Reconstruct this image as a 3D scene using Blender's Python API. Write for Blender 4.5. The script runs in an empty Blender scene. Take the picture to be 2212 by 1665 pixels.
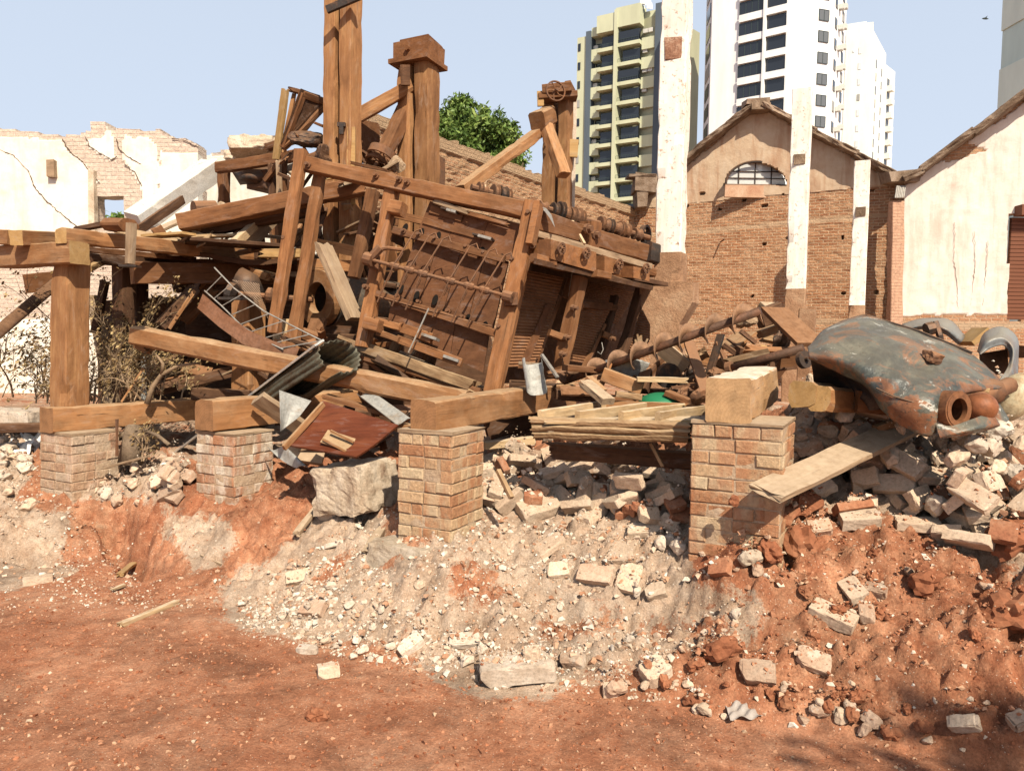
import bpy, math, random
import numpy as np
from mathutils import Vector, Matrix, noise as mnoise
R = math.radians
random.seed(7)
SC = bpy.context.scene
COL = SC.collection
# ---------------------------------------------------------------- camera
F = 1650.0; W, H = 2212.0, 1665.0
CAM = Vector((0, 0, 2.1))
MC = Matrix.Rotation(R(90 - 3.4), 3, 'X') @ Matrix.Rotation(R(0.8), 3, 'Z')
cd = bpy.data.cameras.new('camera'); cam = bpy.data.objects.new('camera', cd); COL.objects.link(cam)
cd.sensor_width = 36; cd.lens = F / W * 36; cd.clip_start = .05; cd.clip_end = 3000
cam.matrix_world = Matrix.Translation(CAM) @ MC.to_4x4()
SC.camera = cam
# ---------------------------------------------------------------- light
AZ, EL = 20.0, 43.0          # sun behind the camera, to the right
sdir = Vector((math.sin(R(AZ)) * math.cos(R(EL)), -math.cos(R(AZ)) * math.cos(R(EL)), math.sin(R(EL))))
sl = bpy.data.lights.new('sun', 'SUN'); sl.energy = 5.0; sl.angle = R(.5); sl.color = (1, .9, .74)
so = bpy.data.objects.new('sun', sl); COL.objects.link(so)
so.rotation_euler = sdir.to_track_quat('Z', 'Y').to_euler()
wd = bpy.data.worlds.new("World"); SC.world = wd; wd.use_nodes = True
nt = wd.node_tree; bg = nt.nodes['Background']
sky = nt.nodes.new('ShaderNodeTexSky'); sky.sky_type = 'NISHITA'; sky.sun_disc = False
sky.sun_elevation = R(EL); sky.sun_rotation = math.atan2(sdir.x, sdir.y)
sky.altitude = 0; sky.air_density = 1.0; sky.dust_density = 3.0; sky.ozone_density = 1.6
# hazy air near the horizon: pale blue-white low down, the clear sky higher up
tc_ = nt.nodes.new('ShaderNodeTexCoord'); sx_ = nt.nodes.new('ShaderNodeSeparateXYZ'); nt.links.new(tc_.outputs['Generated'], sx_.inputs[0])
rp_ = nt.nodes.new('ShaderNodeValToRGB'); nt.links.new(sx_.outputs[2], rp_.inputs[0]); e_ = rp_.color_ramp.elements
e_[0].position = 0.; e_[0].color = (1, 1, 1, 1); e_[1].position = .62; e_[1].color = (0, 0, 0, 1); e_.new(.44).color = (.85, .85, .85, 1)
mx_ = nt.nodes.new('ShaderNodeMixRGB'); nt.links.new(rp_.outputs[0], mx_.inputs[0]); nt.links.new(sky.outputs[0], mx_.inputs[1]); mx_.inputs[2].default_value = (8.9, 10.2, 12.2, 1)
nt.links.new(mx_.outputs[0], bg.inputs[0]); bg.inputs[1].default_value = .06
SC.view_settings.view_transform = 'Standard'; SC.view_settings.look = 'None'
SC.view_settings.exposure = 0.4; SC.view_settings.gamma = 1
SC.render.engine = 'CYCLES'
SC.cycles.max_bounces = 5; SC.cycles.diffuse_bounces = 1; SC.cycles.glossy_bounces = 2
SC.cycles.use_denoising = True

# ---------------------------------------------------------------- geometry helpers
def P(u, v, Y):
    "photo position (2212 px wide) at distance Y along the view -> world point"
    r = MC @ Vector(((u - W / 2) / F, (H / 2 - v) / F, -1))
    return CAM + r * (Y / r.y)
def px(n, Y): return n * Y / F
def fbm(x, y, z=0., o=4, seed=0.):
    "vectorised value noise, about -1..1"
    out = np.zeros(np.broadcast(x, y, z).shape); a = 1.; t = 0.
    x = np.asarray(x, float) + seed * 17.3; y = np.asarray(y, float) + seed * 9.1; z = np.asarray(z, float) + seed * 3.7
    for k in range(o):
        f = 2.03 ** k; X, Y_, Z = np.broadcast_arrays(x * f + k * 5.3, y * f + k * 1.7, z * f + k * 2.9)
        xi, yi, zi = np.floor(X), np.floor(Y_), np.floor(Z); fx, fy, fz = X - xi, Y_ - yi, Z - zi
        fx, fy, fz = [q * q * (3 - 2 * q) for q in (fx, fy, fz)]
        def h(a_, b_, c_):
            s = np.sin(a_ * 127.1 + b_ * 311.7 + c_ * 74.7) * 43758.5453
            return (s - np.floor(s)) * 2 - 1
        v = 0
        for dx in (0, 1):
            for dy in (0, 1):
                for dz in (0, 1):
                    v = v + h(xi + dx, yi + dy, zi + dz) * (fx if dx else 1 - fx) * (fy if dy else 1 - fy) * (fz if dz else 1 - fz)
        out += v * a; t += a; a *= .5
    return out / t * 1.6
def inpoly(X, Y_, poly):
    c = np.zeros(X.shape, bool); n = len(poly)
    for i in range(n):
        x0, y0 = poly[i]; x1, y1 = poly[(i + 1) % n]
        if y0 == y1: continue
        c ^= ((y0 > Y_) != (y1 > Y_)) & (X < (x1 - x0) * (Y_ - y0) / (y1 - y0) + x0)
    return c
def segdist(X, Y_, pts):
    d = np.full(X.shape, 1e9)
    for (ax, ay), (bx, by) in zip(pts[:-1], pts[1:]):
        vx, vy = bx - ax, by - ay; L = vx * vx + vy * vy + 1e-12
        t = np.clip(((X - ax) * vx + (Y_ - ay) * vy) / L, 0, 1)
        d = np.minimum(d, np.hypot(X - ax - t * vx, Y_ - ay - t * vy))
    return d
def mesh(name, verts, faces, mat=None, smooth=False, attrs=None, mi=None):
    me = bpy.data.meshes.new(name); me.from_pydata([tuple(map(float, v)) for v in verts], [], faces)
    for m in (mat if isinstance(mat, (list, tuple)) else [mat]):
        if m: me.materials.append(m)
    if mi is not None: me.polygons.foreach_set('material_index', mi)
    if smooth: me.polygons.foreach_set('use_smooth', [True] * len(me.polygons))
    for k, a in (attrs or {}).items():
        at = me.attributes.new(k, 'FLOAT', 'POINT'); at.data.foreach_set('value', np.asarray(a, np.float32))
    me.update(); return me
def link(name, me, parent=None, M=None):
    o = bpy.data.objects.new(name, me); COL.objects.link(o)
    M = M if M is not None else Matrix.Identity(4)
    if parent is not None:
        o.parent = parent; M = WM[parent.name].inverted() @ M
        o.matrix_basis = M; WM[o.name] = WM[parent.name] @ M
    else:
        o.matrix_basis = M; WM[o.name] = M.copy()
    return o
WM = {}
def reparent(o, root):
    M = WM[o.name]; o.parent = root; o.matrix_basis = WM[root.name].inverted() @ M
def tag(o, label=None, cat=None, group=None, kind=None):
    if label: o['label'] = label
    if cat: o['category'] = cat
    if group: o['group'] = group
    if kind: o['kind'] = kind
    return o
def empty(name, loc, label, cat, group=None):
    o = bpy.data.objects.new(name, None); COL.objects.link(o); o.empty_display_size = .1
    o.matrix_basis = Matrix.Translation(Vector(loc)); WM[o.name] = o.matrix_basis.copy()
    return tag(o, label, cat, group)
class MB:
    "collects boxes, bars, tubes into one mesh"
    def __init__(s): s.v = []; s.f = []; s.t = []; s.m = []
    def add(s, vs, fs, tone=0., m=0):
        n = len(s.v); s.v += [Vector(v) for v in vs]; s.f += [[i + n for i in f] for f in fs]
        s.t += [tone] * len(vs); s.m += [m] * len(fs)
    def box(s, c, d, M=None, tone=0., m=0, j=0.):
        vs = [Vector((c[0] + sx * d[0] / 2 + random.uniform(-j, j), c[1] + sy * d[1] / 2 + random.uniform(-j, j), c[2] + sz * d[2] / 2 + random.uniform(-j, j)))
              for sx in (-1, 1) for sy in (-1, 1) for sz in (-1, 1)]
        if M is not None: vs = [M @ v for v in vs]
        s.add(vs, [(0, 1, 3, 2), (4, 6, 7, 5), (0, 4, 5, 1), (2, 3, 7, 6), (0, 2, 6, 4), (1, 5, 7, 3)], tone, m)
    def bar(s, p0, p1, w, h, up=None, tone=0., m=0, j=0., ch=0.):
        M, L = frame(p0, p1, up)
        v, f = beam_geo(L, w, h, max(2, int(L / .4)), ch or min(w, h) * .07, j, random.randint(0, 9999))
        s.add([M @ q for q in v], f, tone, m)
    def tube(s, pts, r, n=8, tone=0., m=0, cap=True, r1=None):
        pts = [Vector(p) for p in pts]; rings = []; T = (pts[1] - pts[0]).normalized()
        N = T.orthogonal().normalized()
        for i, p in enumerate(pts):
            t = (pts[min(i + 1, len(pts) - 1)] - pts[max(i - 1, 0)]).normalized()
            N = (N - t * N.dot(t)).normalized(); B = t.cross(N)
            rr = r if r1 is None else r + (r1 - r) * i / (len(pts) - 1)
            if isinstance(r, (list, tuple)): rr = r[i]
            rings.append([p + (N * math.cos(a) + B * math.sin(a)) * rr for a in [2 * math.pi * k / n for k in range(n)]])
        vs = [q for ring in rings for q in ring]; fs = []
        for i in range(len(pts) - 1):
            for k in range(n): fs.append((i * n + k, i * n + (k + 1) % n, (i + 1) * n + (k + 1) % n, (i + 1) * n + k))
        if cap: fs += [list(range(n))[::-1], [(len(pts) - 1) * n + k for k in range(n)]]
        s.add(vs, fs, tone, m)
    def quad(s, a, b, c, d, th=0., tone=0., m=0):
        a, b, c, d = map(Vector, (a, b, c, d))
        if not th: s.add([a, b, c, d], [(0, 1, 2, 3)], tone, m); return
        n = (b - a).cross(d - a).normalized() * th
        s.add([a, b, c, d, a + n, b + n, c + n, d + n], [(3, 2, 1, 0), (4, 5, 6, 7), (0, 1, 5, 4), (1, 2, 6, 5), (2, 3, 7, 6), (3, 0, 4, 7)], tone, m)
    def build(s, name, mat, parent=None, M=None, smooth=False):
        me = mesh(name, s.v, s.f, mat, smooth, {'tone': s.t}, s.m)
        if M is None and parent is None and s.v:      # give it a sensible origin
            c = sum(s.v, Vector()) / len(s.v); me.transform(Matrix.Translation(-c)); M = Matrix.Translation(c)
        return link(name, me, parent, M)
def frame(p0, p1, up=None):
    p0, p1 = Vector(p0), Vector(p1); X = (p1 - p0); L = X.length; X.normalize()
    up = Vector(up) if up is not None else Vector((0, 0, 1))
    if abs(X.dot(up.normalized())) > .98: up = Vector((.42, .91, 0))
    Z = (up - X * up.dot(X)).normalized(); Y = Z.cross(X)
    M = Matrix(((X.x, Y.x, Z.x, 0), (X.y, Y.y, Z.y, 0), (X.z, Y.z, Z.z, 0), (0, 0, 0, 1)))
    return Matrix.Translation((p0 + p1) / 2) @ M, L
def beam_geo(L, w, h, n=8, ch=.01, j=.002, seed=0, broken=0, split=.0, bow=0.):
    "chamfered, slightly worn timber along X; broken: bit 1 = start end, bit 2 = far end splintered"
    rnd = random.Random(seed); prof = []
    hw, hh = w / 2, h / 2
    side = []
    k = 1 if w < .04 and h < .04 else 3
    def edge(ax, ay, bx, by):
        for i in range(k): t = i / k; prof.append((ax + (bx - ax) * t, ay + (by - ay) * t))
    cs = [(-hw + ch, -hh), (hw - ch, -hh), (hw, -hh + ch), (hw, hh - ch), (hw - ch, hh), (-hw + ch, hh), (-hw, hh - ch), (-hw, -hh + ch)]
    for i in range(8):
        a, b = cs[i], cs[(i + 1) % 8]
        if i % 2 == 0: edge(*a, *b)
        else: prof.append(a)
    m = len(prof); V = []; ofs = rnd.uniform(0, 99)
    xs = [-L / 2 + L * i / n for i in range(n + 1)]
    for i, x in enumerate(xs):
        b = bow * (1 - (2 * x / L) ** 2)
        for q, (a, c) in enumerate(prof):
            dx = 0
            if (i == 0 and broken & 1) or (i == n and broken & 2):
                s = rnd.uniform(0, 1) ** 1.6 * min(w, h) * 1.3; dx = s if i == 0 else -s
            nn = mnoise.noise(Vector((x * 3 + ofs, a * 14, c * 14))) * j * 2.2 + rnd.uniform(-j, j) * .35
            l = math.hypot(a, c) or 1
            corner = max(0., abs(a) / hw + abs(c) / hh - 1.3) / .7
            nn -= corner * max(0., mnoise.noise(Vector((x * 4 + ofs, a * 9, c * 9))) - .12) * min(w, h) * .28 * (1 if j > .0025 else 0)
            V.append(Vector((x + dx, a + a / l * nn, c + c / l * nn + b + mnoise.noise(Vector((x * .5 + ofs, 3, 1))) * j * 2)))
    fs = []
    for i in range(n):
        for q in range(m): fs.append((i * m + q, i * m + (q + 1) % m, (i + 1) * m + (q + 1) % m, (i + 1) * m + q))
    for i, sgn, bit in ((0, 1, 1), (n, -1, 2)):
        if broken & bit:
            V.append(Vector((xs[i] + sgn * min(w, h) * rnd.uniform(.2, 1.), 0, 0))); c = len(V) - 1
            for q in range(m):
                t = (i * m + q, i * m + (q + 1) % m, c); fs.append(t[::-1] if i == 0 else t)
        else:
            r = [i * m + q for q in range(m)]; fs.append(r[::-1] if i == 0 else r)
    return V, fs
_bs = [100]
def beam(name, p0, p1, w, h, mat, label=None, cat=None, group=None, parent=None, up=None, j=.0045, ch=None, broken=0, bow=0., endmat=None):
    _bs[0] += 1
    M, L = frame(p0, p1, up)
    v, f = beam_geo(L, w, h, max(4, int(L / .09)), ch if ch is not None else min(w, h) * .05, j, _bs[0], broken, bow=bow)
    mi = [0] * len(f)
    if endmat:
        for i, q in enumerate(f):
            if len(q) > 4 or len(q) == 3: mi[i] = 1
    me = mesh(name, v, f, [mat, endmat] if endmat else mat, mi=mi)
    o = link(name, me, parent, M)
    return tag(o, label, cat, group)
def sheet_geo(corners, nu, nv, th, fn=None):
    "bent sheet between 4 corners (a b c d); fn(s,t)->offset along normal"
    a, b, c, d = map(Vector, corners); N = (b - a).cross(d - a).normalized(); top = []; bot = []
    for i in range(nu + 1):
        for k in range(nv + 1):
            s, t = i / nu, k / nv
            p = (a * (1 - s) + b * s) * (1 - t) + (d * (1 - s) + c * s) * t
            q = p + N * (fn(s, t) if fn else 0); top.append(q); bot.append(q - N * th)
    n = len(top); fs = []; id_ = lambda i, k: i * (nv + 1) + k
    for i in range(nu):
        for k in range(nv):
            fs.append((id_(i, k), id_(i + 1, k), id_(i + 1, k + 1), id_(i, k + 1)))
            fs.append(tuple(n + q for q in (id_(i, k + 1), id_(i + 1, k + 1), id_(i + 1, k), id_(i, k))))
    rim = [(id_(i, 0), id_(i + 1, 0)) for i in range(nu)] + [(id_(nu, k), id_(nu, k + 1)) for k in range(nv)] + \
          [(id_(i + 1, nv), id_(i, nv)) for i in range(nu)] + [(id_(0, k + 1), id_(0, k)) for k in range(nv)]
    fs += [(q, p, n + p, n + q) for p, q in rim]
    return top + bot, fs
def sheet(name, corners, th, mat, label=None, cat=None, group=None, parent=None, nu=10, nv=10, fn=None, smooth=False):
    v, f = sheet_geo(corners, nu, nv, th, fn)
    c = sum(v, Vector()) / len(v); me = mesh(name, [q - c for q in v], f, mat, smooth)
    return tag(link(name, me, parent, Matrix.Translation(c)), label, cat, group)
# ---------------------------------------------------------------- materials
class NT:
    def __init__(s, name, rough=.8, metal=0.):
        s.mat = bpy.data.materials.new(name); s.mat.use_nodes = True; s.t = s.mat.node_tree
        s.b = s.t.nodes['Principled BSDF']; s.b.inputs['Roughness'].default_value = rough; s.b.inputs['Metallic'].default_value = metal
        s.b.inputs['Specular IOR Level'].default_value = .25
    def n(s, typ, **kw):
        q = s.t.nodes.new('ShaderNode' + typ)
        for k, v in kw.items():
            if k.startswith('i_'):
                key = k[2:]; key = int(key) if key.isdigit() else key.replace('_', ' ')
                if isinstance(v, bpy.types.NodeSocket): s.t.links.new(v, q.inputs[key])
                else: q.inputs[key].default_value = v
            else: setattr(q, k, v)
        return q
    def L(s, a, b): s.t.links.new(a, b)
    def obj(s): return s.n('TexCoord').outputs['Object']
    def pos(s): return s.n('NewGeometry').outputs['Position']
    def map(s, vec, sc=(1, 1, 1), loc=None):
        m = s.n('Mapping', i_Vector=vec); m.inputs['Scale'].default_value = sc
        if loc is not None:
            if isinstance(loc, bpy.types.NodeSocket): s.L(loc, m.inputs['Location'])
            else: m.inputs['Location'].default_value = loc
        return m.outputs[0]
    def noise(s, vec, scale=5., detail=5., rough=.6, dist=0.):
        return s.n('TexNoise', i_Vector=vec, i_Scale=scale, i_Detail=detail, i_Roughness=rough, i_Distortion=dist).outputs['Fac']
    def ramp(s, fac, stops, interp='LINEAR'):
        r = s.n('ValToRGB', i_Fac=fac); r.color_ramp.interpolation = interp; e = r.color_ramp.elements
        while len(e) < len(stops): e.new(.5)
        for k, (p, c) in enumerate(stops):
            e[k].position = p; e[k].color = (*c, 1) if not isinstance(c, (int, float)) else (c, c, c, 1)
        return r.outputs[0]
    def mix(s, fac, a, b, mode='MIX'):
        m = s.n('MixRGB', blend_type=mode)
        for i, x in enumerate((fac, a, b)):
            if isinstance(x, bpy.types.NodeSocket): s.L(x, m.inputs[i])
            elif i == 0: m.inputs[0].default_value = x
            else: m.inputs[i].default_value = (*x, 1) if not isinstance(x, (int, float)) else (x, x, x, 1)
        return m.outputs[0]
    def math(s, op, a, b=0., clamp=False):
        m = s.n('Math', operation=op, use_clamp=clamp)
        for i, x in enumerate((a, b)):
            if isinstance(x, bpy.types.NodeSocket): s.L(x, m.inputs[i])
            else: m.inputs[i].default_value = x
        return m.outputs[0]
    def attr(s, name): return s.n('Attribute', attribute_name=name).outputs['Fac']
    def rnd(s): return s.n('ObjectInfo').outputs['Random']
    def col(s, c):
        if isinstance(c, bpy.types.NodeSocket): s.L(c, s.b.inputs['Base Color'])
        else: s.b.inputs['Base Color'].default_value = (*c, 1)
        return s
    def bump(s, h, dist=.01, strength=1.):
        b = s.n('Bump', i_Height=h, i_Distance=dist, i_Strength=strength); s.L(b.outputs[0], s.b.inputs['Normal']); return s
def hx(h):
    c = [int(h[i:i + 2], 16) / 255 for i in (0, 2, 4)]
    return tuple(x / 12.92 if x < .04045 else ((x + .055) / 1.055) ** 2.4 for x in c)
def wood(name, dark, mid, light, dust=None, dusta=.3, rough=.85, crack=.75):
    m = NT(name, rough); o = m.obj(); rd = m.rnd()
    sh = m.n('CombineXYZ', i_0=m.math('MULTIPLY', rd, 37.), i_1=m.math('MULTIPLY', rd, 11.), i_2=m.math('MULTIPLY', rd, 5.)).outputs[0]
    g = m.map(o, (2.2, 46, 46), sh); g2 = m.map(o, (3.5, 150, 150), sh); g3 = m.map(o, (1.5, 5, 5), sh)
    n1 = m.noise(g, 1., 6, .62, .6); n2 = m.noise(g2, 1., 3, .6); n3 = m.noise(g3, 1.6, 4, .6, .5)
    c = m.ramp(m.math('ADD', m.math('MULTIPLY', n1, .38), m.math('MULTIPLY', n3, .62)), [(.26, dark), (.5, mid), (.76, light)])
    c = m.mix(m.math('MULTIPLY', m.ramp(n2, [(.3, 1.), (.45, 0.)]), .35), c, dark)
    cr = m.ramp(m.noise(m.map(o, (1.2, 60, 60), sh), 1.2, 2, .5, .3), [(.27, 1.), (.3, 0.)])
    c = m.mix(m.math('MULTIPLY', cr, crack), c, tuple(x * .25 for x in dark))
    v = m.ramp(rd, [(0., .7), (1., 1.15)])
    c = m.mix(1., c, v, 'MULTIPLY')
    bl = m.noise(m.map(o, (1.2, 4, 4), sh), 2.4, 7, .72, .7); c = m.mix(m.math('MULTIPLY', m.ramp(bl, [(.52, 0.), (.68, 1.)]), .55), c, tuple(x * .45 for x in mid)); c = m.mix(m.math('MULTIPLY', m.ramp(bl, [(.32, 1.), (.46, 0.)]), .45), c, tuple(x * .5 + .12 for x in light))
    if dust:   # settled red or pale dust on faces that look up, plus smears
        nz = m.n('SeparateXYZ', i_0=m.n('NewGeometry').outputs['Normal']).outputs[2]
        up = m.ramp(nz, [(.35, 0.), (.9, 1.)]); sm = m.ramp(m.noise(m.pos(), 3.2, 6, .65), [(.42, 0.), (.7, 1.)])
        d = m.math('ADD', m.math('MULTIPLY', up, .75), m.math('MULTIPLY', sm, dusta), True)
        d = m.math('MULTIPLY', d, m.ramp(m.noise(m.pos(), 14, 5, .7), [(.3, .35), (.6, 1.)]))
        c = m.mix(d, c, dust)
    m.col(c); hgt = m.math('ADD', m.math('MULTIPLY', n1, .5), m.math('MULTIPLY', n2, .3))
    hgt = m.math('SUBTRACT', hgt, m.math('MULTIPLY', cr, .6)); m.bump(hgt, .006, .8)
    return m.mat
def stony(name, stops, scale=3., dist=.02, rough=.95, extra=None, bumpscale=30.):
    m = NT(name, rough); p = m.obj(); rd = m.rnd()
    sh = m.n('CombineXYZ', i_0=m.math('MULTIPLY', rd, 31.), i_1=m.math('MULTIPLY', rd, 17.), i_2=rd).outputs[0]
    q = m.map(p, (1, 1, 1), sh)
    c = m.ramp(m.noise(q, scale, 7, .65, .4), stops)
    sp = m.ramp(m.noise(q, 60, 3, .7), [(.3, .72), (.55, 1.05)]); c = m.mix(1., c, sp, 'MULTIPLY')
    if extra: c = m.mix(m.ramp(m.noise(q, extra[1], 6, .7), [(extra[2], 0.), (extra[2] + .08, 1.)]), c, extra[0])
    c = m.mix(1., c, m.ramp(rd, [(0., .8), (1., 1.15)]), 'MULTIPLY')
    m.col(c); m.bump(m.math('ADD', m.noise(q, bumpscale, 8, .75), m.math('MULTIPLY', m.noise(q, bumpscale * .25, 4, .6), 1.5)), dist, .55)
    return m.mat
def rusty(name, base, rust, amount=.5, metal=.3, rough=.6, dust=None):
    m = NT(name, rough, metal); q = m.map(m.obj(), (1, 1, 1), None)
    n = m.noise(q, 6, 8, .7, .5); r = m.ramp(n, [(amount - .12, 0.), (amount + .06, 1.)])
    c = m.mix(r, rust, base); c = m.mix(1., c, m.ramp(m.noise(q, 25, 5, .7), [(.25, .6), (.6, 1.1)]), 'MULTIPLY')
    if dust:
        nz = m.n('SeparateXYZ', i_0=m.n('NewGeometry').outputs['Normal']).outputs[2]
        c = m.mix(m.math('MULTIPLY', m.ramp(nz, [(.1, 0.), (.9, 1.)]), .7), c, dust)
    m.col(c); m.bump(m.noise(q, 40, 6, .7), .004, .7)
    return m.mat
REDDUST = (.33, .155, .07); PALEDUST = (.62, .52, .4)
M_red = wood('machine_wood', (.065, .026, .011), (.165, .069, .027), (.27, .122, .05), (.31, .165, .085), .3)
M_tan = wood('timber_wood', (.15, .066, .026), (.315, .145, .057), (.44, .222, .096), (.44, .3, .175), .35)
M_mach = wood('frame_wood', (.1, .042, .017), (.25, .105, .04), (.38, .175, .07), (.35, .2, .105), .3)
M_post = wood('post_wood', (.16, .07, .028), (.335, .158, .064), (.5, .28, .122), (.4, .22, .115), .2)
M_pale = wood('pale_wood', (.26, .15, .07), (.47, .32, .17), (.6, .44, .26), (.66, .52, .36), .25)
M_block = wood('block_wood', (.3, .16, .07), (.44, .25, .115), (.54, .34, .17), (.78, .7, .58), .15)
M_yel = wood('fresh_wood', (.26, .145, .05), (.4, .24, .095), (.5, .33, .15), (.42, .28, .14), .3)
def endgrain(name, dark, mid, light):
    m = NT(name, .85); o = m.obj(); sx = m.n('SeparateXYZ', i_0=o)
    oy = m.math('ADD', sx.outputs[1], .11); oz = m.math('ADD', sx.outputs[2], .13); rr = m.math('SQRT', m.math('ADD', m.math('MULTIPLY', oy, oy), m.math('MULTIPLY', oz, oz)))
    rr = m.math('ADD', rr, m.math('MULTIPLY', m.noise(o, 14, 4, .6), .02)); g = m.math('FRACT', m.math('MULTIPLY', rr, 42.)); c = m.ramp(g, [(.0, dark), (.25, mid), (.8, light), (1., mid)])
    c = m.mix(.8, c, mid); an = m.math('ARCTAN2', oz, oy); ck = m.noise(m.n('CombineXYZ', i_0=m.math('MULTIPLY', an, 26.), i_1=m.math('MULTIPLY', rr, 6.), i_2=0.).outputs[0], 1., 3, .6)
    k = m.ramp(ck, [(.27, 1.), (.33, 0.)]); c = m.mix(m.math('MULTIPLY', k, .85), c, tuple(q * .2 for q in dark)); c = m.mix(1., c, m.ramp(m.noise(o, 9, 6, .7), [(.3, .7), (.6, 1.12)]), 'MULTIPLY')
    m.col(c); m.bump(m.math('SUBTRACT', m.noise(o, 60, 4, .7), k), .005, .7); return m.mat
M_endt = endgrain('end_grain', (.13, .06, .025), (.27, .135, .06), (.36, .2, .095)); M_endb = endgrain('pale_end_grain', (.24, .14, .065), (.42, .26, .13), (.52, .35, .19))
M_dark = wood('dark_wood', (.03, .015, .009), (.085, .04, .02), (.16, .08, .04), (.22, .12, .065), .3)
M_grey = wood('weathered_wood', (.14, .09, .055), (.3, .2, .12), (.44, .32, .2), (.5, .38, .26), .3, crack=.8)
M_rot = wood('rotten_wood', (.07, .035, .018), (.24, .14, .07), (.46, .31, .17), (.44, .31, .18), .3, crack=1.)
M_rust = rusty('rusted_iron', (.14, .075, .045), (.2, .09, .042), .5, .15, .8, (.36, .19, .1))
M_iron = rusty('dark_iron', (.05, .04, .035), (.16, .08, .045), .45, .4, .55, (.28, .16, .09))
M_steel = rusty('dull_steel', (.3, .28, .25), (.22, .14, .085), .42, .3, .6)
M_galv = rusty('grey_sheet', (.36, .35, .32), (.28, .2, .13), .4, .2, .6)
M_black = NT('dark_void', .95).col((.01, .007, .005)).mat
M_brick = stony('loose_brick', [(.25, (.36, .21, .135)), (.45, (.45, .3, .205)), (.7, (.55, .42, .31))], 5., .008, extra=((.55, .45, .35), 7, .56))
M_brickr = stony('red_brick', [(.25, (.28, .095, .05)), (.5, (.36, .16, .085)), (.75, (.48, .3, .2))], 6., .006, extra=((.7, .58, .46), 6, .6))
M_brickp = stony('pale_brick', [(.25, (.44, .31, .21)), (.5, (.56, .42, .3)), (.75, (.66, .54, .415))], 4., .006)
M_stone = stony('pale_rubble', [(.25, (.45, .345, .25)), (.5, (.6, .49, .385)), (.75, (.7, .62, .52))], 6., .005)
M_clod = stony('red_clod', [(.25, (.16, .052, .025)), (.5, (.29, .11, .053)), (.75, (.4, .2, .11))], 6., .012)
M_conc = stony('rough_concrete', [(.3, (.26, .17, .11)), (.45, (.45, .35, .25)), (.6, (.56, .46, .35)), (.75, (.66, .58, .48))], 5., .012)
# ================================================================ GROUND
FOOT = [(-700, 1270), (-300, 1280), (0, 1285), (150, 1290), (300, 1310), (430, 1330), (600, 1385), (780, 1430), (930, 1470), (1080, 1480),
        (1280, 1500), (1480, 1530), (1640, 1570), (1850, 1600), (2050, 1640), (2212, 1690), (2500, 1760), (3000, 1800)]
CP = []
for u, v in FOOT:
    d = MC @ Vector(((u - W / 2) / F, (H / 2 - v) / F, -1)); t = -CAM.z / d.z; p = CAM + d * t
    CP += [(p.x, p.y, 0), (p.x * .9, p.y - .5, 0), (p.x * .7, p.y - 1.3, 0)]
for u, v, Y in [(-700, 1080, 7.4), (-700, 930, 9), (-300, 1080, 7.4), (-300, 930, 9), (0, 1215, 6.75), (0, 1150, 7.0), (0, 1080, 7.5), (0, 960, 8.5), (0, 890, 11),
                (150, 1235, 6.7), (150, 1115, 7.35), (150, 1000, 8.3), (255, 1035, 7.9), (240, 1095, 7.5), (250, 1150, 7.35), (290, 1235, 6.95), (250, 1265, 6.5),
                (330, 1090, 7.3), (360, 1030, 7.7), (340, 1190, 6.8), (430, 1112, 6.95), (430, 1190, 6.65), (430, 1265, 6.15), (560, 1060, 7.3), (640, 1035, 7.4),
                (560, 1150, 6.7), (600, 1210, 6.3), (560, 1300, 5.85), (700, 1060, 7.2), (760, 1110, 6.75), (740, 1200, 6.15), (740, 1300, 5.6), (740, 1380, 5.2),
                (900, 1178, 5.85), (900, 1235, 5.5), (900, 1330, 5.15), (900, 1410, 4.9), (1060, 1110, 6.3), (1080, 1200, 5.75), (1080, 1310, 5.25), (1060, 1400, 4.9),
                (1280, 1120, 6.1), (1280, 1200, 5.65), (1280, 1290, 5.3), (1260, 1335, 5.15), (1270, 1390, 4.82), (1280, 1060, 6.6), (1280, 980, 7.3), (1100, 1000, 7.4),
                (1460, 1165, 5.55), (1480, 1270, 5.1), (1480, 1340, 4.95), (1480, 1390, 4.68), (1450, 1040, 6.6), (1585, 1185, 5.05), (1640, 1210, 4.95), (1640, 1310, 4.7), (1640, 1400, 4.5), (1640, 1490, 4.28),
                (1750, 960, 6.9), (1750, 1060, 5.9), (1720, 1140, 5.4), (1780, 1210, 5.05), (1800, 1310, 4.72), (1800, 1410, 4.42), (1840, 1510, 4.18),
                (2000, 930, 6.5), (2000, 1050, 5.75), (2000, 1180, 5.05), (2000, 1300, 4.6), (2000, 1420, 4.2), (2040, 1540, 3.95),
                (2212, 900, 6.6), (2212, 1050, 5.6), (2212, 1200, 4.85), (2212, 1350, 4.25), (2212, 1480, 3.85), (2212, 1590, 3.62),
                (2600, 1050, 5.4), (2600, 1300, 4.3), (2600, 1550, 3.5), (700, 1000, 8.2), (450, 1000, 8.4), (1100, 940, 8.6), (1700, 900, 8), (2212, 850, 8)]:
    CP.append(tuple(P(u, v, Y)))
for x in (-14, -9, -5, -1, 3, 7, 12):
    CP += [(x, 10.5, 1.0), (x, 14, 1.0)]
CP = np.array(CP); _n = len(CP)
def _tps(d2): return d2 * np.log(np.sqrt(d2) + 1e-9)
_K = _tps(((CP[:, None, :2] - CP[None, :, :2]) ** 2).sum(-1)) + np.eye(_n) * .012
_A = np.zeros((_n + 3, _n + 3)); _A[:_n, :_n] = _K; _A[:_n, _n] = 1; _A[:_n, _n + 1:] = CP[:, :2]; _A[_n, :_n] = 1; _A[_n + 1:, :_n] = CP[:, :2].T
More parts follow.
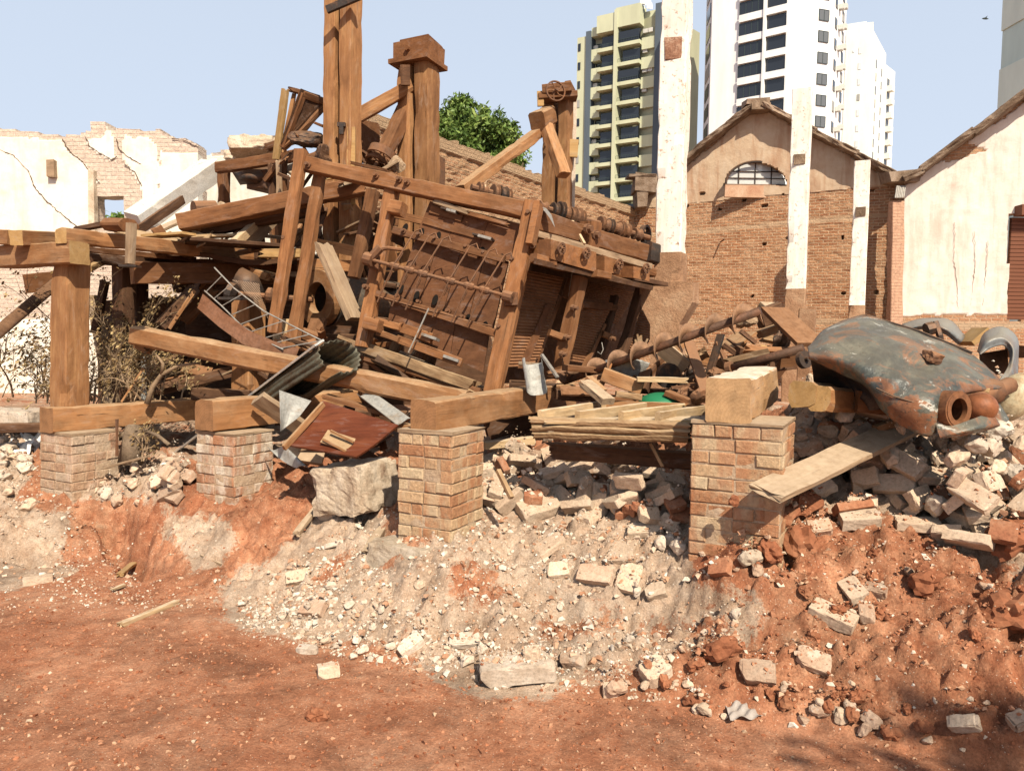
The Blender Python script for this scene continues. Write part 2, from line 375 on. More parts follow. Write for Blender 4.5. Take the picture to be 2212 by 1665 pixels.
_w = np.linalg.solve(_A, np.concatenate([CP[:, 2], [0, 0, 0]]))
_fp = []
for u, v in FOOT:
    d = MC @ Vector(((u - W / 2) / F, (H / 2 - v) / F, -1)); p = CAM + d * (-CAM.z / d.z); _fp.append((p.x, p.y))
_fp = sorted(_fp); _fx = [p[0] for p in _fp]; _fy = [p[1] for p in _fp]
def base_h(x, y):
    x = np.asarray(x, float); y = np.asarray(y, float); sh = x.shape; x = x.ravel(); y = y.ravel(); out = np.empty(x.size)
    for i in range(0, x.size, 40000):
        a, b = x[i:i + 40000], y[i:i + 40000]
        out[i:i + 40000] = _tps((a[:, None] - CP[:, 0]) ** 2 + (b[:, None] - CP[:, 1]) ** 2) @ _w[:_n] + _w[_n] + _w[_n + 1] * a + _w[_n + 2] * b
    front = y - np.interp(x, _fx, _fy)
    out = np.where(front < -.25, 0, np.clip(out, 0, 1.9) * np.clip((front + .25) / .3, 0, 1))
    far = np.clip(np.maximum((y - 9.5) / 2., (np.abs(x) - 9) / 3), 0, 1)
    out = out * (1 - far) + far * np.where(front > 0, 1.0, 0.)
    return out.reshape(sh)
def detail(x, y, b):
    s = np.clip(b / .12, 0, 1) * np.clip((12 - y) / 3, .15, 1)
    near = np.clip((11 - y) / 2, 0, 1) * np.clip((8 - np.abs(x)) / 2, 0, 1)
    z = .02 * fbm(x * 1.3, y * 1.3, o=4, seed=1) + .009 * fbm(x * 9, y * 9, o=5, seed=2) * near + .012 * np.sin((y * .95 + x * .3) * 7 + 2 * fbm(x, y, o=2, seed=33)) * np.clip(fbm(x * .9, y * .9, o=2, seed=34) + .3, 0, 1) * near
    z += s * (.055 * fbm(x * 2.1, y * 2.1, o=4, seed=3) + .05 * fbm(x * 7, y * 7, o=5, seed=4) * near)
    r = 1 - np.abs(fbm(x * 5, y * 5, o=3, seed=5)); z += s * .03 * (r ** 3 - .4) * near
    cl = np.clip(fbm(x * 16, y * 16, o=3, seed=6) - .05, 0, 1); z += (s * .07 + .005) * cl * near
    st = np.clip(np.abs(fbm(x * 2.7, y * 2.7, o=2, seed=7)) * 5, 0, 1); z += s * .045 * (st - .5) * near   # slump edges
    return z
CARVE = []      # hollows and slump scarps in the bank: photo line, depth, half width
def _gp(u, v):
    d = MC @ Vector(((u - W / 2) / F, (H / 2 - v) / F, -1)); ts = np.arange(2.6, 11, .02); q = np.array(CAM)[None] + np.array(d)[None] * ts[:, None]
    k = np.argmax(q[:, 2] < base_h(q[:, 0], q[:, 1])); return q[k, 0], q[k, 1]
for pts, dp, hw in (([(215, 1105), (245, 1140), (262, 1190), (300, 1240)], .3, .1), ([(300, 1235), (330, 1235)], .2, .1), ([(170, 1120), (215, 1115)], .12, .06), ([(30, 1200), (90, 1225)], .12, .07), ([(1180, 1325), (1290, 1318), (1400, 1345), (1530, 1335)], .1, .05),
                    ([(1000, 1240), (985, 1300)], .08, .05), ([(2130, 1190), (2160, 1250), (2212, 1300)], .2, .09), ([(2110, 1290), (2160, 1340), (2230, 1380)], .16, .08), ([(1700, 1180), (1690, 1225)], .16, .06), ([(2090, 1470), (2180, 1500)], .1, .07), ([(780, 1130), (835, 1160)], .12, .08), ([(1850, 1180), (1960, 1230), (2050, 1240)], .1, .05)):
    CARVE.append(([_gp(*p) for p in pts], dp, hw))
def height(x, y):
    x = np.asarray(x, float); y = np.asarray(y, float); b = base_h(x, y); z = b + detail(x, y, b)
    wx = .07 * fbm(x * 6, y * 6, o=3, seed=41); wy = .07 * fbm(x * 6, y * 6, o=3, seed=42)
    for pts, dp, hw in CARVE:
        d = segdist(x + wx, y + wy, pts); z = z - dp * np.clip(1.25 - d / hw, 0, 1)
    return np.maximum(z, -.02 + .3 * (z < -.02) * z)
def axis(lo, hi, step, far, g=1.22):
    a = list(np.arange(lo, hi + 1e-6, step)); s = step
    while a[-1] < far[1]: s *= g; a.append(a[-1] + s)
    s = step
    while a[0] > far[0]: s *= g; a.insert(0, a[0] - s)
    return np.array(a)
gx = axis(-6.6, 5.2, .022, (-1200, 1200)); gy = axis(2.7, 8.6, .022, (-60, 1500))
GX, GY = np.meshgrid(gx, gy); GZ = height(GX, GY)
def project(x, y, z):
    inv = np.array(MC.transposed()); p = np.stack([x - CAM.x, y - CAM.y, z - CAM.z], -1) @ inv.T
    zz = np.where(p[..., 2] < -.05, p[..., 2], -.05); return W / 2 - F * p[..., 0] / zz, H / 2 + F * p[..., 1] / zz
# soil colours: where the photo shows lime dust on the bank (a real deposit, fixed to the ground)
U0, V0 = project(GX, GY, GZ)
wob = 60 * fbm(GX * 1.6, GY * 1.6, o=6, seed=8); wob2 = 45 * fbm(GX * 1.6, GY * 1.6, o=6, seed=9)
U1, V1 = U0 + wob, V0 + wob2
def zone(polys):
    m = np.zeros(U1.shape)
    for p in polys: m = np.maximum(m, inpoly(U1, V1, p).astype(float))
    return m
pale = zone([[(470, 1290), (560, 1190), (720, 1085), (850, 1110), (830, 1230), (1000, 1130), (1040, 1050), (1490, 1060), (1500, 1200), (1580, 1240), (1660, 1290), (1640, 1390), (1500, 1440), (1300, 1490), (1080, 1490), (880, 1420), (640, 1385), (510, 1360)],
             [(-500, 900), (70, 920), (70, 1090), (190, 1110), (170, 1235), (-500, 1240)], [(365, 1090), (500, 1100), (480, 1190), (430, 1260), (340, 1190)],
             [(210, 980), (400, 980), (395, 1065), (170, 1085)], [(1700, 880), (2600, 880), (2600, 1230), (2100, 1210), (1900, 1110), (1730, 1090)]])
red = zone([[(500, 1010), (700, 1030), (690, 1075), (560, 1160), (500, 1150)], [(980, 1215), (1020, 1215), (1110, 1290), (1080, 1330), (1000, 1290)],
            [(720, 1200), (800, 1180), (760, 1230), (640, 1290)], [(1180, 1320), (1330, 1330), (1570, 1330), (1560, 1385), (1300, 1365), (1190, 1390)],
            [(180, 1100), (360, 1100), (360, 1270), (170, 1270)], [(1500, 1180), (1600, 1190), (1560, 1240), (1480, 1240)]])
def blur(a, n):
    for _ in range(n):
        a = (np.roll(a, 1, 0) + np.roll(a, -1, 0) + 2 * a) / 4; a = (np.roll(a, 1, 1) + np.roll(a, -1, 1) + 2 * a) / 4
    return a
pale = np.clip(blur(pale, 22) - blur(red, 12) * .8, 0, 1)
pale = np.where((GY > 8.4) & (V0 < 1000), .6, pale)
pale = np.where(GY > 12, .45, pale)
ny, nx = GX.shape
idx = np.arange(nx * ny).reshape(ny, nx)
fc = np.stack([idx[:-1, :-1], idx[:-1, 1:], idx[1:, 1:], idx[1:, :-1]], -1).reshape(-1, 4)
me = bpy.data.meshes.new('ground'); me.vertices.add(nx * ny); me.vertices.foreach_set('co', np.stack([GX, GY, GZ], -1).ravel())
me.loops.add(fc.size); me.loops.foreach_set('vertex_index', fc.ravel()); me.polygons.add(len(fc)); me.polygons.foreach_set('loop_start', np.arange(0, fc.size, 4))
me.polygons.foreach_set('use_smooth', [True] * len(fc)); me.update(calc_edges=True)
at = me.attributes.new('pale', 'FLOAT', 'POINT'); at.data.foreach_set('value', pale.ravel().astype(np.float32))
bank = np.clip(base_h(GX, GY) / .15, 0, 1)
at = me.attributes.new('bank', 'FLOAT', 'POINT'); at.data.foreach_set('value', bank.ravel().astype(np.float32))
m = NT('soil', .97); p = m.pos()
big = m.noise(p, 1.1, 6, .6, .4); fine = m.noise(p, 9, 8, .72, .3); tiny = m.noise(p, 70, 5, .75)
rd = m.ramp(m.math('ADD', m.math('MULTIPLY', big, .55), m.math('MULTIPLY', fine, .45)), [(.3, (.24, .082, .04)), (.45, (.37, .152, .078)), (.57, (.48, .235, .135)), (.7, (.58, .37, .24))])
br = m.ramp(m.math('ADD', m.math('MULTIPLY', fine, .6), m.math('MULTIPLY', big, .4)), [(.32, (.17, .052, .025)), (.44, (.31, .118, .058)), (.57, (.45, .215, .118)), (.72, (.55, .35, .22))])
c = m.mix(m.attr('bank'), rd, br)
pl = m.ramp(m.math('ADD', m.math('MULTIPLY', fine, .6), m.math('MULTIPLY', big, .4)), [(.3, (.25, .14, .085)), (.42, (.4, .275, .185)), (.56, (.5, .38, .28)), (.75, (.6, .5, .4))])
pm = m.math('ADD', m.attr('pale'), m.math('MULTIPLY', m.math('SUBTRACT', m.noise(p, 3.2, 10, .8, .8), .5), 2.6))
pm = m.ramp(m.math('ADD', pm, m.math('MULTIPLY', m.math('SUBTRACT', m.noise(p, 22, 8, .85), .5), 1.6)), [(.4, 0.), (.58, 1.)])
c = m.mix(m.math('MULTIPLY', pm, .93), c, pl)
sp = m.n('TexVoronoi', i_Vector=p, i_Scale=60.); spk = m.ramp(sp.outputs['Distance'], [(.12, 1.), (.2, 0.)])
rndc = m.n('SeparateColor', i_0=sp.outputs['Color']).outputs[0]; spk = m.math('MULTIPLY', spk, m.math('GREATER_THAN', rndc, .72))
c = m.mix(m.math('MULTIPLY', spk, .8), c, (.72, .6, .47))
c = m.mix(1., c, m.ramp(tiny, [(.3, .6), (.6, 1.15)]), 'MULTIPLY'); c = m.mix(1., c, m.ramp(m.noise(p, 1.9, 10, .78, .8), [(.34, .62), (.5, 1.), (.66, 1.3)]), 'MULTIPLY'); m.col(c)
m.bump(m.math('ADD', m.math('ADD', m.math('MULTIPLY', fine, 1.6), m.math('MULTIPLY', tiny, .6)), m.math('MULTIPLY', m.noise(p, 28, 8, .8), 1.3)), .016, .8)
me.materials.append(m.mat); g = link('ground', me); tag(g, 'red dirt road rising into a bank of red soil and pale lime dust', None, None, 'structure')
ROADM = (base_h(GX, GY) < .02)
def spots(poly, n, rs):
    "n world points whose ground lies inside this part of the photo, spread evenly over the ground"
    ok = np.argwhere(inpoly(U0, V0, poly) & (GY > 2.7) & (GY < 8.9) & (GX > -6.7) & (GX < 5.3)); q = ok[rs.randint(len(ok), size=n)]
    return GX[q[:, 0], q[:, 1]] + rs.uniform(-.012, .012, n), GY[q[:, 0], q[:, 1]] + rs.uniform(-.012, .012, n)
# ---- heap map for resting things on the ground and on each other
HX0, HY0, HS = -8., 2.8, .02
hx_ = np.arange(HX0, 7., HS); hy_ = np.arange(HY0, 9.6, HS); HM = height(*np.meshgrid(hx_, hy_))
def hz(x, y):
    i = int(np.clip((x - HX0) / HS, 0, HM.shape[1] - 1)); k = int(np.clip((y - HY0) / HS, 0, HM.shape[0] - 1)); return float(HM[k, i])
def G(u, v, extra=0.):
    "photo position -> point where that line of sight meets the ground"
    d = MC @ Vector(((u - W / 2) / F, (H / 2 - v) / F, -1)); lo = None
    t = 2.6
    while t < 12:
        p = CAM + d * t
        if p.z < hz(p.x, p.y) + extra: break
        t += .02
    return p
def rest(me_dims, x, y, yaw, tilt=.15, sink=.15, upd=True, pct=70):
    "matrix that lays a block of these dims on the heap; raises the heap under it"
    L, B, Hh = me_dims; r = max(L, B) / 2; c, s = math.cos(yaw), math.sin(yaw)
    i0, i1 = int((x - r - HX0) / HS), int((x + r - HX0) / HS) + 1; k0, k1 = int((y - r - HY0) / HS), int((y + r - HY0) / HS) + 1
    i0, k0 = max(i0, 0), max(k0, 0); i1, k1 = min(i1, HM.shape[1] - 1), min(k1, HM.shape[0] - 1)
    if i1 - i0 < 2 or k1 - k0 < 2: return Matrix.Translation((x, y, hz(x, y)))
    X, Y = np.meshgrid(hx_[i0:i1], hy_[k0:k1]); a = (X - x) * c + (Y - y) * s; b = -(X - x) * s + (Y - y) * c
    ins = (np.abs(a) < L / 2) & (np.abs(b) < B / 2); Z = HM[k0:k1, i0:i1]
    if ins.sum() < 4: return Matrix.Translation((x, y, hz(x, y) + Hh * .4))
    A = np.stack([X[ins] - x, Y[ins] - y, np.ones(ins.sum())], 1); sol = np.linalg.lstsq(A, Z[ins], rcond=None)[0]
    gxx = float(np.clip(sol[0], -1.1, 1.1)) + random.uniform(-tilt, tilt); gyy = float(np.clip(sol[1], -1.1, 1.1)) + random.uniform(-tilt, tilt)
    N = Vector((-gxx, -gyy, 1)).normalized()
    resid = Z[ins] - (gxx * (X[ins] - x) + gyy * (Y[ins] - y)); z = float(np.percentile(resid, pct))
    Xa = Vector((c, s, 0)); Xa = (Xa - N * Xa.dot(N)).normalized(); Ya = N.cross(Xa)
    ctr = Vector((x, y, z)) + N * Hh * (.5 - sink)
    M = Matrix(((Xa.x, Ya.x, N.x, ctr.x), (Xa.y, Ya.y, N.y, ctr.y), (Xa.z, Ya.z, N.z, ctr.z), (0, 0, 0, 1)))
    if upd:
        top = z + gxx * (X - x) + gyy * (Y - y) + Hh * (1 - sink) / max(N.z, .4)
        HM[k0:k1, i0:i1] = np.where(ins, np.maximum(Z, top), Z)
    return M
import bmesh
def hull_mesh(name, pts, mat, cuts=1, amp=.004, fr=20., seed=0):
    bm = bmesh.new()
    for p in pts: bm.verts.new(p)
    r = bmesh.ops.convex_hull(bm, input=bm.verts)
    bmesh.ops.delete(bm, geom=list({q for q in r['geom_interior'] + r['geom_unused'] if isinstance(q, bmesh.types.BMVert)}), context='VERTS')
    if cuts:
        bmesh.ops.subdivide_edges(bm, edges=bm.edges[:], cuts=cuts, use_grid_fill=True)
        bmesh.ops.triangulate(bm, faces=[f for f in bm.faces if len(f.verts) > 4])
        for v in bm.verts: v.co += v.co.normalized() * mnoise.noise(v.co * fr + Vector((seed, 0, 0))) * amp
    me = bpy.data.meshes.new(name); bm.to_mesh(me); bm.free(); me.materials.append(mat); return me
def cut_planes(vs, planes):
    for v in vs:
        for n, d in planes:
            k = v.co.dot(n) - d
            if k > 0: v.co -= n * k
def rough_box(name, dims, mat, seed, cuts=7, amp=.006, erode=.02, nplanes=3, deep=.8, fr=9.):
    "block of masonry: subdivided box, corners knocked off by flat breaks, worn edges"
    r = random.Random(seed); bm = bmesh.new(); bmesh.ops.create_cube(bm, size=1.)
    bmesh.ops.subdivide_edges(bm, edges=bm.edges[:], cuts=cuts, use_grid_fill=True); D = Vector(dims)
    for v in bm.verts:
        e = sorted(abs(q) * 2 for q in v.co); edge = max(0, e[1] - .8) / .2; v.co = Vector((v.co.x * D.x, v.co.y * D.y, v.co.z * D.z))
        o = Vector((seed * 3.1, 0, 0)); w_ = max(0., mnoise.noise(v.co * fr + o) + .25); c = v.co.normalized()
        v.co -= c * erode * edge * w_; v.co += c * amp * (mnoise.noise(v.co * fr * 2 + o) + .5 * mnoise.noise(v.co * fr * 5 + o))
    pl = []
    for _ in range(nplanes):
        c = Vector((r.choice((-1, 1)) * D.x / 2, r.choice((-1, 1)) * D.y / 2, r.choice((-1, 1)) * D.z / 2 * r.choice((0, 1, 1))))
        n = Vector((c.x / D.x ** 1.0 * r.uniform(.4, 1.2), c.y / D.y * r.uniform(.3, 1.2), c.z / D.z * r.uniform(.2, 1.))).normalized(); pl.append((n, c.dot(n) * r.uniform(deep, .96)))
    cut_planes(bm.verts, pl); me = bpy.data.meshes.new(name); bm.to_mesh(me); bm.free(); me.materials.append(mat); return me
def brick_mesh(name, L, B, Hh, mat, seed, brk=0):
    return rough_box(name, (L, B, Hh), mat, seed, 6, .0025, .014, 3 if brk else 2, .62 if brk else .88, 22.)
def rock_mesh(name, dims, mat, seed, n=15, cuts=1, amp=.03):
    r = random.Random(seed)
    if n <= 8:
        pts = [Vector((r.gauss(0, 1), r.gauss(0, 1), r.gauss(0, 1))).normalized() for _ in range(n)]
        return hull_mesh(name, [(p.x * dims[0] * .6, p.y * dims[1] * .6, p.z * dims[2] * .6) for p in pts], mat, 0)
    bm = bmesh.new(); bmesh.ops.create_icosphere(bm, subdivisions=4 if max(dims) > .16 else 3, radius=.62); clod = mat is M_clod
    pl = [(Vector((r.gauss(0, 1), r.gauss(0, 1), r.gauss(0, 1))).normalized(), r.uniform(.34, .52)) for _ in range(7 if clod else 13)]
    o = Vector((seed * 2.3, 1, 0))
    if n < 45: cut_planes(bm.verts, pl)
    for v in bm.verts:
        c = v.co.normalized(); k = mnoise.noise(v.co * 3.5 + o) * .16 + mnoise.noise(v.co * 9 + o) * .07 + mnoise.noise(v.co * 20 + o) * .035
        v.co += c * k * ((1.5 if clod else .55) if n < 45 else amp * 2); v.co = Vector((v.co.x * dims[0], v.co.y * dims[1], v.co.z * dims[2]))
    me = bpy.data.meshes.new(name); bm.to_mesh(me); bm.free(); me.materials.append(mat); return me
def put(name, me, dims, u, v, yaw, label, cat, group=None, tilt=.1, sink=.15, pct=60, sc=1.):
    p = G(u, v); M = rest([q * sc for q in dims], p.x, p.y, yaw, tilt, sink, True, pct)
    return tag(link(name, me, None, M @ Matrix.Scale(sc, 4)), label, cat, group)
# ================================================================ WALLS, COLUMNS, TOWERS, TREES
def wall_mat(name, brickc, brickc2, mortar, plasters, bw=.23, bh=.075, stain=(.5, .22, .1), stain_amt=.4, rough_amt=.03, offm=.012):
    m = NT(name, .93); o = m.obj(); s = m.n('SeparateXYZ', i_0=o)
    n0 = m.noise(o, 3.5, 5, .7)
    wx = m.math('ADD', s.outputs[0], m.math('MULTIPLY', m.math('SUBTRACT', m.noise(o, 9, 3, .6), .5), .05))
    wz = m.math('ADD', s.outputs[2], m.math('MULTIPLY', m.math('SUBTRACT', m.noise(m.map(o, (1, 1, 1), (7, 3, 1)), 7, 3, .6), .5), .035))
    v = m.n('CombineXYZ', i_0=wx, i_1=wz, i_2=0.).outputs[0]
    b = m.n('TexBrick', i_Vector=v, i_Scale=1.); b.inputs['Brick Width'].default_value = bw; b.inputs['Row Height'].default_value = bh
    b.inputs['Mortar Size'].default_value = offm; b.inputs['Mortar Smooth'].default_value = .4; b.inputs['Bias'].default_value = 0
    b.inputs['Color1'].default_value = (*brickc, 1); b.inputs['Color2'].default_value = (*brickc2, 1); b.inputs['Mortar'].default_value = (*mortar, 1)
    c = m.mix(m.math('MULTIPLY', m.ramp(m.noise(o, 1.3, 6, .7), [(.4, 0.), (.65, 1.)]), .35), b.outputs['Color'], mortar)
    c = m.mix(1., c, m.ramp(m.noise(o, 16, 6, .75), [(.3, .7), (.6, 1.15)]), 'MULTIPLY')
    st = m.noise(m.map(o, (2.2, 2.2, .35)), 1.6, 6, .65, .3)
    pc = m.ramp(m.math('ADD', m.math('MULTIPLY', n0, .4), m.math('MULTIPLY', m.noise(o, .8, 5, .6), .6)), plasters)
    pc = m.mix(m.math('MULTIPLY', m.ramp(st, [(.48, 0.), (.68, 1.)]), stain_amt), pc, stain)
    pc = m.mix(m.math('MULTIPLY', m.ramp(m.noise(o, 30, 5, .7), [(.3, 1.), (.42, 0.)]), .18), pc, stain)
    pl = m.math('ADD', m.attr('plaster'), m.math('MULTIPLY', m.math('SUBTRACT', m.noise(o, 12, 6, .7), .5), .5)); pl = m.ramp(pl, [(.44, 0.), (.5, 1.)])
    c = m.mix(pl, c, pc); c = m.mix(m.attr('band'), c, tuple(x * .9 for x in mortar)); c = m.mix(m.attr('crack'), c, (.08, .05, .035))
    m.col(c)
    inv = m.math('SUBTRACT', 1., b.outputs['Fac'])
    h = m.mix(pl, m.math('ADD', m.math('MULTIPLY', inv, .8), m.math('MULTIPLY', m.noise(o, 18, 6, .8), .9)), m.math('ADD', 1., m.math('MULTIPLY', m.noise(o, 20, 5, .6), .15)))
    h = m.math('SUBTRACT', h, m.attr('crack')); m.bump(h, rough_amt, 1.); return m.mat
def wall_plane(name, a, b, z0, z1, ds, dz, keep, attrs, th, mat, parent=None, disp=None, jit=.3, seed=0):
    a, b = Vector(a), Vector(b); L = (b - a).length; D = (b - a) / L; N = Vector((D.y, -D.x))
    if N.dot(-a) < 0: N = -N
    nx_, nz_ = max(2, int(L / ds)), max(2, int((z1 - z0) / dz)); S, Z = np.meshgrid(np.linspace(0, L, nx_ + 1), np.linspace(z0, z1, nz_ + 1))
    S = S + fbm(S * 5, Z * 5, o=2, seed=seed + 1) * ds * jit; Z = Z + fbm(S * 5, Z * 5, o=2, seed=seed + 2) * dz * jit
    X = a.x + D.x * S; Y_ = a.y + D.y * S; U, V = project(X, Y_, Z); A = {k: f(U, V, S, Z) for k, f in attrs.items()}
    for k in ('plaster', 'band', 'crack'): A.setdefault(k, np.zeros(S.shape))
    dp = (disp(U, V, S, Z) if disp else 0 * S) + A['plaster'] * .02 + .012 * fbm(S * 3, Z * 3, o=4, seed=seed)
    K = keep(U, V, S, Z); kc = (K[:-1, :-1] & K[1:, 1:] & K[1:, :-1] & K[:-1, 1:]); n = S.size
    V1 = np.stack([S, -dp, Z], -1).reshape(-1, 3); V2 = np.stack([S, np.full(S.shape, th), Z], -1).reshape(-1, 3); Wd = nx_ + 1
    fs = []; ks = np.argwhere(kc)
    for i, k in ks:
        q = [i * Wd + k, i * Wd + k + 1, (i + 1) * Wd + k + 1, (i + 1) * Wd + k]; fs.append(q); fs.append([n + t for t in q[::-1]])
        for (di, dk, e0, e1) in ((-1, 0, 0, 1), (0, 1, 1, 2), (1, 0, 2, 3), (0, -1, 3, 0)):
            ii, kk = i + di, k + dk
            if not (0 <= ii < nz_ and 0 <= kk < nx_ and kc[ii, kk]): fs.append([q[e1], q[e0], n + q[e0], n + q[e1]])
    VV = np.concatenate([V1, V2]); at = {k: np.concatenate([v.ravel(), v.ravel() * (0 if k == 'plaster' else 0)]) for k, v in A.items()}
    used = np.zeros(len(VV), bool); used[np.array([q for f in fs for q in f])] = True; mp = np.cumsum(used) - 1
    fs = [[int(mp[q]) for q in f] for f in fs]; VV = VV[used]; at = {k: v[used] for k, v in at.items()}
    me = mesh(name, VV, fs, mat, False, at)
    M = Matrix(((D.x, -N.x, 0, a.x), (D.y, -N.y, 0, a.y), (0, 0, 1, 0), (0, 0, 0, 1)))
    return link(name, me, parent, M)
def pm_(polys, w=5, fr=3., seed=3):
    def f(U, V, S, Z):
        u = U + w * fbm(S * fr, Z * fr, o=4, seed=seed); v = V + w * fbm(S * fr, Z * fr, o=4, seed=seed + 1); m = np.zeros(U.shape)
        for p in polys: m = np.maximum(m, inpoly(u, v, p))
        return m
    return f
def lines(ls, wd):
    def f(U, V, S, Z):
        u = U + 2.5 * fbm(S * 9, Z * 9, o=3, seed=5); v = V + 2.5 * fbm(S * 9, Z * 9, o=3, seed=6)
        return np.clip(np.maximum.reduce([1 - segdist(u, v, l) / wd for l in ls]) * 1.6, 0, 1)
    return f
MW_left = wall_mat('left_wall', (.6, .46, .36), (.66, .53, .42), (.68, .55, .45), [(.32, (.62, .53, .42)), (.48, (.78, .72, .61)), (.66, (.85, .82, .75))], stain=(.62, .47, .34), stain_amt=.45)
MW_brick = wall_mat('old_brick_wall', (.34, .14, .065), (.48, .24, .12), (.62, .43, .27), [(.3, (.4, .26, .16)), (.5, (.5, .37, .25)), (.72, (.58, .47, .35))], stain=(.34, .17, .09), stain_amt=.75, rough_amt=.06)
MW_yard = wall_mat('yard_brick_wall', (.4, .19, .1), (.52, .3, .16), (.56, .38, .23), [(.3, (.5, .31, .18)), (.7, (.66, .5, .34))], rough_amt=.08, stain_amt=.4)
MW_white = wall_mat('white_wall', (.4, .18, .09), (.52, .28, .15), (.6, .43, .28), [(.3, (.62, .5, .41)), (.45, (.76, .68, .59)), (.7, (.84, .79, .72))], stain=(.52, .38, .28), stain_amt=.5)
M_cop = stony('mossy_coping', [(.3, (.1, .065, .04)), (.5, (.22, .15, .1)), (.75, (.42, .32, .24))], 3., .03)
M_white = wall_mat('white_paint', (.5, .3, .2), (.5, .3, .2), (.5, .3, .2), [(.3, (.75, .62, .5)), (.45, (.84, .78, .68)), (.7, (.86, .83, .77))], stain=(.5, .34, .24), stain_amt=.6, rough_amt=.012)
M_raw = stony('raw_concrete', [(.3, (.26, .14, .075)), (.5, (.37, .21, .12)), (.72, (.48, .32, .2))], 2.2, .02)
# left broken wall
OUT = [(-400, 255), (0, 272), (60, 281), (110, 288), (160, 291), (172, 286), (190, 280), (192, 260), (228, 261), (236, 276), (268, 273), (300, 275), (312, 281), (345, 279), (370, 295), (395, 296), (428, 313), (431, 520), (520, 560), (520, 1000), (-400, 1000)]
WIN = [(206, 424), (267, 428), (267, 480), (206, 480)]
PLA = [[(-400, 288), (55, 298), (75, 300), (130, 300), (150, 330), (178, 352), (200, 378), (215, 395), (198, 420), (196, 520), (-400, 520)], [(185, 300), (225, 296), (232, 268), (243, 290), (252, 340), (240, 345), (222, 335), (195, 322)],
       [(268, 286), (292, 300), (318, 295), (338, 318), (345, 440), (300, 520), (270, 520), (306, 440), (306, 402), (285, 372), (268, 345), (262, 318)], [(345, 325), (372, 330), (431, 330), (431, 520), (330, 520), (345, 400)], [(-400, 690), (520, 690), (520, 1000), (-400, 1000)]]
lwr = empty('ruined_wall', (-6, 14, .8), 'cracked white plastered wall with a ragged top and one square window hole', 'wall')
lw = wall_plane('masonry', (P(-420, 700, 14).x, 14), (P(432, 700, 14).x, 14), .6, 6.4, .045, .04, lambda U, V, S, Z: inpoly(U + 2.5 * fbm(S * 4, Z * 8, o=2, seed=4), V + 3 * fbm(S * 4, Z * 4, o=2, seed=7), OUT) & ~inpoly(U, V, WIN),
     {'plaster': pm_(PLA, 3)}, .38, MW_left, lwr)
mb = MB(); c = P(113, 365, 13.93); mb.box(c, (.13, .12, .3), j=.01); mb.build('timber_plug', M_grey, lwr)
mb = MB(); a = P(200, 440, 13.9); mb.box(P(201, 445, 13.95), (.1, .12, 1.25), j=.01); mb.box(P(280, 470, 13.97), (.09, .1, .4), j=.01); mb.build('window_jamb', M_conc, lwr)
w2 = wall_plane('low_wall', (P(425, 700, 16.5).x, 16.5), (P(720, 700, 15.5).x, 15.5), .6, 6.4, .06, .05, lambda U, V, S, Z: inpoly(U + 3 * fbm(S * 4, Z * 8, o=2, seed=4), V, [(436, 345), (455, 330), (500, 318), (560, 322), (700, 330), (700, 900), (436, 900)]),
     {'plaster': pm_([[(400, 335), (800, 335), (800, 1000), (400, 1000)]], 4)}, .3, MW_left)
tag(w2, 'lower white plastered wall behind the fallen roof timbers', 'wall')
# yard brick wall
ya, yb = P(810, 700, 13.2), P(1367, 700, 22)
yz = P(955, 309, 15.2).z
yw = wall_plane('boundary_wall', (ya.x, ya.y), (yb.x, yb.y), .6, yz, .07, .05, lambda U, V, S, Z: Z < yz - .02 + .04 * fbm(S * 2, Z * 0, o=3, seed=9),
     {'band': lambda U, V, S, Z: ((Z > yz - .27) | ((Z > yz - 1.55) & (Z < yz - 1.25) & (S > 2))).astype(float), 'plaster': lambda U, V, S, Z: ((fbm(S * .8, Z * .8, o=4, seed=12) > .55) & (Z < yz - .4)).astype(float) * .8}, .3, MW_yard,
     disp=lambda U, V, S, Z: np.where(Z > yz - .27, .05, .035 * fbm(S * 6, Z * 14, o=3, seed=13)))
tag(yw, 'long unplastered brick boundary wall running back below the tree', 'wall')
def crack_line(name, pts, Y, wd, par, mat):
    m_ = MB(); r = random.Random(3); q = []
    for (a, b) in zip(pts[:-1], pts[1:]):
        n_ = max(2, int(math.hypot(b[0] - a[0], b[1] - a[1]) / 5))
        for i in range(n_): t = i / n_; q.append((a[0] + (b[0] - a[0]) * t + r.uniform(-1.6, 1.6), a[1] + (b[1] - a[1]) * t + r.uniform(-1.2, 1.2)))
    q.append(pts[-1]); yf = Y if callable(Y) else (lambda u: Y); P3 = [P(u, v, yf(u)) for u, v in q]
    for i, (a, b) in enumerate(zip(P3[:-1], P3[1:])):
        w_ = wd * r.uniform(.5, 1.5); m_.bar(a, b, .012, w_, (0, 0, 1) if abs((b - a).normalized().z) < .8 else (1, 0, 0), ch=.002)
    m_.build(name, mat, par, Matrix.Identity(4))
M_crk = NT('crack_shadow', 1.).col((.1, .06, .04)).mat
crack_line('crack', [(-60, 310), (0, 325), (25, 333), (60, 368), (72, 400), (95, 430), (130, 460), (168, 492)], 13.975, .013, lwr, M_crk)
crack_line('crack', [(185, 296), (195, 318), (222, 335), (240, 345), (252, 338)], 13.977, .01, lwr, M_crk); crack_line('crack', [(252, 300), (258, 325), (285, 345), (305, 355)], 13.977, .01, lwr, M_crk); crack_line('crack', [(135, 300), (150, 328), (178, 350), (200, 378), (215, 395)], 13.977, .01, lwr, M_crk); crack_line('crack', [(270, 355), (290, 372), (306, 402)], 13.977, .01, lwr, M_crk); crack_line('crack', [(372, 300), (395, 303), (428, 318)], 13.977, .01, lwr, M_crk)
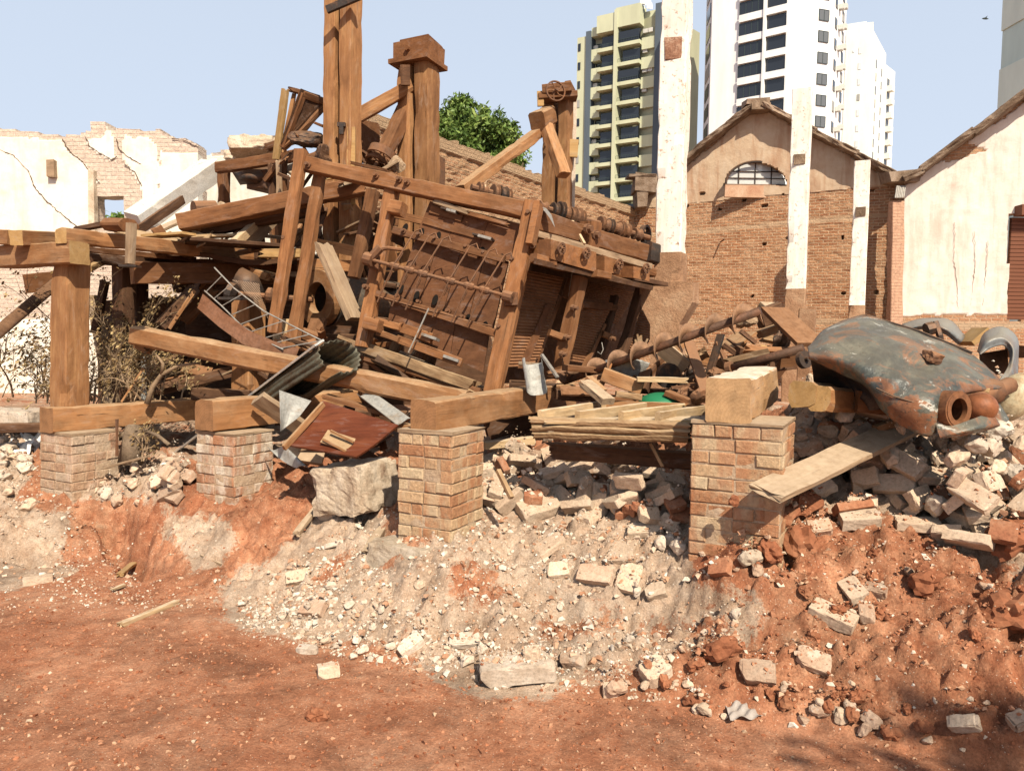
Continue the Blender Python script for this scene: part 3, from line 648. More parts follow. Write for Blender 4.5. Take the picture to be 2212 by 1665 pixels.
# gable warehouse
ga, gb = P(1362, 700, 22), P(1948, 700, 19.2)
def seglerp(pts):
    return lambda U: np.interp(U, [p[0] for p in pts], [p[1] for p in pts])
roof = seglerp([(1340, 452), (1378, 432), (1425, 396), (1480, 352), (1637, 224), (1652, 228), (1940, 385), (1990, 400)])
gbd = empty('brick_warehouse', (3.5, 21.6, 1), 'gabled brick warehouse wall with stained plaster peak and half round window', 'building')
holes = [(1518, 418, 6, 3), (1608, 432, 5, 3), (1690, 420, 4, 3), (1555, 452, 5, 3), (1652, 444, 7, 3), (1880, 412, 9, 3), (1650, 528, 4, 4), (1860, 505, 5, 4), (1820, 513, 5, 4), (1626, 640, 5, 4), (1820, 635, 6, 4), (1700, 515, 5, 4), (1892, 632, 5, 5), (1480, 445, 8, 3), (1430, 610, 5, 3)]
def hole_f(U, V):
    m = np.zeros(U.shape)
    for (u, v, a, b) in holes: m = np.maximum(m, ((np.abs(U - u) < a * .75) & (np.abs(V - v) < b * .75)).astype(float))
    return m
arch = lambda U, V, k=1.: (((U - 1632) / (66 * k)) ** 2 + ((V - 400) / (47 * k)) ** 2 < 1) & (V < 400)
plb = seglerp([(1300, 450), (1480, 441), (1700, 420), (1900, 403), (2000, 398)])
gw = wall_plane('gable_wall', (ga.x, ga.y), (gb.x, gb.y), .6, 9, .045, .035, lambda U, V, S, Z: (V > roof(U)) & ~arch(U, V),
     {'plaster': lambda U, V, S, Z: (V < plb(U) + 5 * fbm(S * 2, Z * 2, o=3, seed=2)).astype(float) * (V > roof(U) + 10 + 5 * fbm(S * 3, Z * 3, o=3, seed=12)),
      'band': lambda U, V, S, Z: ((np.abs(V - plb(U) - 62) < 5) | ((V > 690) & (V < 700))).astype(float) * .8}, .35, MW_brick, gbd, seed=21,
     disp=lambda U, V, S, Z: np.where(V < plb(U), 0, .018 * fbm(S * 5, Z * 11, o=3, seed=14)) - .16 * hole_f(U, V))
def along(a, b, u):   # point of plan line a-b under photo column u
    t = 0.
    for t in np.linspace(-.1, 1.3, 1401):
        x = a.x + (b.x - a.x) * t; y = a.y + (b.y - a.y) * t
        if project(np.array(x), np.array(y), np.array(3.))[0] > u: break
    return y
def cop(par, a, b, pts, off=.12, w=.5, h=.13):
    q = [P(u, v, along(a, b, u) - off) for u, v in pts]
    for p0, p1 in zip(q[:-1], q[1:]):
        d = (p1 - p0).normalized() * .02
        beam('coping', p0 - d, p1 + d, w, h, M_cop, parent=par, j=.03, ch=.02, up=(0, 0, 1))
cop(gbd, ga, gb, [(1376, 428), (1480, 350), (1634, 225)]); cop(gbd, ga, gb, [(1652, 226), (1760, 287), (1850, 336), (1942, 384)])
mb = MB()
for (u, v, wx, wz) in ((1632, 226, .62, .17), (1640, 236, .5, .2)): mb.box(P(u, v, along(ga, gb, u) - .1), (wx, .5, wz), j=.03)
mb.build('ridge_cap', M_cop, gbd)
mb = MB(); mb.box(P(1392, 398, 21.5), (.62, .5, .5), j=.04); mb.box(P(1385, 425, 21.5), (.35, .5, .6), j=.05); mb.box(P(1383, 383, 21.5), (.75, .55, .09), j=.03); mb.build('corner_stub', M_cop, gbd)
# half round window
wy = along(ga, gb, 1632) + .12
fr = MB(); cx = P(1632, 400, wy); rx, rz = px(66, wy), px(47, wy)
fr.tube([cx + Vector((math.cos(a) * rx, -.13, math.sin(a) * rz)) for a in np.linspace(0, math.pi, 26)], .035, 6)
fr.tube([cx - Vector((rx, 0, 0)), cx + Vector((rx, 0, 0))], .025, 5)
for k in (-.55, -.02, .5): fr.tube([cx + Vector((k * rx, 0, 0)), cx + Vector((k * rx, 0, math.sqrt(1 - k * k) * rz))], .018, 4)
for k in (.3, .6): fr.tube([cx + Vector((-math.sqrt(1 - k * k) * rx, 0, k * rz)), cx + Vector((math.sqrt(1 - k * k) * rx, 0, k * rz))], .018, 4)
wf = fr.build('window', M_iron, gbd)
gl = NT('dusty_glass', .25); gl.col((.62, .62, .58)); gl.b.inputs['Alpha'].default_value = .75; M_pane = gl.mat
mb = MB(); arcp = [cx + Vector((math.cos(a) * rx * .98, .02, math.sin(a) * rz * .98)) for a in np.linspace(0, math.pi, 20)]
mb.add(arcp + [p + Vector((0, .01, 0)) for p in arcp], [list(range(20)), list(range(20, 40))[::-1]]); mb.build('pane', M_pane, wf)
mb = MB(); yy = along(ga, gb, 1632) - .03; mb.box(P(1633, 414, yy), (px(134, yy), .07, px(26, yy)), Matrix.Identity(4), j=.01); mb.build('sill_band', stony('red_render', [(.3, (.36, .17, .1)), (.5, (.45, .27, .17)), (.75, (.56, .42, .3))], 2., .006), gbd)
for u in (1556, 1450): mb = MB(); mb.tube([P(u, 523, along(ga, gb, u) - .01), P(u + 9, 517, along(ga, gb, u) - .35)], .02, 5); mb.build('iron_stub', M_rust, gbd)
# right hand plastered warehouse
ra, rb = P(1943, 700, 18.9), P(2300, 700, 17.6)
roof2 = seglerp([(1920, 392), (1955, 387), (1985, 370), (2212, 210), (2330, 127)])
rbd = empty('plastered_warehouse', (9, 18.6, 1), 'white plastered warehouse wall with a rising dark roof edge and brown roller shutter', 'building')
rw = wall_plane('wall', (ra.x, ra.y), (rb.x, rb.y), .6, 8.6, .06, .05, lambda U, V, S, Z: (V > roof2(U)) & ~((U > 2181) & (V > 462) & (V < 690)),
     {'plaster': lambda U, V, S, Z: ((V < 679 + 3 * fbm(S * 4, Z * 4, o=2, seed=6)) & ~inpoly(U + 4 * fbm(S * 4, Z * 4, o=3, seed=2), V + 4 * fbm(S * 4, Z * 4, o=3, seed=3), [(1955, 398), (2060, 325), (2085, 305), (2130, 322), (2075, 345), (2050, 350), (2030, 352), (1995, 365), (1965, 392)])
                                     & (V > roof2(U) + 12 + 6 * fbm(S * 2, Z * 2, o=3, seed=16))).astype(float),
      'band': lambda U, V, S, Z: ((V > 697) & (V < 712)).astype(float)}, .35, MW_white, rbd, seed=31)
cop(rbd, ra, rb, [(1952, 388), (1990, 369), (2100, 288), (2212, 206), (2310, 136)], .15, .6, .15)
mb = MB(); mb.box(P(1944, 386, 18.9), (.75, .6, .28), j=.05); mb.build('gutter_block', M_cop, rbd)
mb = MB(); mb.bar(P(1936, 436, 18.7), P(1931, 790, 18.7), .3, .24, (0, 1, 0), j=.01); mb.build('pilaster', M_white, rbd)
mb = MB()
for k in range(6): mb.tube([P(1938 + k * 3.5, 402, 18.6), P(1934 + k * 3.5, 428, 18.5)], .022, 6)
mb.build('corrugated_scrap', M_steel, rbd)
sy = along(ra, rb, 2200) + .15; M_shut = NT('shutter', .6).col((.16, .06, .03)).mat; mb = MB()
z0_, z1_ = P(2200, 690, sy).z, P(2200, 470, sy).z
x0_, x1_ = P(2178, 600, sy).x, P(2330, 600, sy).x
for k in range(26): z = z0_ + (z1_ - z0_) * (k + .5) / 26; mb.box(((x0_ + x1_) / 2, sy, z), (x1_ - x0_, .05, (z1_ - z0_) / 30)); 
mb.box(((x0_ + x1_) / 2, sy + .06, (z0_ + z1_) / 2), (x1_ - x0_, .02, z1_ - z0_)); sh_ = mb.build('roller_shutter', M_shut, rbd)
mb = MB(); mb.box(((x0_ + x1_) / 2, sy - .22, z1_ + .12), (x1_ - x0_, .3, .24)); mb.build('shutter_box', M_shut, rbd)
for pts in ([(2063, 480), (2060, 560), (2066, 600), (2069, 670)], [(2105, 500), (2106, 580), (2095, 660)], [(2135, 520), (2128, 600), (2122, 660)]): crack_line('crack', pts, lambda u: along(ra, rb, u) - .012, .005, rbd, NT('hairline', 1.).col((.42, .3, .22)).mat)
# columns
TH = R(-25)
def pt_col(name, u, Y, zs, s, label, mats, patch=None, corbel=None, top=None):
    c = P(u, 735, Y); rt = empty(name, (c.x, Y, zs[0]), label, 'column', 'concrete columns of the demolished hall')
    Mz = Matrix.Translation((c.x, Y, 0)) @ Matrix.Rotation(TH, 4, 'Z')
    for k, (z0, z1, ss, mt, nm) in enumerate(zip(zs[:-1], zs[1:], s, mats, ('footing', 'shaft'))):
        v, f = beam_geo(z1 - z0, ss, ss, 30, .012, .004, k + int(u), broken=(2 if k == 1 and top else 0)); Mx = Matrix.Translation((0, 0, (z0 + z1) / 2)) @ Matrix.Rotation(R(-90), 4, 'Y')
        v = [Mx @ q for q in v]; me = mesh(nm, v, f, mt, attrs={'plaster': [.53] * len(v), 'band': [0.] * len(v), 'crack': [0.] * len(v)}); link(nm, me, rt, Mz)
    return rt, Mz
zt = lambda v, Y, u=1450: P(u, v, Y).z
c1, Mz = pt_col('concrete_column', 1444, 9.7, [.6, zt(548, 9.7), 7.1], [.34, .325], 'tall white column with rusty patch, raw below and winged by a corbel', [M_raw, M_white])
def outline(name, pts, y0, y1, mat, parent, M, j=.006):
    n = len(pts); v = [(x, y0, z) for x, z in pts] + [(x, y1, z) for x, z in pts]; v = [Vector((a + random.uniform(-j, j), b, c + random.uniform(-j, j))) for a, b, c in v]
    return link(name, mesh(name, v, [list(range(n)), list(range(n, 2 * n))[::-1]] + [[(k + 1) % n, k, n + k, n + (k + 1) % n] for k in range(n)], mat), parent, M)
za, zb, zc = zt(612, 9.7), zt(655, 9.7), zt(702, 9.7)
outline('corbel', [(-.17, .6), (.17, .6), (.17, zc), (.33, zb), (.33, za), (.12, za + .01), (-.12, za - .01), (-.33, za - .02), (-.34, zb), (-.19, zc)], -.2, .2, M_raw, c1, Mz)
mb = MB(); mb.box((0, -.165, zt(114, 9.7)), (.2, .02, .26), j=.012); mb.build('rust_patch', stony('rust_patch', [(.3, (.14, .06, .035)), (.5, (.3, .16, .1)), (.75, (.5, .36, .26))], 9., .02), c1, Mz)
c2, Mz2 = pt_col('concrete_column', 1715, 14.5, [.6, zt(625, 14.5, 1722), zt(196, 14.5, 1730)], [.36, .34], 'white column standing before the gable beside the half round window', [M_raw, M_white])
mb = MB(); mb.box((0, -.175, zt(349, 14.5, 1722)), (.21, .02, .18), j=.01); mb.build('rust_patch', M_cop, c2, Mz2)
outline('corbel', [(.1, .8), (.24, .8), (.36, zt(720, 14.5, 1722)), (.36, zt(668, 14.5, 1722)), (.1, zt(666, 14.5, 1722))], -.19, .19, M_raw, c2, Mz2)
c3, Mz3 = pt_col('concrete_column', 1848, 18.0, [.6, zt(660, 18, 1857), zt(350, 18, 1857)], [.36, .34], 'shortest white column beside the valley between the two warehouse roofs', [M_raw, M_white])
mb = MB(); mb.box((0, -.175, zt(460, 18, 1857)), (.21, .02, .2), j=.01); mb.build('rust_patch', M_cop, c3, Mz3)
# ---- towers
def pcol(name, c, rough=.7):
    m = NT(name, rough); n = m.noise(m.map(m.obj(), (1, 1, .25)), .5, 6, .6); m.col(m.mix(1., c, m.ramp(n, [(.35, .88), (.6, 1.03)]), 'MULTIPLY')); return m.mat
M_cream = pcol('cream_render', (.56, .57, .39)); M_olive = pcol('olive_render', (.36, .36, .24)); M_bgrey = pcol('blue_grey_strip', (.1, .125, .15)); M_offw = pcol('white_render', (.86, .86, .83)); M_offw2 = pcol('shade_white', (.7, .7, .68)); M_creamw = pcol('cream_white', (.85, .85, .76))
gm = NT('window_glass', .12); gm.col((.018, .022, .03)); gm.b.inputs['Specular IOR Level'].default_value = .6; M_glass = gm.mat
M_rail = NT('rail', .5).col((.05, .07, .07)).mat; M_ac = NT('ac_unit', .6).col((.6, .58, .52)).mat; M_curt = NT('curtained_glass', .3).col((.13, .14, .15)).mat
M_curt2 = NT('drawn_curtain', .4).col((.34, .33, .3)).mat
def inst(src, parent, M):
    o = src.copy(); COL.objects.link(o); o.parent = parent; o.matrix_basis = M; WM[o.name] = WM[parent.name] @ M
    for ch in list(KIDS.get(src.name, [])):
        d = ch.copy(); COL.objects.link(d); d.parent = o; WM[d.name] = WM[o.name]
    return o
KIDS = {}
class Facade:
    "local frame: x along the front, y into the building, z up"
    def __init__(s, root, a, b):
        a, b = Vector((a[0], a[1], 0)), Vector((b[0], b[1], 0)); s.L = (b - a).length; D = (b - a) / s.L; N = Vector((-D.y, D.x, 0))
        if N.dot(a) < 0: N = -N
        s.M = Matrix(((D.x, N.x, 0, a.x), (D.y, N.y, 0, a.y), (0, 0, 1, 0), (0, 0, 0, 1))); s.root = root; s.rel = WM[root.name].inverted() @ s.M; s.mb = MB()
    def box(s, x0, x1, y0, y1, z0, z1, m=0): s.mb.box(((x0 + x1) / 2, (y0 + y1) / 2, (z0 + z1) / 2), (abs(x1 - x0), abs(y1 - y0), abs(z1 - z0)), m=m)
    def flush(s, name, mats): return s.mb.build(name, mats, s.root, s.M)
    def proto(s, name, mbs, mat, kids=()):
        o = mbs.build(name, mat, s.root, s.M); KIDS[o.name] = [k.build(n, mt, o, s.M) for n, k, mt in kids]; s.used = False; return o
    def place(s, o, x, z, y=0):
        T = s.rel @ Matrix.Translation((x, y, z))
        if o.get('placed') is None: o['placed'] = 1; o.matrix_basis = T; WM[o.name] = s.M @ Matrix.Translation((x, y, z)); return o
        n = inst(o, s.root, T)
        if o.name.startswith('window') and random.random() < .3: n.data = s.alt(o)
        return n
    def alt(s, o):
        if not hasattr(s, '_alt'): s._alt = {}
        if o.name not in s._alt: d = o.data.copy(); d.materials.clear(); d.materials.append(M_curt2); s._alt[o.name] = d
        return s._alt[o.name]
# green tower (front recedes to the left)
ta, tb = P(1245, 220, 127), P(1428, 220, 119.5); tw = empty('apartment_tower', (ta.x, ta.y, 1), 'lime cream apartment tower with stacked dark balconies and grey vertical strips', 'building')
fa = Facade(tw, (ta.x, ta.y), (tb.x, tb.y)); L = fa.L; k = L / (1431 - 1247); X = lambda u: (u - 1247) * k
zt_ = P(1380, 14, 121).z; fh = px(40.6, 121); nf = 17
fa.box(X(1247), X(1268), 0, 14, 0, zt_ - 2.6); fa.box(X(1268), X(1279), -.3, 14, 0, zt_ - 2, 1)
fa.box(X(1279), X(1388), 1.6, 14, 0, zt_ - .8); fa.box(X(1279), X(1298), 0, 1.6, zt_ - 2.9, zt_ - 1.5); fa.box(X(1296), X(1337), -1.0, 1.6, zt_ - 3.0, zt_ - .3); fa.box(X(1337), X(1388), -1.0, 1.6, zt_ - 2.7, zt_ + .3); fa.box(X(1335), X(1342), -1.2, 1.6, 0, zt_)
fa.box(X(1388), X(1416), 1.0, 14, 0, zt_ - .4); fa.box(X(1416), X(1431), -.2, 14, 0, zt_, 1)
win = MB(); win.box((0, 0, 0), (X(1416) - X(1397), .08, 1.15)); W1 = fa.proto('window', win, M_glass)
wn2 = MB(); wn2.box((0, 0, 0), (1.35, .08, 1.2)); W2 = fa.proto('window', wn2, M_glass)
wn3 = MB(); wn3.box((0, 0, 0), (.45, .1, 1.2)); W3 = fa.proto('window', wn3, M_glass)
def balc(w, side):
    b = MB(); b.box((0, -.5, .28), (w, .12, .56)); b.box((0, .35, .06), (w, 1.7, .12)); b.box((side * w / 2, .3, .3), (.12, 1.6, .6))
    r = MB(); r.box((0, -.5, 1.12), (w * .92, .04, .05))
    for q in range(13): r.box((-w * .46 + q * w * .92 / 12, -.5, .87), (.03, .03, .5))
    d = MB(); d.box((w * .06, .35, 1.4), (w * .8, .1, 2.3)); return b, [('railing', r, M_rail), ('glass_door', d, M_glass)]
b1, k1 = balc(X(1336) - X(1297), -1); B1 = fa.proto('balcony', b1, M_cream, k1); b2, k2 = balc(X(1387) - X(1341), 1); B2 = fa.proto('balcony', b2, M_cream, k2)
acm = MB(); acm.box((0, 0, 0), (.75, .35, .6)); AC = fa.proto('air_conditioner', acm, M_ac); rnd_ = random.Random(4)
gz = MB(); gz.box((0, -.5, 1.35), (X(1387) - X(1343), .08, 1.9)); GZD = fa.proto('glazed_balcony_front', gz, M_glass)
for f in range(nf):
    zf = zt_ - 2.7 - (f + 1) * fh
    if zf < 2: break
    zl = zf + .5; zc_ = zf
    fa.box(X(1279), X(1299), 0, 1.6, zf - 1.1 + fh * .0, zf + .75); fa.box(X(1388), X(1416), 0, 1.0, zf - .75, zf + 1.0)
    fa.place(W3, X(1252), zf + 1.5, -.03); fa.place(W2, X(1290), zf + 1.45, 1.5 if 0 else 1.55); fa.place(W1, X(1404), zf + 1.75, .97)
    fa.place(B1, X(1316.5), zf - .25, -.35); fa.place(B2, X(1364), zf, -.35)
    if f in (0, 2): fa.place(GZD, X(1364), zf, -.2)
    if f in (0, 2, 5, 7, 8): fa.place(AC, X(1284), zf + 1.3, .9)
    if f < 4: fa.place(AC, X(1394), zf + 2.1, .4); 
    if f in (0, 2): fa.place(AC, X(1405), zf + 2.1, .4)
fa.flush('walls', [M_cream, M_bgrey])
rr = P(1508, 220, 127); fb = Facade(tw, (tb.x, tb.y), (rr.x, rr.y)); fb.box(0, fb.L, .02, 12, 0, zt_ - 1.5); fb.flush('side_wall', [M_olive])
hd = MB(); hd.box((0, 0, 0), (.9, .9, .9), j=.15); HD = fb.proto('vent_hood', hd, M_rail)
for q in range(8): fb.place(HD, fb.L + .2, zt_ - 9.2 - q * fh * .965, 1)
mb = MB(); q = P(1397, 8, 121); mb.tube([P(1384, 18, 121), P(1384, -3, 121)], .12, 6)
for (u, v) in ((1392, 5), (1401, 6), (1403, 14)): mb.tube([P(u, 20, 121), P(u, v, 121)], .06, 5); mb.box(P(u, v, 121), (.9, .3, .7), j=.15)
mb.build('roof_antenna', M_offw, tw)
# white tower
wa, wb = P(1534, 180, 104), P(1698, 180, 98); wc = P(1791, 180, 100); we = P(1823, 180, 108); ww = empty('apartment_tower', (wa.x, wa.y, 1), 'tallest white apartment tower with two columns of black glazed balconies', 'building')
zt_ = 60; fh = px(43.3, 101)
f1 = Facade(ww, (wa.x, wa.y), (wb.x, wb.y)); k = f1.L / (1700 - 1538); X = lambda u: (u - 1538) * k
f1.box(0, X(1600), 0, 12, 0, zt_); f1.box(X(1600), X(1700), 1.5, 12, 0, zt_); f1.box(X(1652), X(1656.5), -.6, 1.5, 0, zt_); f1.box(X(1697), X(1701), -.1, 1.5, 0, zt_)
bb = MB(); wv = X(1652) - X(1600); bb.box((0, -.35, .45), (wv, .15, .9)); bb.box((0, .5, .08), (wv, 1.8, .16)); g_ = MB(); g_.box((0, -.15, 1.7), (wv, .08, 1.65)); g3 = MB()
for q in range(5): g3.box((-wv / 2 + wv * q / 4, -.2, 1.7), (.06, .08, 1.6))
BA = f1.proto('balcony', bb, M_offw, [('glazing', g_, M_glass), ('mullions', g3, M_rail)])
bb = MB(); wv = X(1697) - X(1656.5); bb.box((0, -.1, .45), (wv, .15, .9)); bb.box((0, .6, .08), (wv, 1.8, .16)); g_ = MB(); g_.box((0, .1, 1.7), (wv, .08, 1.65))
BB = f1.proto('balcony', bb, M_offw, [('glazing', g_, M_glass)])
z_first = P(1625, 176, 101).z
fl = [z_first + q * fh for q in range(-10, 8)]
for z in fl:
    if z < 1: continue
    f1.place(BA, X(1626), z - .45); f1.place(BB, X(1677), z - .3)
f1.flush('walls', [M_offw])
f2 = Facade(ww, (wb.x, wb.y), (wc.x, wc.y)); f2.box(0, f2.L, .03, 12, 0, zt_)
wn = MB(); wn.box((0, -.02, 0), (1.45, .1, 1.3)); wfm = MB()
for q in (-.75, 0, .75): wfm.box((q, -.06, 0), (.05, .1, 1.35))
wfm.box((0, -.06, .67), (1.55, .1, .05)); wfm.box((0, -.06, -.67), (1.55, .1, .05)); W4 = f2.proto('window', wn, M_curt, [('frame', wfm, M_rail)])
for z in fl: f2.place(W4, (1776 - 1700) / (1793 - 1700) * f2.L, z - .1) if z > 1 else None
f2.flush('walls', [M_offw])
f3 = Facade(ww, (wc.x, wc.y), (we.x, we.y)); f3.box(0, f3.L, .03, 10, 0, zt_)
wn = MB(); wn.box((0, -.02, 0), (1.1, .1, 1.3)); W5 = f3.proto('window', wn, M_glass); acm = MB(); acm.box((0, -.3, 0), (.8, .6, .6)); A5 = f3.proto('air_conditioner', acm, M_ac)
for z in fl:
    if z > 1: f3.place(W5, f3.L * .3, z); f3.place(W5, f3.L * .78, z - .2); f3.place(A5, f3.L * .5, z + .1); f3.place(A5, f3.L * .72, z + .9)
f3.flush('walls', [M_offw])
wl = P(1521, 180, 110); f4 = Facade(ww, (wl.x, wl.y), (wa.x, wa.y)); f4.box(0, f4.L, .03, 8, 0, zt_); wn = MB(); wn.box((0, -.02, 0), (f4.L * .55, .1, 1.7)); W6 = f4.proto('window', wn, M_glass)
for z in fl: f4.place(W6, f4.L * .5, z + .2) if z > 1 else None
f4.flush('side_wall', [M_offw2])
# stepped cream block and slim block behind
def block(u0, u1, Y0, Y1, vtop, label, mat, wins=(), balc_=None, steps=()):
    a, b = P(u0, 220, Y0), P(u1, 220, Y1); rt = empty('apartment_block', (a.x, a.y, 1), label, 'building'); f = Facade(rt, (a.x, a.y), (b.x, b.y)); zz = P((u0 + u1) / 2, vtop, (Y0 + Y1) / 2).z
    f.box(0, f.L, 0, 12, 0, zz)
    for (s0, s1, dv) in steps: f.box(f.L * s0, f.L * s1, .2, 10, zz, zz + px(dv, Y0))
    for (t, w_, h_, n, mt, pit) in wins:
        q = MB(); q.box((0, -.03, 0), (w_, .1, h_)); pr = f.proto('window', q, mt)
        for i in range(n): f.place(pr, f.L * t, zz - 5 - i * px(pit, Y0))
    f.flush('walls', [mat]); return f, zz
block(1822, 1880, 150, 148, 52, 'stepped cream white apartment block beside the tallest tower', M_creamw, [(.3, .3, .4, 1, M_offw2, 10), (.55, .5, 1.2, 9, M_offw2, 32)], steps=[(0, .75, 4)])
fx, zx = block(1880, 1910, 148, 160, 92, 'narrow set back wing of pale apartments with tiny windows', M_creamw, [(.3, .7, 1.5, 10, M_curt, 28), (.7, .6, 1.4, 10, M_curt, 28)])
fx, zx = block(1908, 1931, 175, 180, 147, 'slim far white block with a single stack of shaded balconies', M_creamw)
bn = MB(); bn.box((0, -.6, .5), (1.6, 1.2, 1.2)); bn2 = MB(); bn2.box((0, -.02, 2.0), (1.5, .1, 1.6)); BN = fx.proto('balcony', bn, M_creamw, [('recess_shade', bn2, M_curt)])  # flush dark panel paints the shade of each balcony recess
for i in range(8): fx.place(BN, fx.L * .38, zx - 5.5 - i * px(28, 177))
# green glass block far right
M_gg = pcol('green_glass', (.62, .7, .6), .3); ga_, gb_ = P(2160, 120, 62), P(2330, 120, 54); gg = empty('office_block', (ga_.x, ga_.y, 1), 'pale green clad office block cut off by the picture edge', 'building')
f = Facade(gg, (ga_.x, ga_.y), (gb_.x, gb_.y)); 
for i in range(14): f.box(0, f.L, 0 if i % 2 else .12, 10, i * 3., i * 3. + (3.0 if i % 2 else 3.0), 0 if i % 2 else 1)
f.flush('cladding', [M_gg, pcol('dark_green_glass', (.5, .62, .56), .3)])
f.box(-.35, 0, .2, 9, P(2160, 108, 62).z, 30, 0); f.mb.v and None; o_ = f.mb; f.mb = MB(); f.mb.box((-.25, 3, P(2160, 50, 62).z + 2), (.5, 5, 9)); f.flush('dark_fin', [M_rail])
# ---- trees
def leaf_tree(name, base, centres, n, lsize, label, trunk_h, seed=1, twig=True):
    r = random.Random(seed); rt = empty(name, base, label, 'tree'); vs = []; fs = []; tn = []
    m = MAT_LEAF
    for i in range(n):
        c, rad = r.choices(centres, [q[1] ** 2 for q in centres])[0]
        d = Vector((r.gauss(0, 1), r.gauss(0, 1), r.gauss(0, 1))).normalized(); rr = rad * (r.random() ** .45); p = Vector(c) + Vector((d.x * rr, d.y * rr, d.z * rr * .85))
        if mnoise.noise(p * 1.1) + .5 * mnoise.noise(p * 3.1) < (-.02 if rr > rad * .62 else -.3): continue
        t0 = mnoise.noise(p * 2.5)
        for q in range(5):
            pp = p + Vector((r.gauss(0, 1), r.gauss(0, 1), r.gauss(0, 1))) * lsize * .9; a = Vector((r.gauss(0, 1), r.gauss(0, 1), r.gauss(0, 1) + .5)).normalized(); b = a.orthogonal().normalized(); 
            b = Matrix.Rotation(r.uniform(0, 6.28), 3, a) @ b; c2 = a.cross(b); s = lsize * r.uniform(.7, 1.3); k = len(vs)
            vs += [pp - b * s, pp + c2 * s * .38, pp + b * s, pp - c2 * s * .38]; fs.append((k, k + 1, k + 2, k + 3)); tn += [t0 + r.uniform(-.3, .3)] * 4
    link('crown', mesh('crown', vs, fs, m, attrs={'tone': tn}), rt, Matrix.Identity(4))
    tb_ = MB(); b0 = Vector(base)
    for c, rad in centres: tb_.tube([b0, b0 + Vector((0, 0, trunk_h * .5)), b0.lerp(Vector(c), .6) + Vector((0, 0, trunk_h * .1)), Vector(c)], [.22, .18, .1, .03], 7)
    tb_.build('trunk', M_bark, rt, Matrix.Identity(4)); return rt
ml = NT('leaves', .5); tt = ml.attr('tone'); ml.col(ml.ramp(ml.math('ADD', ml.math('MULTIPLY', tt, .5), .5), [(.2, (.055, .1, .02)), (.5, (.12, .19, .04)), (.85, (.28, .35, .09))]))
ml.b.inputs['Transmission Weight'].default_value = 0; MAT_LEAF = ml.mat
M_bark = stony('bark', [(.3, (.12, .08, .05)), (.6, (.25, .18, .12))], 6., .02)
cc = [(P(u, v, Y), px(rad, Y)) for u, v, Y, rad in ((1000, 262, 27, 56), (955, 300, 26, 54), (1045, 285, 27, 58), (1085, 300, 27.5, 40), (1060, 345, 27, 45), (1110, 345, 28, 36), (990, 330, 26, 55), (880, 315, 26, 42), (905, 290, 26, 45), (850, 318, 26.5, 22), (1000, 232, 27, 22), (1130, 352, 28, 22))]
leaf_tree('leafy_tree', (P(1000, 735, 27).x, 27, 1), cc, 8500, .1, 'bushy dark green tree rising behind the brick boundary wall', 3.5, 3)
cc = [(P(u, v, 26), px(rad, 26)) for u, v, rad in ((205, 480, 22), (225, 492, 16), (260, 478, 13))]
leaf_tree('leafy_tree', (P(215, 735, 26).x, 26, 1), cc, 500, .1, 'small green tree seen through the square window hole', 2.5, 5)
# bird
mb = MB(); b0 = P(2128, 41, 40); mb.tube([b0 + Vector((-.16, 0, 0)), b0 + Vector((-.05, 0, .01)), b0 + Vector((.08, 0, 0)), b0 + Vector((.18, 0, -.01))], [.01, .05, .045, .008], 7)
mb.add([b0 + Vector(q) for q in ((-.04, 0, .02), (.06, 0, .02), (.02, -.18, .09), (-.02, .2, .1))], [(0, 1, 2), (1, 0, 3)]); tag(mb.build('bird', M_rail, smooth=True), 'small dark bird flying beside the pale green office block', 'bird')
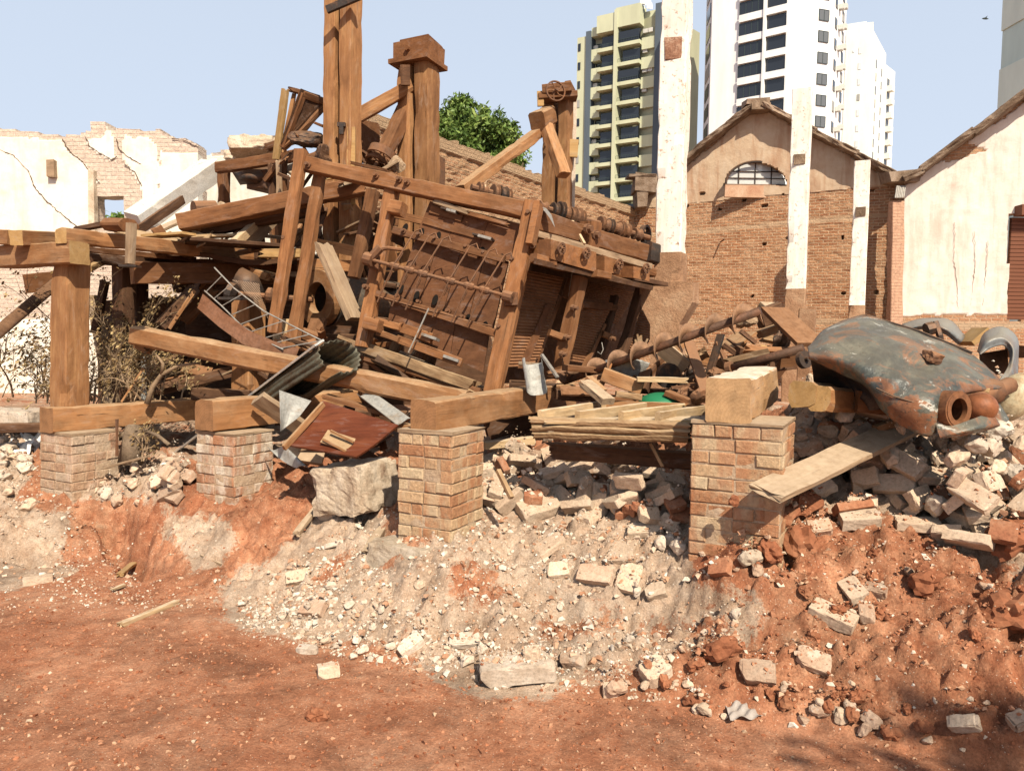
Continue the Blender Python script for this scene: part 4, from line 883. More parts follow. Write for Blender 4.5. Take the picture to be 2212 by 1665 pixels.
# ================================================================ PIERS, SILLS, POSTS, FALLEN TIMBER, MACHINE
A_ = Vector((math.cos(R(-27)), math.sin(R(-27)), 0)); B_ = Vector((-A_.y, A_.x, 0))
def pier(u, vt, vb, Y, s, label, seed, nb, tones, foot=None, mats=None):
    "brick pier: real bricks with joints round a mortar core; u = middle of the pier in the photo"
    r = random.Random(seed); top = P(u, vt, Y).z; bot = P(u, vb, Y).z - .15; ctr = P(u, vt, Y); ctr = Vector((ctr.x, Y, 0)) + B_ * s * .25
    rt = empty('brick_pier', (ctr.x, ctr.y, bot), label, 'pier', 'brick piers along the edge of the bank'); Mz = Matrix.Translation((ctr.x, ctr.y, 0)) @ Matrix.Rotation(R(-27), 4, 'Z')
    mbk = MB(); co = MB(); ch = (top - bot) / nb; h = s / 2
    for k in range(nb):
        z = bot + ch * (k + .5); odd = k % 2
        for side in range(4):
            Ms = Mz @ Matrix.Rotation(math.pi / 2 * side, 4, 'Z'); stretch = (side % 2) == odd; x = -h
            wds = [s / 2 - .006] * 2 if stretch else [s * .24, s * .26, s * .24, s * .24]
            if stretch is False: wds = [s * .2, s * .3, s * .22, s * .26] if r.random() < .5 else [s * .26, s * .2, s * .3, s * .22]
            for w_ in wds:
                jz, jy = r.uniform(-.003, .003), r.uniform(-.011, .009); t = r.uniform(0, 1)
                x2 = min(x + w_, h); v = [Vector((xx + r.uniform(-.004, .004), yy + r.uniform(-.003, .003), zz + r.uniform(-.003, .003))) for xx in (x + .003, x2 - .004) for yy in (-h + jy, -h + .1) for zz in (z - ch / 2 + .003 + jz, z + ch / 2 - .006)]
                c_ = .007
                vs = []
                for xx, sx in ((v[0].x, 1), (v[4].x, -1)):
                    for zz, sz in ((v[0].z, 1), (v[1].z, -1)):
                        cx = c_ * (1 if r.random() > .12 else 2.6); vs += [Vector((xx + sx * cx, v[0].y, zz + sz * c_ * .7)), Vector((xx, v[0].y + c_, zz))]
                bmq = [Ms @ q for q in v]; f = [(0, 1, 3, 2), (4, 6, 7, 5), (0, 4, 5, 1), (2, 3, 7, 6), (0, 2, 6, 4), (1, 5, 7, 3)]
                # chamfered front face
                q = [Vector((v[0].x, v[0].y + c_, v[0].z)), Vector((v[4].x, v[4].y + c_, v[4].z)), Vector((v[5].x, v[5].y + c_, v[5].z)), Vector((v[1].x, v[1].y + c_, v[1].z))]
                fr_ = [Vector((v[0].x + c_, v[0].y, v[0].z + c_)), Vector((v[4].x - c_, v[4].y, v[4].z + c_)), Vector((v[5].x - c_, v[5].y, v[5].z - c_)), Vector((v[1].x + c_, v[1].y, v[1].z - c_))]
                bk = [Vector((p.x, -h + .1, p.z)) for p in q]; al = [Ms @ p for p in fr_ + q + bk]
                mbk.add(al, [(0, 1, 2, 3), (4, 5, 1, 0), (5, 6, 2, 1), (6, 7, 3, 2), (7, 4, 0, 3), (8, 9, 5, 4), (9, 10, 6, 5), (10, 11, 7, 6), (11, 8, 4, 7)], t)
                x = x2
        v, f = beam_geo(ch, s - .014, s - .014, 2, .004, .004, r.randint(0, 999)); Mx = Matrix.Translation((0, 0, z)) @ Matrix.Rotation(R(-90), 4, 'Y'); co.add([Mz @ Mx @ q for q in v], f, .5, 1)
    mbk.add(co.v, co.f, .5, 0); n0 = len(mbk.f) - len(co.f); mi = [0] * n0 + [1] * len(co.f)
    c = Vector((ctr.x, ctr.y, bot)); me = mesh('brickwork', [q - c for q in mbk.v], mbk.f, mats or [M_pier, M_mortar], attrs={'tone': mbk.t}, mi=mi); link('brickwork', me, rt, Matrix.Translation(c))
    cp = MB(); cp.box((0, 0, 0), (s * 1.02, s * 1.02, .022), Matrix.Translation((0, 0, top + .013)) , j=.006); cp.v = [Mz @ q for q in cp.v]; cp.build('capping_board', M_grey, rt, Matrix.Identity(4))
    return rt, ctr, top
def piermat(name, stainc, amt, palec, cols):
    m = NT(name, .95); o = m.pos(); t = m.attr('tone'); c = m.ramp(t, cols)
    c = m.mix(1., c, m.ramp(m.noise(o, 38, 6, .75), [(.3, .62), (.6, 1.12)]), 'MULTIPLY')
    c = m.mix(m.math('MULTIPLY', m.ramp(m.noise(m.map(o, (1, 1, .7)), 6, 7, .7), [(.47, 0.), (.62, 1.)]), .6), c, palec)
    c = m.mix(m.math('MULTIPLY', m.ramp(m.noise(m.map(o, (7, 7, 1.2), (5, 2, 9)), 1., 6, .6), [(.5, 0.), (.6, 1.)]), amt), c, stainc)
    m.col(c); m.bump(m.math('ADD', m.noise(o, 60, 6, .8), m.math('MULTIPLY', m.noise(o, 14, 4, .6), 1.5)), .012, 1.); return m.mat
M_pier = piermat('pier_brick', (.4, .14, .06), .45, (.54, .42, .28), [(0., (.38, .18, .09)), (.35, (.47, .27, .145)), (.7, (.53, .36, .21)), (1., (.56, .43, .275))])
M_pier2 = piermat('pier_brick_limed', (.42, .16, .07), .6, (.76, .68, .56), [(0., (.36, .18, .1)), (.35, (.42, .28, .18)), (.7, (.48, .37, .27)), (1., (.56, .47, .36))])
M_pier1 = piermat('pier_brick_dusty', (.42, .2, .11), .3, (.64, .5, .38), [(0., (.37, .22, .14)), (.4, (.42, .27, .17)), (.7, (.45, .31, .2)), (1., (.5, .38, .27))])
M_mortar = stony('mortar', [(.3, (.4, .27, .17)), (.5, (.5, .36, .24)), (.75, (.58, .45, .33))], 4., .02)
pier(146, 936, 1118, 7.7, .52, 'sandy brown brick pier under the tall thick post, most dusty', 1, 11, 0, mats=[M_pier1, M_mortar])
pier(486, 936, 1115, 7.25, .5, 'lime stained brick pier with red drips, beside the rolled corrugated sheet', 2, 10, 0, mats=[M_pier2, M_mortar])
pier(936, 933, 1190, 6.0, .5, 'orange brick pier standing on a stone footing next to the plywood sheet', 3, 12, 0)
pier(1600, 915, 1205, 5.2, .6, 'largest brick pier, red clod on it, under the squared block end', 4, 12, 0)
# footings
fm = rock_mesh('stone_footing', (.5, .4, .22), M_conc, 5, 26, 2, .12)
def stone_at(name, u, v, Y, dims, yaw, label, cat, mat, seed, n=22, tilt=(0, 0), amp=.1, group=None):
    me = rock_mesh(name, dims, mat, seed, n, 2, amp); M = Matrix.Translation(P(u, v, Y)) @ Matrix.Rotation(yaw, 4, 'Z') @ Matrix.Rotation(tilt[0], 4, 'X') @ Matrix.Rotation(tilt[1], 4, 'Y')
    return tag(link(name, me, None, M), label, cat, group)
def slab_at(name, u, v, Y, dims, yaw, label, cat, mat, seed, tilt=(0, 0), jag=.04, amp=.012, group=None):
    me = rough_box(name, dims, mat, seed, 14, amp * .8, jag * 1.6, 3, .86, 6.); M = Matrix.Translation(P(u, v, Y)) @ Matrix.Rotation(yaw, 4, 'Z') @ Matrix.Rotation(tilt[0], 4, 'X') @ Matrix.Rotation(tilt[1], 4, 'Y')
    return tag(link(name, me, None, M), label, cat, group)
slab_at('stone_footing', 884, 1196, 5.95, (.56, .42, .22), R(-27), 'rough pale stone footing under the orange brick pier', 'footing', M_conc, 7)
stone_at('lime_footing', 436, 1148, 7.2, (.62, .55, .42), R(-20), 'white lime footing lump bulging below the lime stained pier', 'footing', M_stone, 9, 30)
slab_at('concrete_block', 772, 1048, 6.75, (.56, .6, .42), R(-27), 'big broken masonry block with flat top beside the orange brick pier', 'block', M_conc, 11, (R(2), R(-7)), .05, .02)
slab_at('concrete_block', 12, 899, 8.6, (.9, .4, .17), R(-8), 'flat white masonry slab lying at the left edge behind the dusty pier', 'block', M_stone, 13)
# ---- sills
def T(label, p0, p1, w, h, mat=None, name='timber_beam', cat='beam', group=None, **k):
    return beam(name, P(*p0), P(*p1), w, h, mat or M_tan, label, cat, group, **k)
def sill(u, v, Y, L, w, h, label, mat, d=None):
    p = P(u, v, Y); d = (d or B_) * L; return beam('sill_beam', p, p + d, w, h, mat, label, 'beam', 'sill beams resting on the brick piers', endmat=M_endb if mat is M_block else M_endt, j=.005, ch=.012)
sill(100, 908, 7.62, 4.2, .25, .25, 'long sill beam on the dusty pier carrying the thick post', M_tan, Vector((.52, .854, .0)))
sill(440, 897, 7.15, 2.0, .27, .29, 'short sill beam stub resting on the lime stained pier', M_tan, Vector((.53, .848, .004)))
sill(914, 899, 5.95, 2.7, .24, .25, 'sill beam with square cut end on the orange brick pier', M_tan, Vector((.475, .88, .01)))
sill(1572, 866, 5.08, 1.75, .29, .3, 'heavy squared beam block dusted white on the largest pier', M_block, Vector((.42, .907, .02)))
# ---- posts
def post(label, u, Y, v0, v1, s, mat=None, u1=None, **k):
    return beam('timber_post', P(u, v0, Y), P(u1 if u1 is not None else u, v1, Y), s, s, mat or M_post, label, 'post', up=B_, **k)
post('thick squared timber post standing on the dusty pier sill', 150, 7.95, 886, 560, .265, u1=153)
post('dark post half buried in dry branches behind the thick post', 268, 9.6, 880, 560, .2, M_dark)
post('dark brown post beside the dark branches under the long header', 297, 10.2, 880, 570, .2, M_dark)
post('reddish post standing behind the bent steel ladder', 537, 9.6, 860, 640, .3, M_post)
post('short brace post below the fallen white column, dark brown', 484, 12.4, 452, 366, .15, M_red)
def twin(label, u, Y, v0, v1, us, wid, mat, u1, cap=None):
    "two squared posts bolted side by side with a dark gap"
    b = P(u, v0, Y); rt = empty('twin_post', b, label, 'post', 'twin timber posts of the mill')
    for q, (du, w_) in enumerate(us):
        beam('post', P(u, v0, Y) + A_ * du, P(u1, v1, Y) + A_ * du, w_, wid, mat, parent=rt, up=B_, j=.005, ch=.008)
    return rt
t1 = twin('tallest twin timber post running out of the top of the photo', 735, 9.9, 640, -60, ((-.106, .18), (.154, .18)), .235, M_post, 738)
mb = MB(); mb.bar(P(706, 22, 9.6), P(776, -8, 9.55), .05, .09, (0, 0, 1)); mb.build('iron_strap', M_iron, t1)
mb = MB(); mb.box(P(738, 270, 9.7), (.1, .06, .05)); mb.box(P(738, 280, 9.68), (.05, .05, .12)); mb.build('iron_clamp', M_iron, t1)
mb = MB(); mb.bar(P(759, 443, 9.72), P(759, 275, 9.72), .1, .03, (0, 1, 0)); mb.build('pale_patch_board', M_yel, t1)
t2 = twin('thick twin post with a boxed wooden cap in front of the leafy tree', 909, 10.4, 640, 130, ((-.185, .2), (.1, .22)), .3, M_post, 909)
Mc_ = Matrix.Translation(P(910, 127, 10.4) - A_ * .035) @ Matrix.Rotation(R(-27), 4, 'Z') @ Matrix.Rotation(R(-3), 4, 'X')
mb = MB(); mb.box((0, 0, .05), (.53, .44, .23), Mc_, j=.008); mb.box((-.01, 0, -.085), (.61, .5, .06), Mc_, j=.008); mb.box((.04, -.02, .18), (.44, .36, .03), Mc_, j=.012); mb.box((.12, .05, .21), (.16, .1, .06), Mc_, j=.02)
mb.tube([Mc_ @ Vector((-.02, -.2, .05)), Mc_ @ Vector((-.02, -.27, .05))], .035, 7); mb.build('boxed_cap', M_red, t2)
mb = MB(); mb.bar(P(875, 185, 10.15), P(875, 142, 10.15), .12, .05, (0, 1, 0), j=.01); mb.build('splintered_cheek', M_dark, t2)
t3 = twin('shorter twin post topped by an iron hand wheel', 1200, 12.2, 640, 205, ((-.12, .2), (.14, .17)), .22, M_post, 1205)
mb = MB(); mb.bar(P(1163, 213, 12), P(1246, 208, 12), .3, .09, (0, 0, 1)); mb.bar(P(1172, 198, 11.95), P(1235, 192, 11.9), .24, .14, (0, 0, 1), j=.01); mb.bar(P(1225, 180, 12), P(1238, 205, 12.2), .1, .1); mb.build('boxed_cap', M_red, t3)
mb = MB(); mb.bar(P(1241, 215, 12.3), P(1236, 460, 12.3), .07, .1, (0, 1, 0)); mb.build('limed_edge_board', M_stone, t3)
mb = MB(); mb.bar(P(1168, 230, 11.9), P(1167, 198, 11.9), .1, .05, (0, 1, 0)); mb.bar(P(1236, 340, 12.1), P(1239, 302, 12.1), .16, .06, (0, 1, 0)); mb.build('loose_cleat', M_yel, t3)
def wheel(name, c, r, axis, label=None, rim=.02, n_sp=5, parent=None, mat=None, wide=.05, group=None, hubl=.08, spr=None):
    "spoked iron wheel: thing with rim, spokes, hub"
    c = Vector(c); ax = Vector(axis).normalized(); U = ax.orthogonal().normalized(); Vv = ax.cross(U)
    rt = parent if parent is not None else empty(name, c, label, 'wheel', group); mt = mat or M_rust
    n = 28; vs = []; fs = []
    for k in range(n):
        a = 2 * math.pi * k / n; d = U * math.cos(a) + Vv * math.sin(a)
        vs += [c + d * r + ax * wide / 2, c + d * r - ax * wide / 2, c + d * (r - rim) - ax * wide / 2, c + d * (r - rim) + ax * wide / 2]
    for k in range(n):
        a, b = 4 * k, 4 * ((k + 1) % n)
        for q in range(4): fs.append((a + q, a + (q + 1) % 4, b + (q + 1) % 4, b + q))
    mm = MB(); mm.add(vs, fs); rm = mm.build('rim' if parent is None else name, mt, rt, Matrix.Identity(4) if True else None)
    tgt = rt if parent is None else rm
    mm = MB()
    for k in range(n_sp):
        a = 2 * math.pi * k / n_sp + .4; d = U * math.cos(a) + Vv * math.sin(a); e = U * math.cos(a + .25) + Vv * math.sin(a + .25)
        mm.tube([c, c + d * r * .5, c + e * (r - rim * .5)], spr or r * .06, 6)
    mm.build('spokes', mt, tgt, Matrix.Identity(4)); mm = MB(); mm.tube([c - ax * hubl, c + ax * hubl], r * .16, 10); mm.build('hub', mt, tgt, Matrix.Identity(4)); return rt
wheel('hand_wheel', P(1200, 197, 11.6), px(22, 11.6), (.35, -1, .1), 'thin iron hand wheel on top of the shorter twin post', .018, 5, wide=.03)
# ---- header beams left
T('lower header beam over the thick post with a raw yellow end', (-80, 562, 8.5), (172, 547, 7.72), .22, .22, M_tan, endmat=M_yel, name='header_beam')
T('short header end laid on the yellow ended beam at the edge', (34, 514, 7.75), (210, 520, 9.2), .14, .15, M_tan, endmat=M_yel, name='header_beam')
T('long header beam crossing above the thick post into the machine', (131, 509, 7.65), (620, 560, 11.2), .15, .15, M_tan, endmat=M_yel, name='header_beam')
T('header stub ending at the photo edge above the others', (-60, 508, 8.2), (30, 514, 7.95), .14, .15, M_tan, name='header_beam')
T('thin reddish rail under the long header', (187, 539, 8.2), (420, 560, 10), .07, .06, M_red, name='rail_board', cat='board')
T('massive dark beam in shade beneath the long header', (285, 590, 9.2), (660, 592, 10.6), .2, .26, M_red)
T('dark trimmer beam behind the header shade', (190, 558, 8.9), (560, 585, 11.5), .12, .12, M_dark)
T('dark floor joist lost in shade behind the ladder', (380, 612, 10.4), (700, 565, 12.5), .2, .25, M_dark)
T('yellow splintered batten leaning below the header beams', (190, 580, 8.6), (232, 560, 9.4), .07, .07, M_yel, name='batten', cat='board')
T('weathered stick hanging by the header with a flat iron foot', (284, 482, 7.6), (281, 570, 7.6), .07, .07, M_grey, name='hanging_stick', cat='board')
mb = MB(); mb.box(P(281, 575, 7.6), (.17, .12, .02)); tag(mb.build('iron_plate', M_iron), 'small flat iron foot under the hanging stick', 'plate')
T('hexagonal chunk of timber perched on the long header', (238, 486, 8.2), (279, 487, 8.0), .22, .13, M_red, name='timber_chunk', ch=.05)
T('splintered dark plank sloping up to the hexagonal chunk', (165, 496, 8.8), (240, 482, 8.4), .1, .05, M_dark, name='plank', cat='plank', broken=1)
T('reddish board fallen behind the thick post at the far edge', (55, 613, 9.0), (130, 606, 9.4), .05, .22, M_red, name='board', cat='board', up=(0, .1, 1))
v_, f_ = sheet_geo((P(-20, 712, 8.0), P(118, 596, 9.2), P(118, 625, 9.2), P(-20, 742, 8.0)), 12, 8, .01, lambda s, t: -.1 * math.sin(t * math.pi))
c_ = sum(v_, Vector()) / len(v_); tag(link('gutter', mesh('gutter', [q - c_ for q in v_], f_, M_dark, True), None, Matrix.Translation(c_)), 'dark half round gutter leaning behind the thick post', 'gutter')
# ---- roof timbers centre-left
T('long roof timber sloping up to the tallest twin post', (390, 483, 9.3), (800, 398, 9.45), .24, .2, M_red, broken=2)
T('second roof timber in shade beneath the long sloping one', (400, 510, 9.5), (700, 450, 9.8), .2, .12, M_dark)
T('brown plank along the underside of the fallen white column', (288, 505, 10.6), (395, 432, 11.6), .05, .13, M_dark, name='plank', cat='plank')
T('tan plank leaning against the long header near the column foot', (305, 515, 9.6), (400, 470, 10.4), .16, .04, M_grey, name='plank', cat='plank')
beam('fallen_column', P(292, 478, 11.5), P(465, 358, 12.6), .3, .33, M_whitecol, 'fallen white plastered column lying aslant before the ruined wall', 'column', up=(0, -.6, 1)) if 'M_whitecol' in globals() else beam('fallen_column', P(292, 482, 11.5), P(465, 360, 12.6), .3, .33, stony('white_plaster', [(.3, (.72, .66, .57)), (.6, (.82, .8, .75))], 2., .002), 'fallen white plastered column lying aslant before the ruined wall', 'column', up=(0, -.6, 1), ch=.01, broken=2)
for (a, b, w_, h_, m_, l_) in (((320, 512, 9.2), (408, 505, 8.9), .2, .03, M_yel, 'thin split board on the long header with a yellow edge'),
        ((405, 512, 9.3), (512, 509, 9.6), .25, .03, M_pale, 'pale plank lying flat beside the leaning box timber'),
        ((400, 520, 9.0), (620, 535, 9.6), .5, .04, M_dark, 'dark decking sheet with a splintered yellow edge'),
        ((508, 525, 9.3), (548, 488, 9.6), .1, .1, M_pale, 'short white topped box timber leaning over the dark decking'),
        ((535, 528, 9.5), (590, 470, 10), .04, .2, M_grey, 'grey board leaning behind the short white topped timber'),
        ((563, 548, 9.2), (655, 548, 9.0), .14, .1, M_yel, 'yellowish beam end tucked behind the crossed legs'),
        ((655, 520, 9.8), (790, 548, 9.3), .05, .13, M_post, 'narrow rail crossing behind the legs to the machine'),
        ((640, 570, 9.6), (760, 575, 9.4), .05, .14, M_tan, 'tan rail above the wooden drum'),
        ((770, 410, 9.9), (760, 560, 9.9), .1, .1, M_grey, 'thin grey batten standing right of the pale patched post'),
        ((745, 470, 10.2), (860, 480, 10.2), .05, .1, M_red, 'cross rail inside the machine behind the rods'),
        ((785, 420, 10.4), (800, 600, 10.4), .14, .14, M_dark, 'dark upright inside the machine frame')):
    T(l_, a, b, w_, h_, m_, name='loose_board', cat='board', broken=random.choice((0, 1, 2)))
# hopper rig
T('dark hopper rail above the curved belly', (470, 363, 12), (640, 338, 11.4), .12, .16, M_red)
v_, f_ = sheet_geo((P(500, 368, 12.2), P(615, 352, 12), P(610, 400, 12), P(520, 400, 12.2)), 12, 10, .02, lambda s, t: -.35 * math.sin(math.pi * s) * math.sin(math.pi * t * .8))
c_ = sum(v_, Vector()) / len(v_); tag(link('hopper_belly', mesh('hopper_belly', [q - c_ for q in v_], f_, M_iron, True), None, Matrix.Translation(c_)), 'dark rounded hopper belly hanging under the rail', 'hopper')
beam('hopper_end', P(560, 395, 12.2), P(600, 392, 12.0), .5, .28, M_dark, 'dark hopper box beside the upright strips', 'hopper')
slab_at('wall_fragment', 552, 320, 12.2, (.75, .5, .22), R(10), 'broken slab of wall balanced on the hopper timbers', 'fragment', M_conc, 21, (R(-12), R(-4)), .07, .03)
slab_at('wall_fragment', 530, 345, 12.6, (.6, .4, .16), R(-10), 'smaller wall piece under the balanced slab', 'fragment', M_conc, 22, (R(-8), R(6)), .06, .03)
mb = MB(); mb.tube([P(418, 453, 10.6), P(465, 452, 10.8)], .12, 14); tag(mb.build('rusty_can', M_rust), 'rusty tin drum lying on the fallen roof timber', 'can')
stone_at('cloth_bundle', 478, 455, 10.9, (.14, .2, .2), 0, 'small torn sack stuffed beside the rusty tin', 'sack', M_grey, 24)
for (a, b, w_, h_, m_, l_) in (((617, 192, 10.6), (597, 345, 10.6), .1, .05, M_yel, 'tall split plank standing left of the tilted cabinet panel'),
        ((636, 200, 10.7), (610, 330, 10.7), .05, .05, M_post, 'thin plank strip beside the split plank'),
        ((622, 192, 10.6), (690, 212, 10.8), .08, .05, M_red, 'short top strip joining the split plank to the cabinet'),
        ((575, 320, 11), (640, 300, 10.6), .12, .1, M_red, 'brown board jutting below the tilted cabinet'),
        ((602, 345, 10.4), (604, 430, 10.4), .07, .04, M_grey, 'grey upright strip hanging beside the leg tops'),
        ((612, 340, 10.5), (610, 470, 10.5), .11, .06, M_red, 'brown upright strip left of the leg tops'),
        ((588, 350, 10.9), (588, 440, 10.9), .1, .08, M_dark, 'dark upright behind the strips'),
        ((700, 330, 10.2), (640, 350, 10.0), .14, .08, M_red, 'board end under the tilted cabinet'),
        ((690, 270, 10.2), (770, 300, 10.0), .3, .03, M_red, 'brown sheet panel behind the tallest post')):
    T(l_, a, b, w_, h_, m_, name='loose_board', cat='board', broken=1)
def box_panel(name, cs, th, mat, label, cat, rim=.05, rimm=None):
    rt = empty(name, sum(map(Vector, cs), Vector()) / 4, label, cat); sheet('panel', cs, th, mat, parent=rt, nu=3, nv=3)
    a, b, c, d = map(Vector, cs); n = (b - a).cross(d - a).normalized()
    if n.dot(a - CAM) > 0: n = -n
    for q, (p0, p1) in enumerate(((a, b), (b, c), (c, d), (d, a))): beam('edge_strip', p0 + n * .02, p1 + n * .02, rim, rim * 1.2, rimm or mat, parent=rt, up=n)
    return rt
box_panel('tilted_cabinet', (P(643, 296, 10.3), P(612, 322, 10.2), P(655, 205, 10.2), P(706, 225, 10.6)), .1, M_dark, 'tilted wooden cabinet panel leaning behind the tallest post', 'cabinet', .07, M_red)
box_panel('steel_casing', (P(770, 262, 10.4), P(812, 270, 10.8), P(814, 335, 10.8), P(770, 345, 10.4)), .06, M_red, 'rounded brown casing panel between the two big twin posts', 'casing', .04)
box_panel('steel_casing', (P(862, 285, 11.4), P(955, 345, 12.4), P(955, 420, 12.4), P(862, 420, 11.4)), .06, M_rust, 'flat rusty casing plate behind the capped post', 'casing', .03)
stone_at('crumpled_tin', 668, 300, 10.1, (.45, .3, .22), .4, 'crumpled dark tin wedged below the cabinet', 'scrap', M_iron, 27, 12)
stone_at('crumpled_tin', 700, 345, 9.9, (.4, .3, .3), 1.4, 'folded brown tin beside the leg tops', 'scrap', M_dark, 28, 12)
stone_at('crumpled_sack', 856, 358, 9.6, (.2, .16, .22), .4, 'torn brown cloth scrap beneath the tilted pulleys', 'sack', M_grey, 29, 20)
wheel('belt_pulley', P(826, 334, 9.8), px(31, 9.8), (.35, .25, .9), 'large spoked belt pulley tipped nearly flat on the boards', .03, 6, wide=.1)
wheel('belt_pulley', P(815, 349, 9.9), px(27, 9.8), (.3, .3, .85), 'second spoked pulley just under the large tipped one', .03, 6, wide=.06)
wheel('belt_pulley', P(778, 350, 10.1), px(26, 10), (.75, -.6, .1), 'upright spoked pulley half hidden behind the tallest post', .03, 6, wide=.08)
for (a, b, w_, h_, l_) in (((768, 355, 9.7), (850, 372, 9.3), .2, .04, 'flat board under the pulleys'), ((800, 385, 9.5), (860, 350, 9.6), .3, .04, 'tilted dark lid below the pulleys'), ((700, 385, 9.3), (775, 375, 9.6), .12, .05, 'thin split batten across the tall post foot'), ((735, 400, 9.2), (790, 385, 9.4), .16, .04, 'splintered pale strip above the sloping timber')):
    T(l_, a, b, w_, h_, random.choice((M_grey, M_yel, M_red)), name='loose_board', cat='board', broken=3)
T('straight brace from the tallest post up to the capped post', (768, 254, 10.1), (886, 188, 10.4), .18, .17, M_post, name='brace', cat='brace')
T('steeper brace dropping from the capped post to the pulleys', (880, 228, 10.5), (820, 358, 10.0), .2, .17, M_red, name='brace', cat='brace')
T('long brace falling away from the hand wheel post', (1168, 285, 11.7), (995, 412, 10.2), .17, .15, M_tan, name='brace', cat='brace')
T('short thick brace on the near side of the hand wheel post', (1180, 272, 11.6), (1218, 378, 11.2), .18, .14, M_tan, name='brace', cat='brace', broken=0)
T('squared knee block joining both braces below the wheel', (1160, 262, 11.5), (1185, 250, 11.8), .26, .26, M_tan, name='knee_block', cat='block', ch=.03)

sheet('shading_deck', (P(330, 548, 9.4), P(650, 556, 9.4), P(690, 556, 13.2), P(300, 548, 13.2)), .06, M_dark, 'dark floor deck added over the void behind the ladder to shade it', 'deck', nu=8, nv=8, fn=lambda s, t: .05 * math.sin(s * 7))  # platform deck carried back, added to shade the void
sheet('dark_backing', (P(395, 560, 12.6), P(1060, 560, 12.6), P(1060, 900, 12.6), P(395, 900, 12.6)), .05, M_dark, 'added dark partition closing the void behind the drum', 'backing', nu=4, nv=4)  # dark sheet added behind the drum to keep the void black
sheet('dark_backing', (P(212, 650, 11.3), P(400, 640, 11.8), P(400, 885, 11.8), P(212, 885, 11.3)), .05, M_dark, 'added dark backing blacking out the gap behind the tangled dead bush', 'backing', nu=4, nv=4)  # dark sheet added so the gap behind the bush goes black
sheet('shading_deck', (P(190, 560, 9.3), P(330, 560, 9.3), P(310, 560, 12.6), P(180, 560, 12.6)), .05, M_dark, 'dark deck added under the header beams to shade the gap by the thick post', 'deck', nu=4, nv=4, fn=lambda s, t: .03 * math.sin(s * 5))  # deck added further left to shade the gap by the post
for (a, b, w_, h_, m_, l_) in (((200, 640, 10.2), (245, 880, 10.0), .14, .1, M_grey, 'leaning greyish board behind the tangled dead bush'), ((228, 600, 9.8), (205, 720, 9.8), .1, .08, M_dark, 'dark hanging stub left of the dark posts'), ((330, 640, 10.6), (395, 690, 10.6), .3, .1, M_red, 'reddish beam end in shade under the massive dark beam'), ((310, 650, 10.9), (330, 840, 10.9), .16, .1, M_grey, 'pale dusty upright behind the bare branch'), ((395, 690, 9.9), (470, 615, 9.9), .1, .18, M_red, 'reddish slanting board left of the bent ladder'), ((640, 470, 10.4), (700, 620, 10.4), .12, .1, M_dark, 'dark upright between the crossed legs and the tall post'), ((560, 430, 10.4), (560, 560, 10.4), .1, .1, M_dark, 'dark stub below the sloping roof timber'), ((820, 455, 9.9), (925, 480, 9.9), .06, .1, M_mach, 'rail end behind the rods at the upper frame corner'), ((700, 600, 9.9), (860, 620, 9.9), .3, .06, M_dark, 'dark board roofing the wooden drum'), ((790, 690, 9.2), (860, 700, 9.0), .2, .1, M_dark, 'dark block under the machine foot'), ((650, 640, 10.0), (650, 760, 10.0), .2, .1, M_dark, 'dark upright behind the drum ring'), ((600, 500, 11.2), (700, 490, 11.0), .1, .5, M_dark, 'dark wide board behind the crossed legs'), ((590, 440, 10.9), (600, 545, 10.9), .16, .1, M_red, 'reddish upright stub between the sloping timber and the header')):
    T(l_, a, b, w_, h_, m_, name='loose_board', cat='board', broken=random.choice((0, 1, 2, 3)))

def clutter(poly, n, Y0, Y1, label, group, mats, seed, L=(.25, .9)):
    r = random.Random(seed); k = 0
    while k < n:
        u, v = r.uniform(min(q[0] for q in poly), max(q[0] for q in poly)), r.uniform(min(q[1] for q in poly), max(q[1] for q in poly))
        if not inpoly(np.array(u), np.array(v), poly): continue
        k += 1; p = P(u, v, r.uniform(Y0, Y1)); d = Vector((r.gauss(0, 1), r.gauss(0, .5), r.gauss(0, .55))).normalized() * r.uniform(*L)
        beam('split_board', p - d / 2, p + d / 2, r.choice((.05, .08, .12, .18)), r.choice((.02, .025, .04, .06)), r.choice(mats), label, 'board', group, up=(r.gauss(0, .5), r.gauss(0, .5), 1), broken=r.choice((0, 1, 2, 3, 3)))
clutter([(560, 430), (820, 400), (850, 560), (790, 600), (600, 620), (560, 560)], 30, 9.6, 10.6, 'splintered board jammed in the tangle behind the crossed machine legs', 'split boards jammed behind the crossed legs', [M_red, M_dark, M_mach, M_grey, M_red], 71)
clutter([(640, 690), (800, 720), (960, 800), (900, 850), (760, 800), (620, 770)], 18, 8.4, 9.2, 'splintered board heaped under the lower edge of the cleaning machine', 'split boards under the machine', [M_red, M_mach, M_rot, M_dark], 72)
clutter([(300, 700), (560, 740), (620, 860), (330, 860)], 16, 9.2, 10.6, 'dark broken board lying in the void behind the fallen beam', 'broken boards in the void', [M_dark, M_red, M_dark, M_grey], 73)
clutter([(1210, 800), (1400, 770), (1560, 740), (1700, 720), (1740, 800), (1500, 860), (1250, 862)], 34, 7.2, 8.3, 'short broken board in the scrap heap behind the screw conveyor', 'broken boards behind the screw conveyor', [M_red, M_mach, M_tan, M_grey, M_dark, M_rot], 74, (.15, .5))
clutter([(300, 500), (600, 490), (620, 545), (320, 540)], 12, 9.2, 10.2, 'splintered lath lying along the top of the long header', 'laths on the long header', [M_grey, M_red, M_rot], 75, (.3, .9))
clutter([(590, 300), (700, 300), (720, 380), (600, 440)], 14, 10., 10.8, 'splintered board packed below the tilted cabinet', 'boards packed below the cabinet', [M_red, M_dark, M_mach, M_grey], 76, (.2, .6))
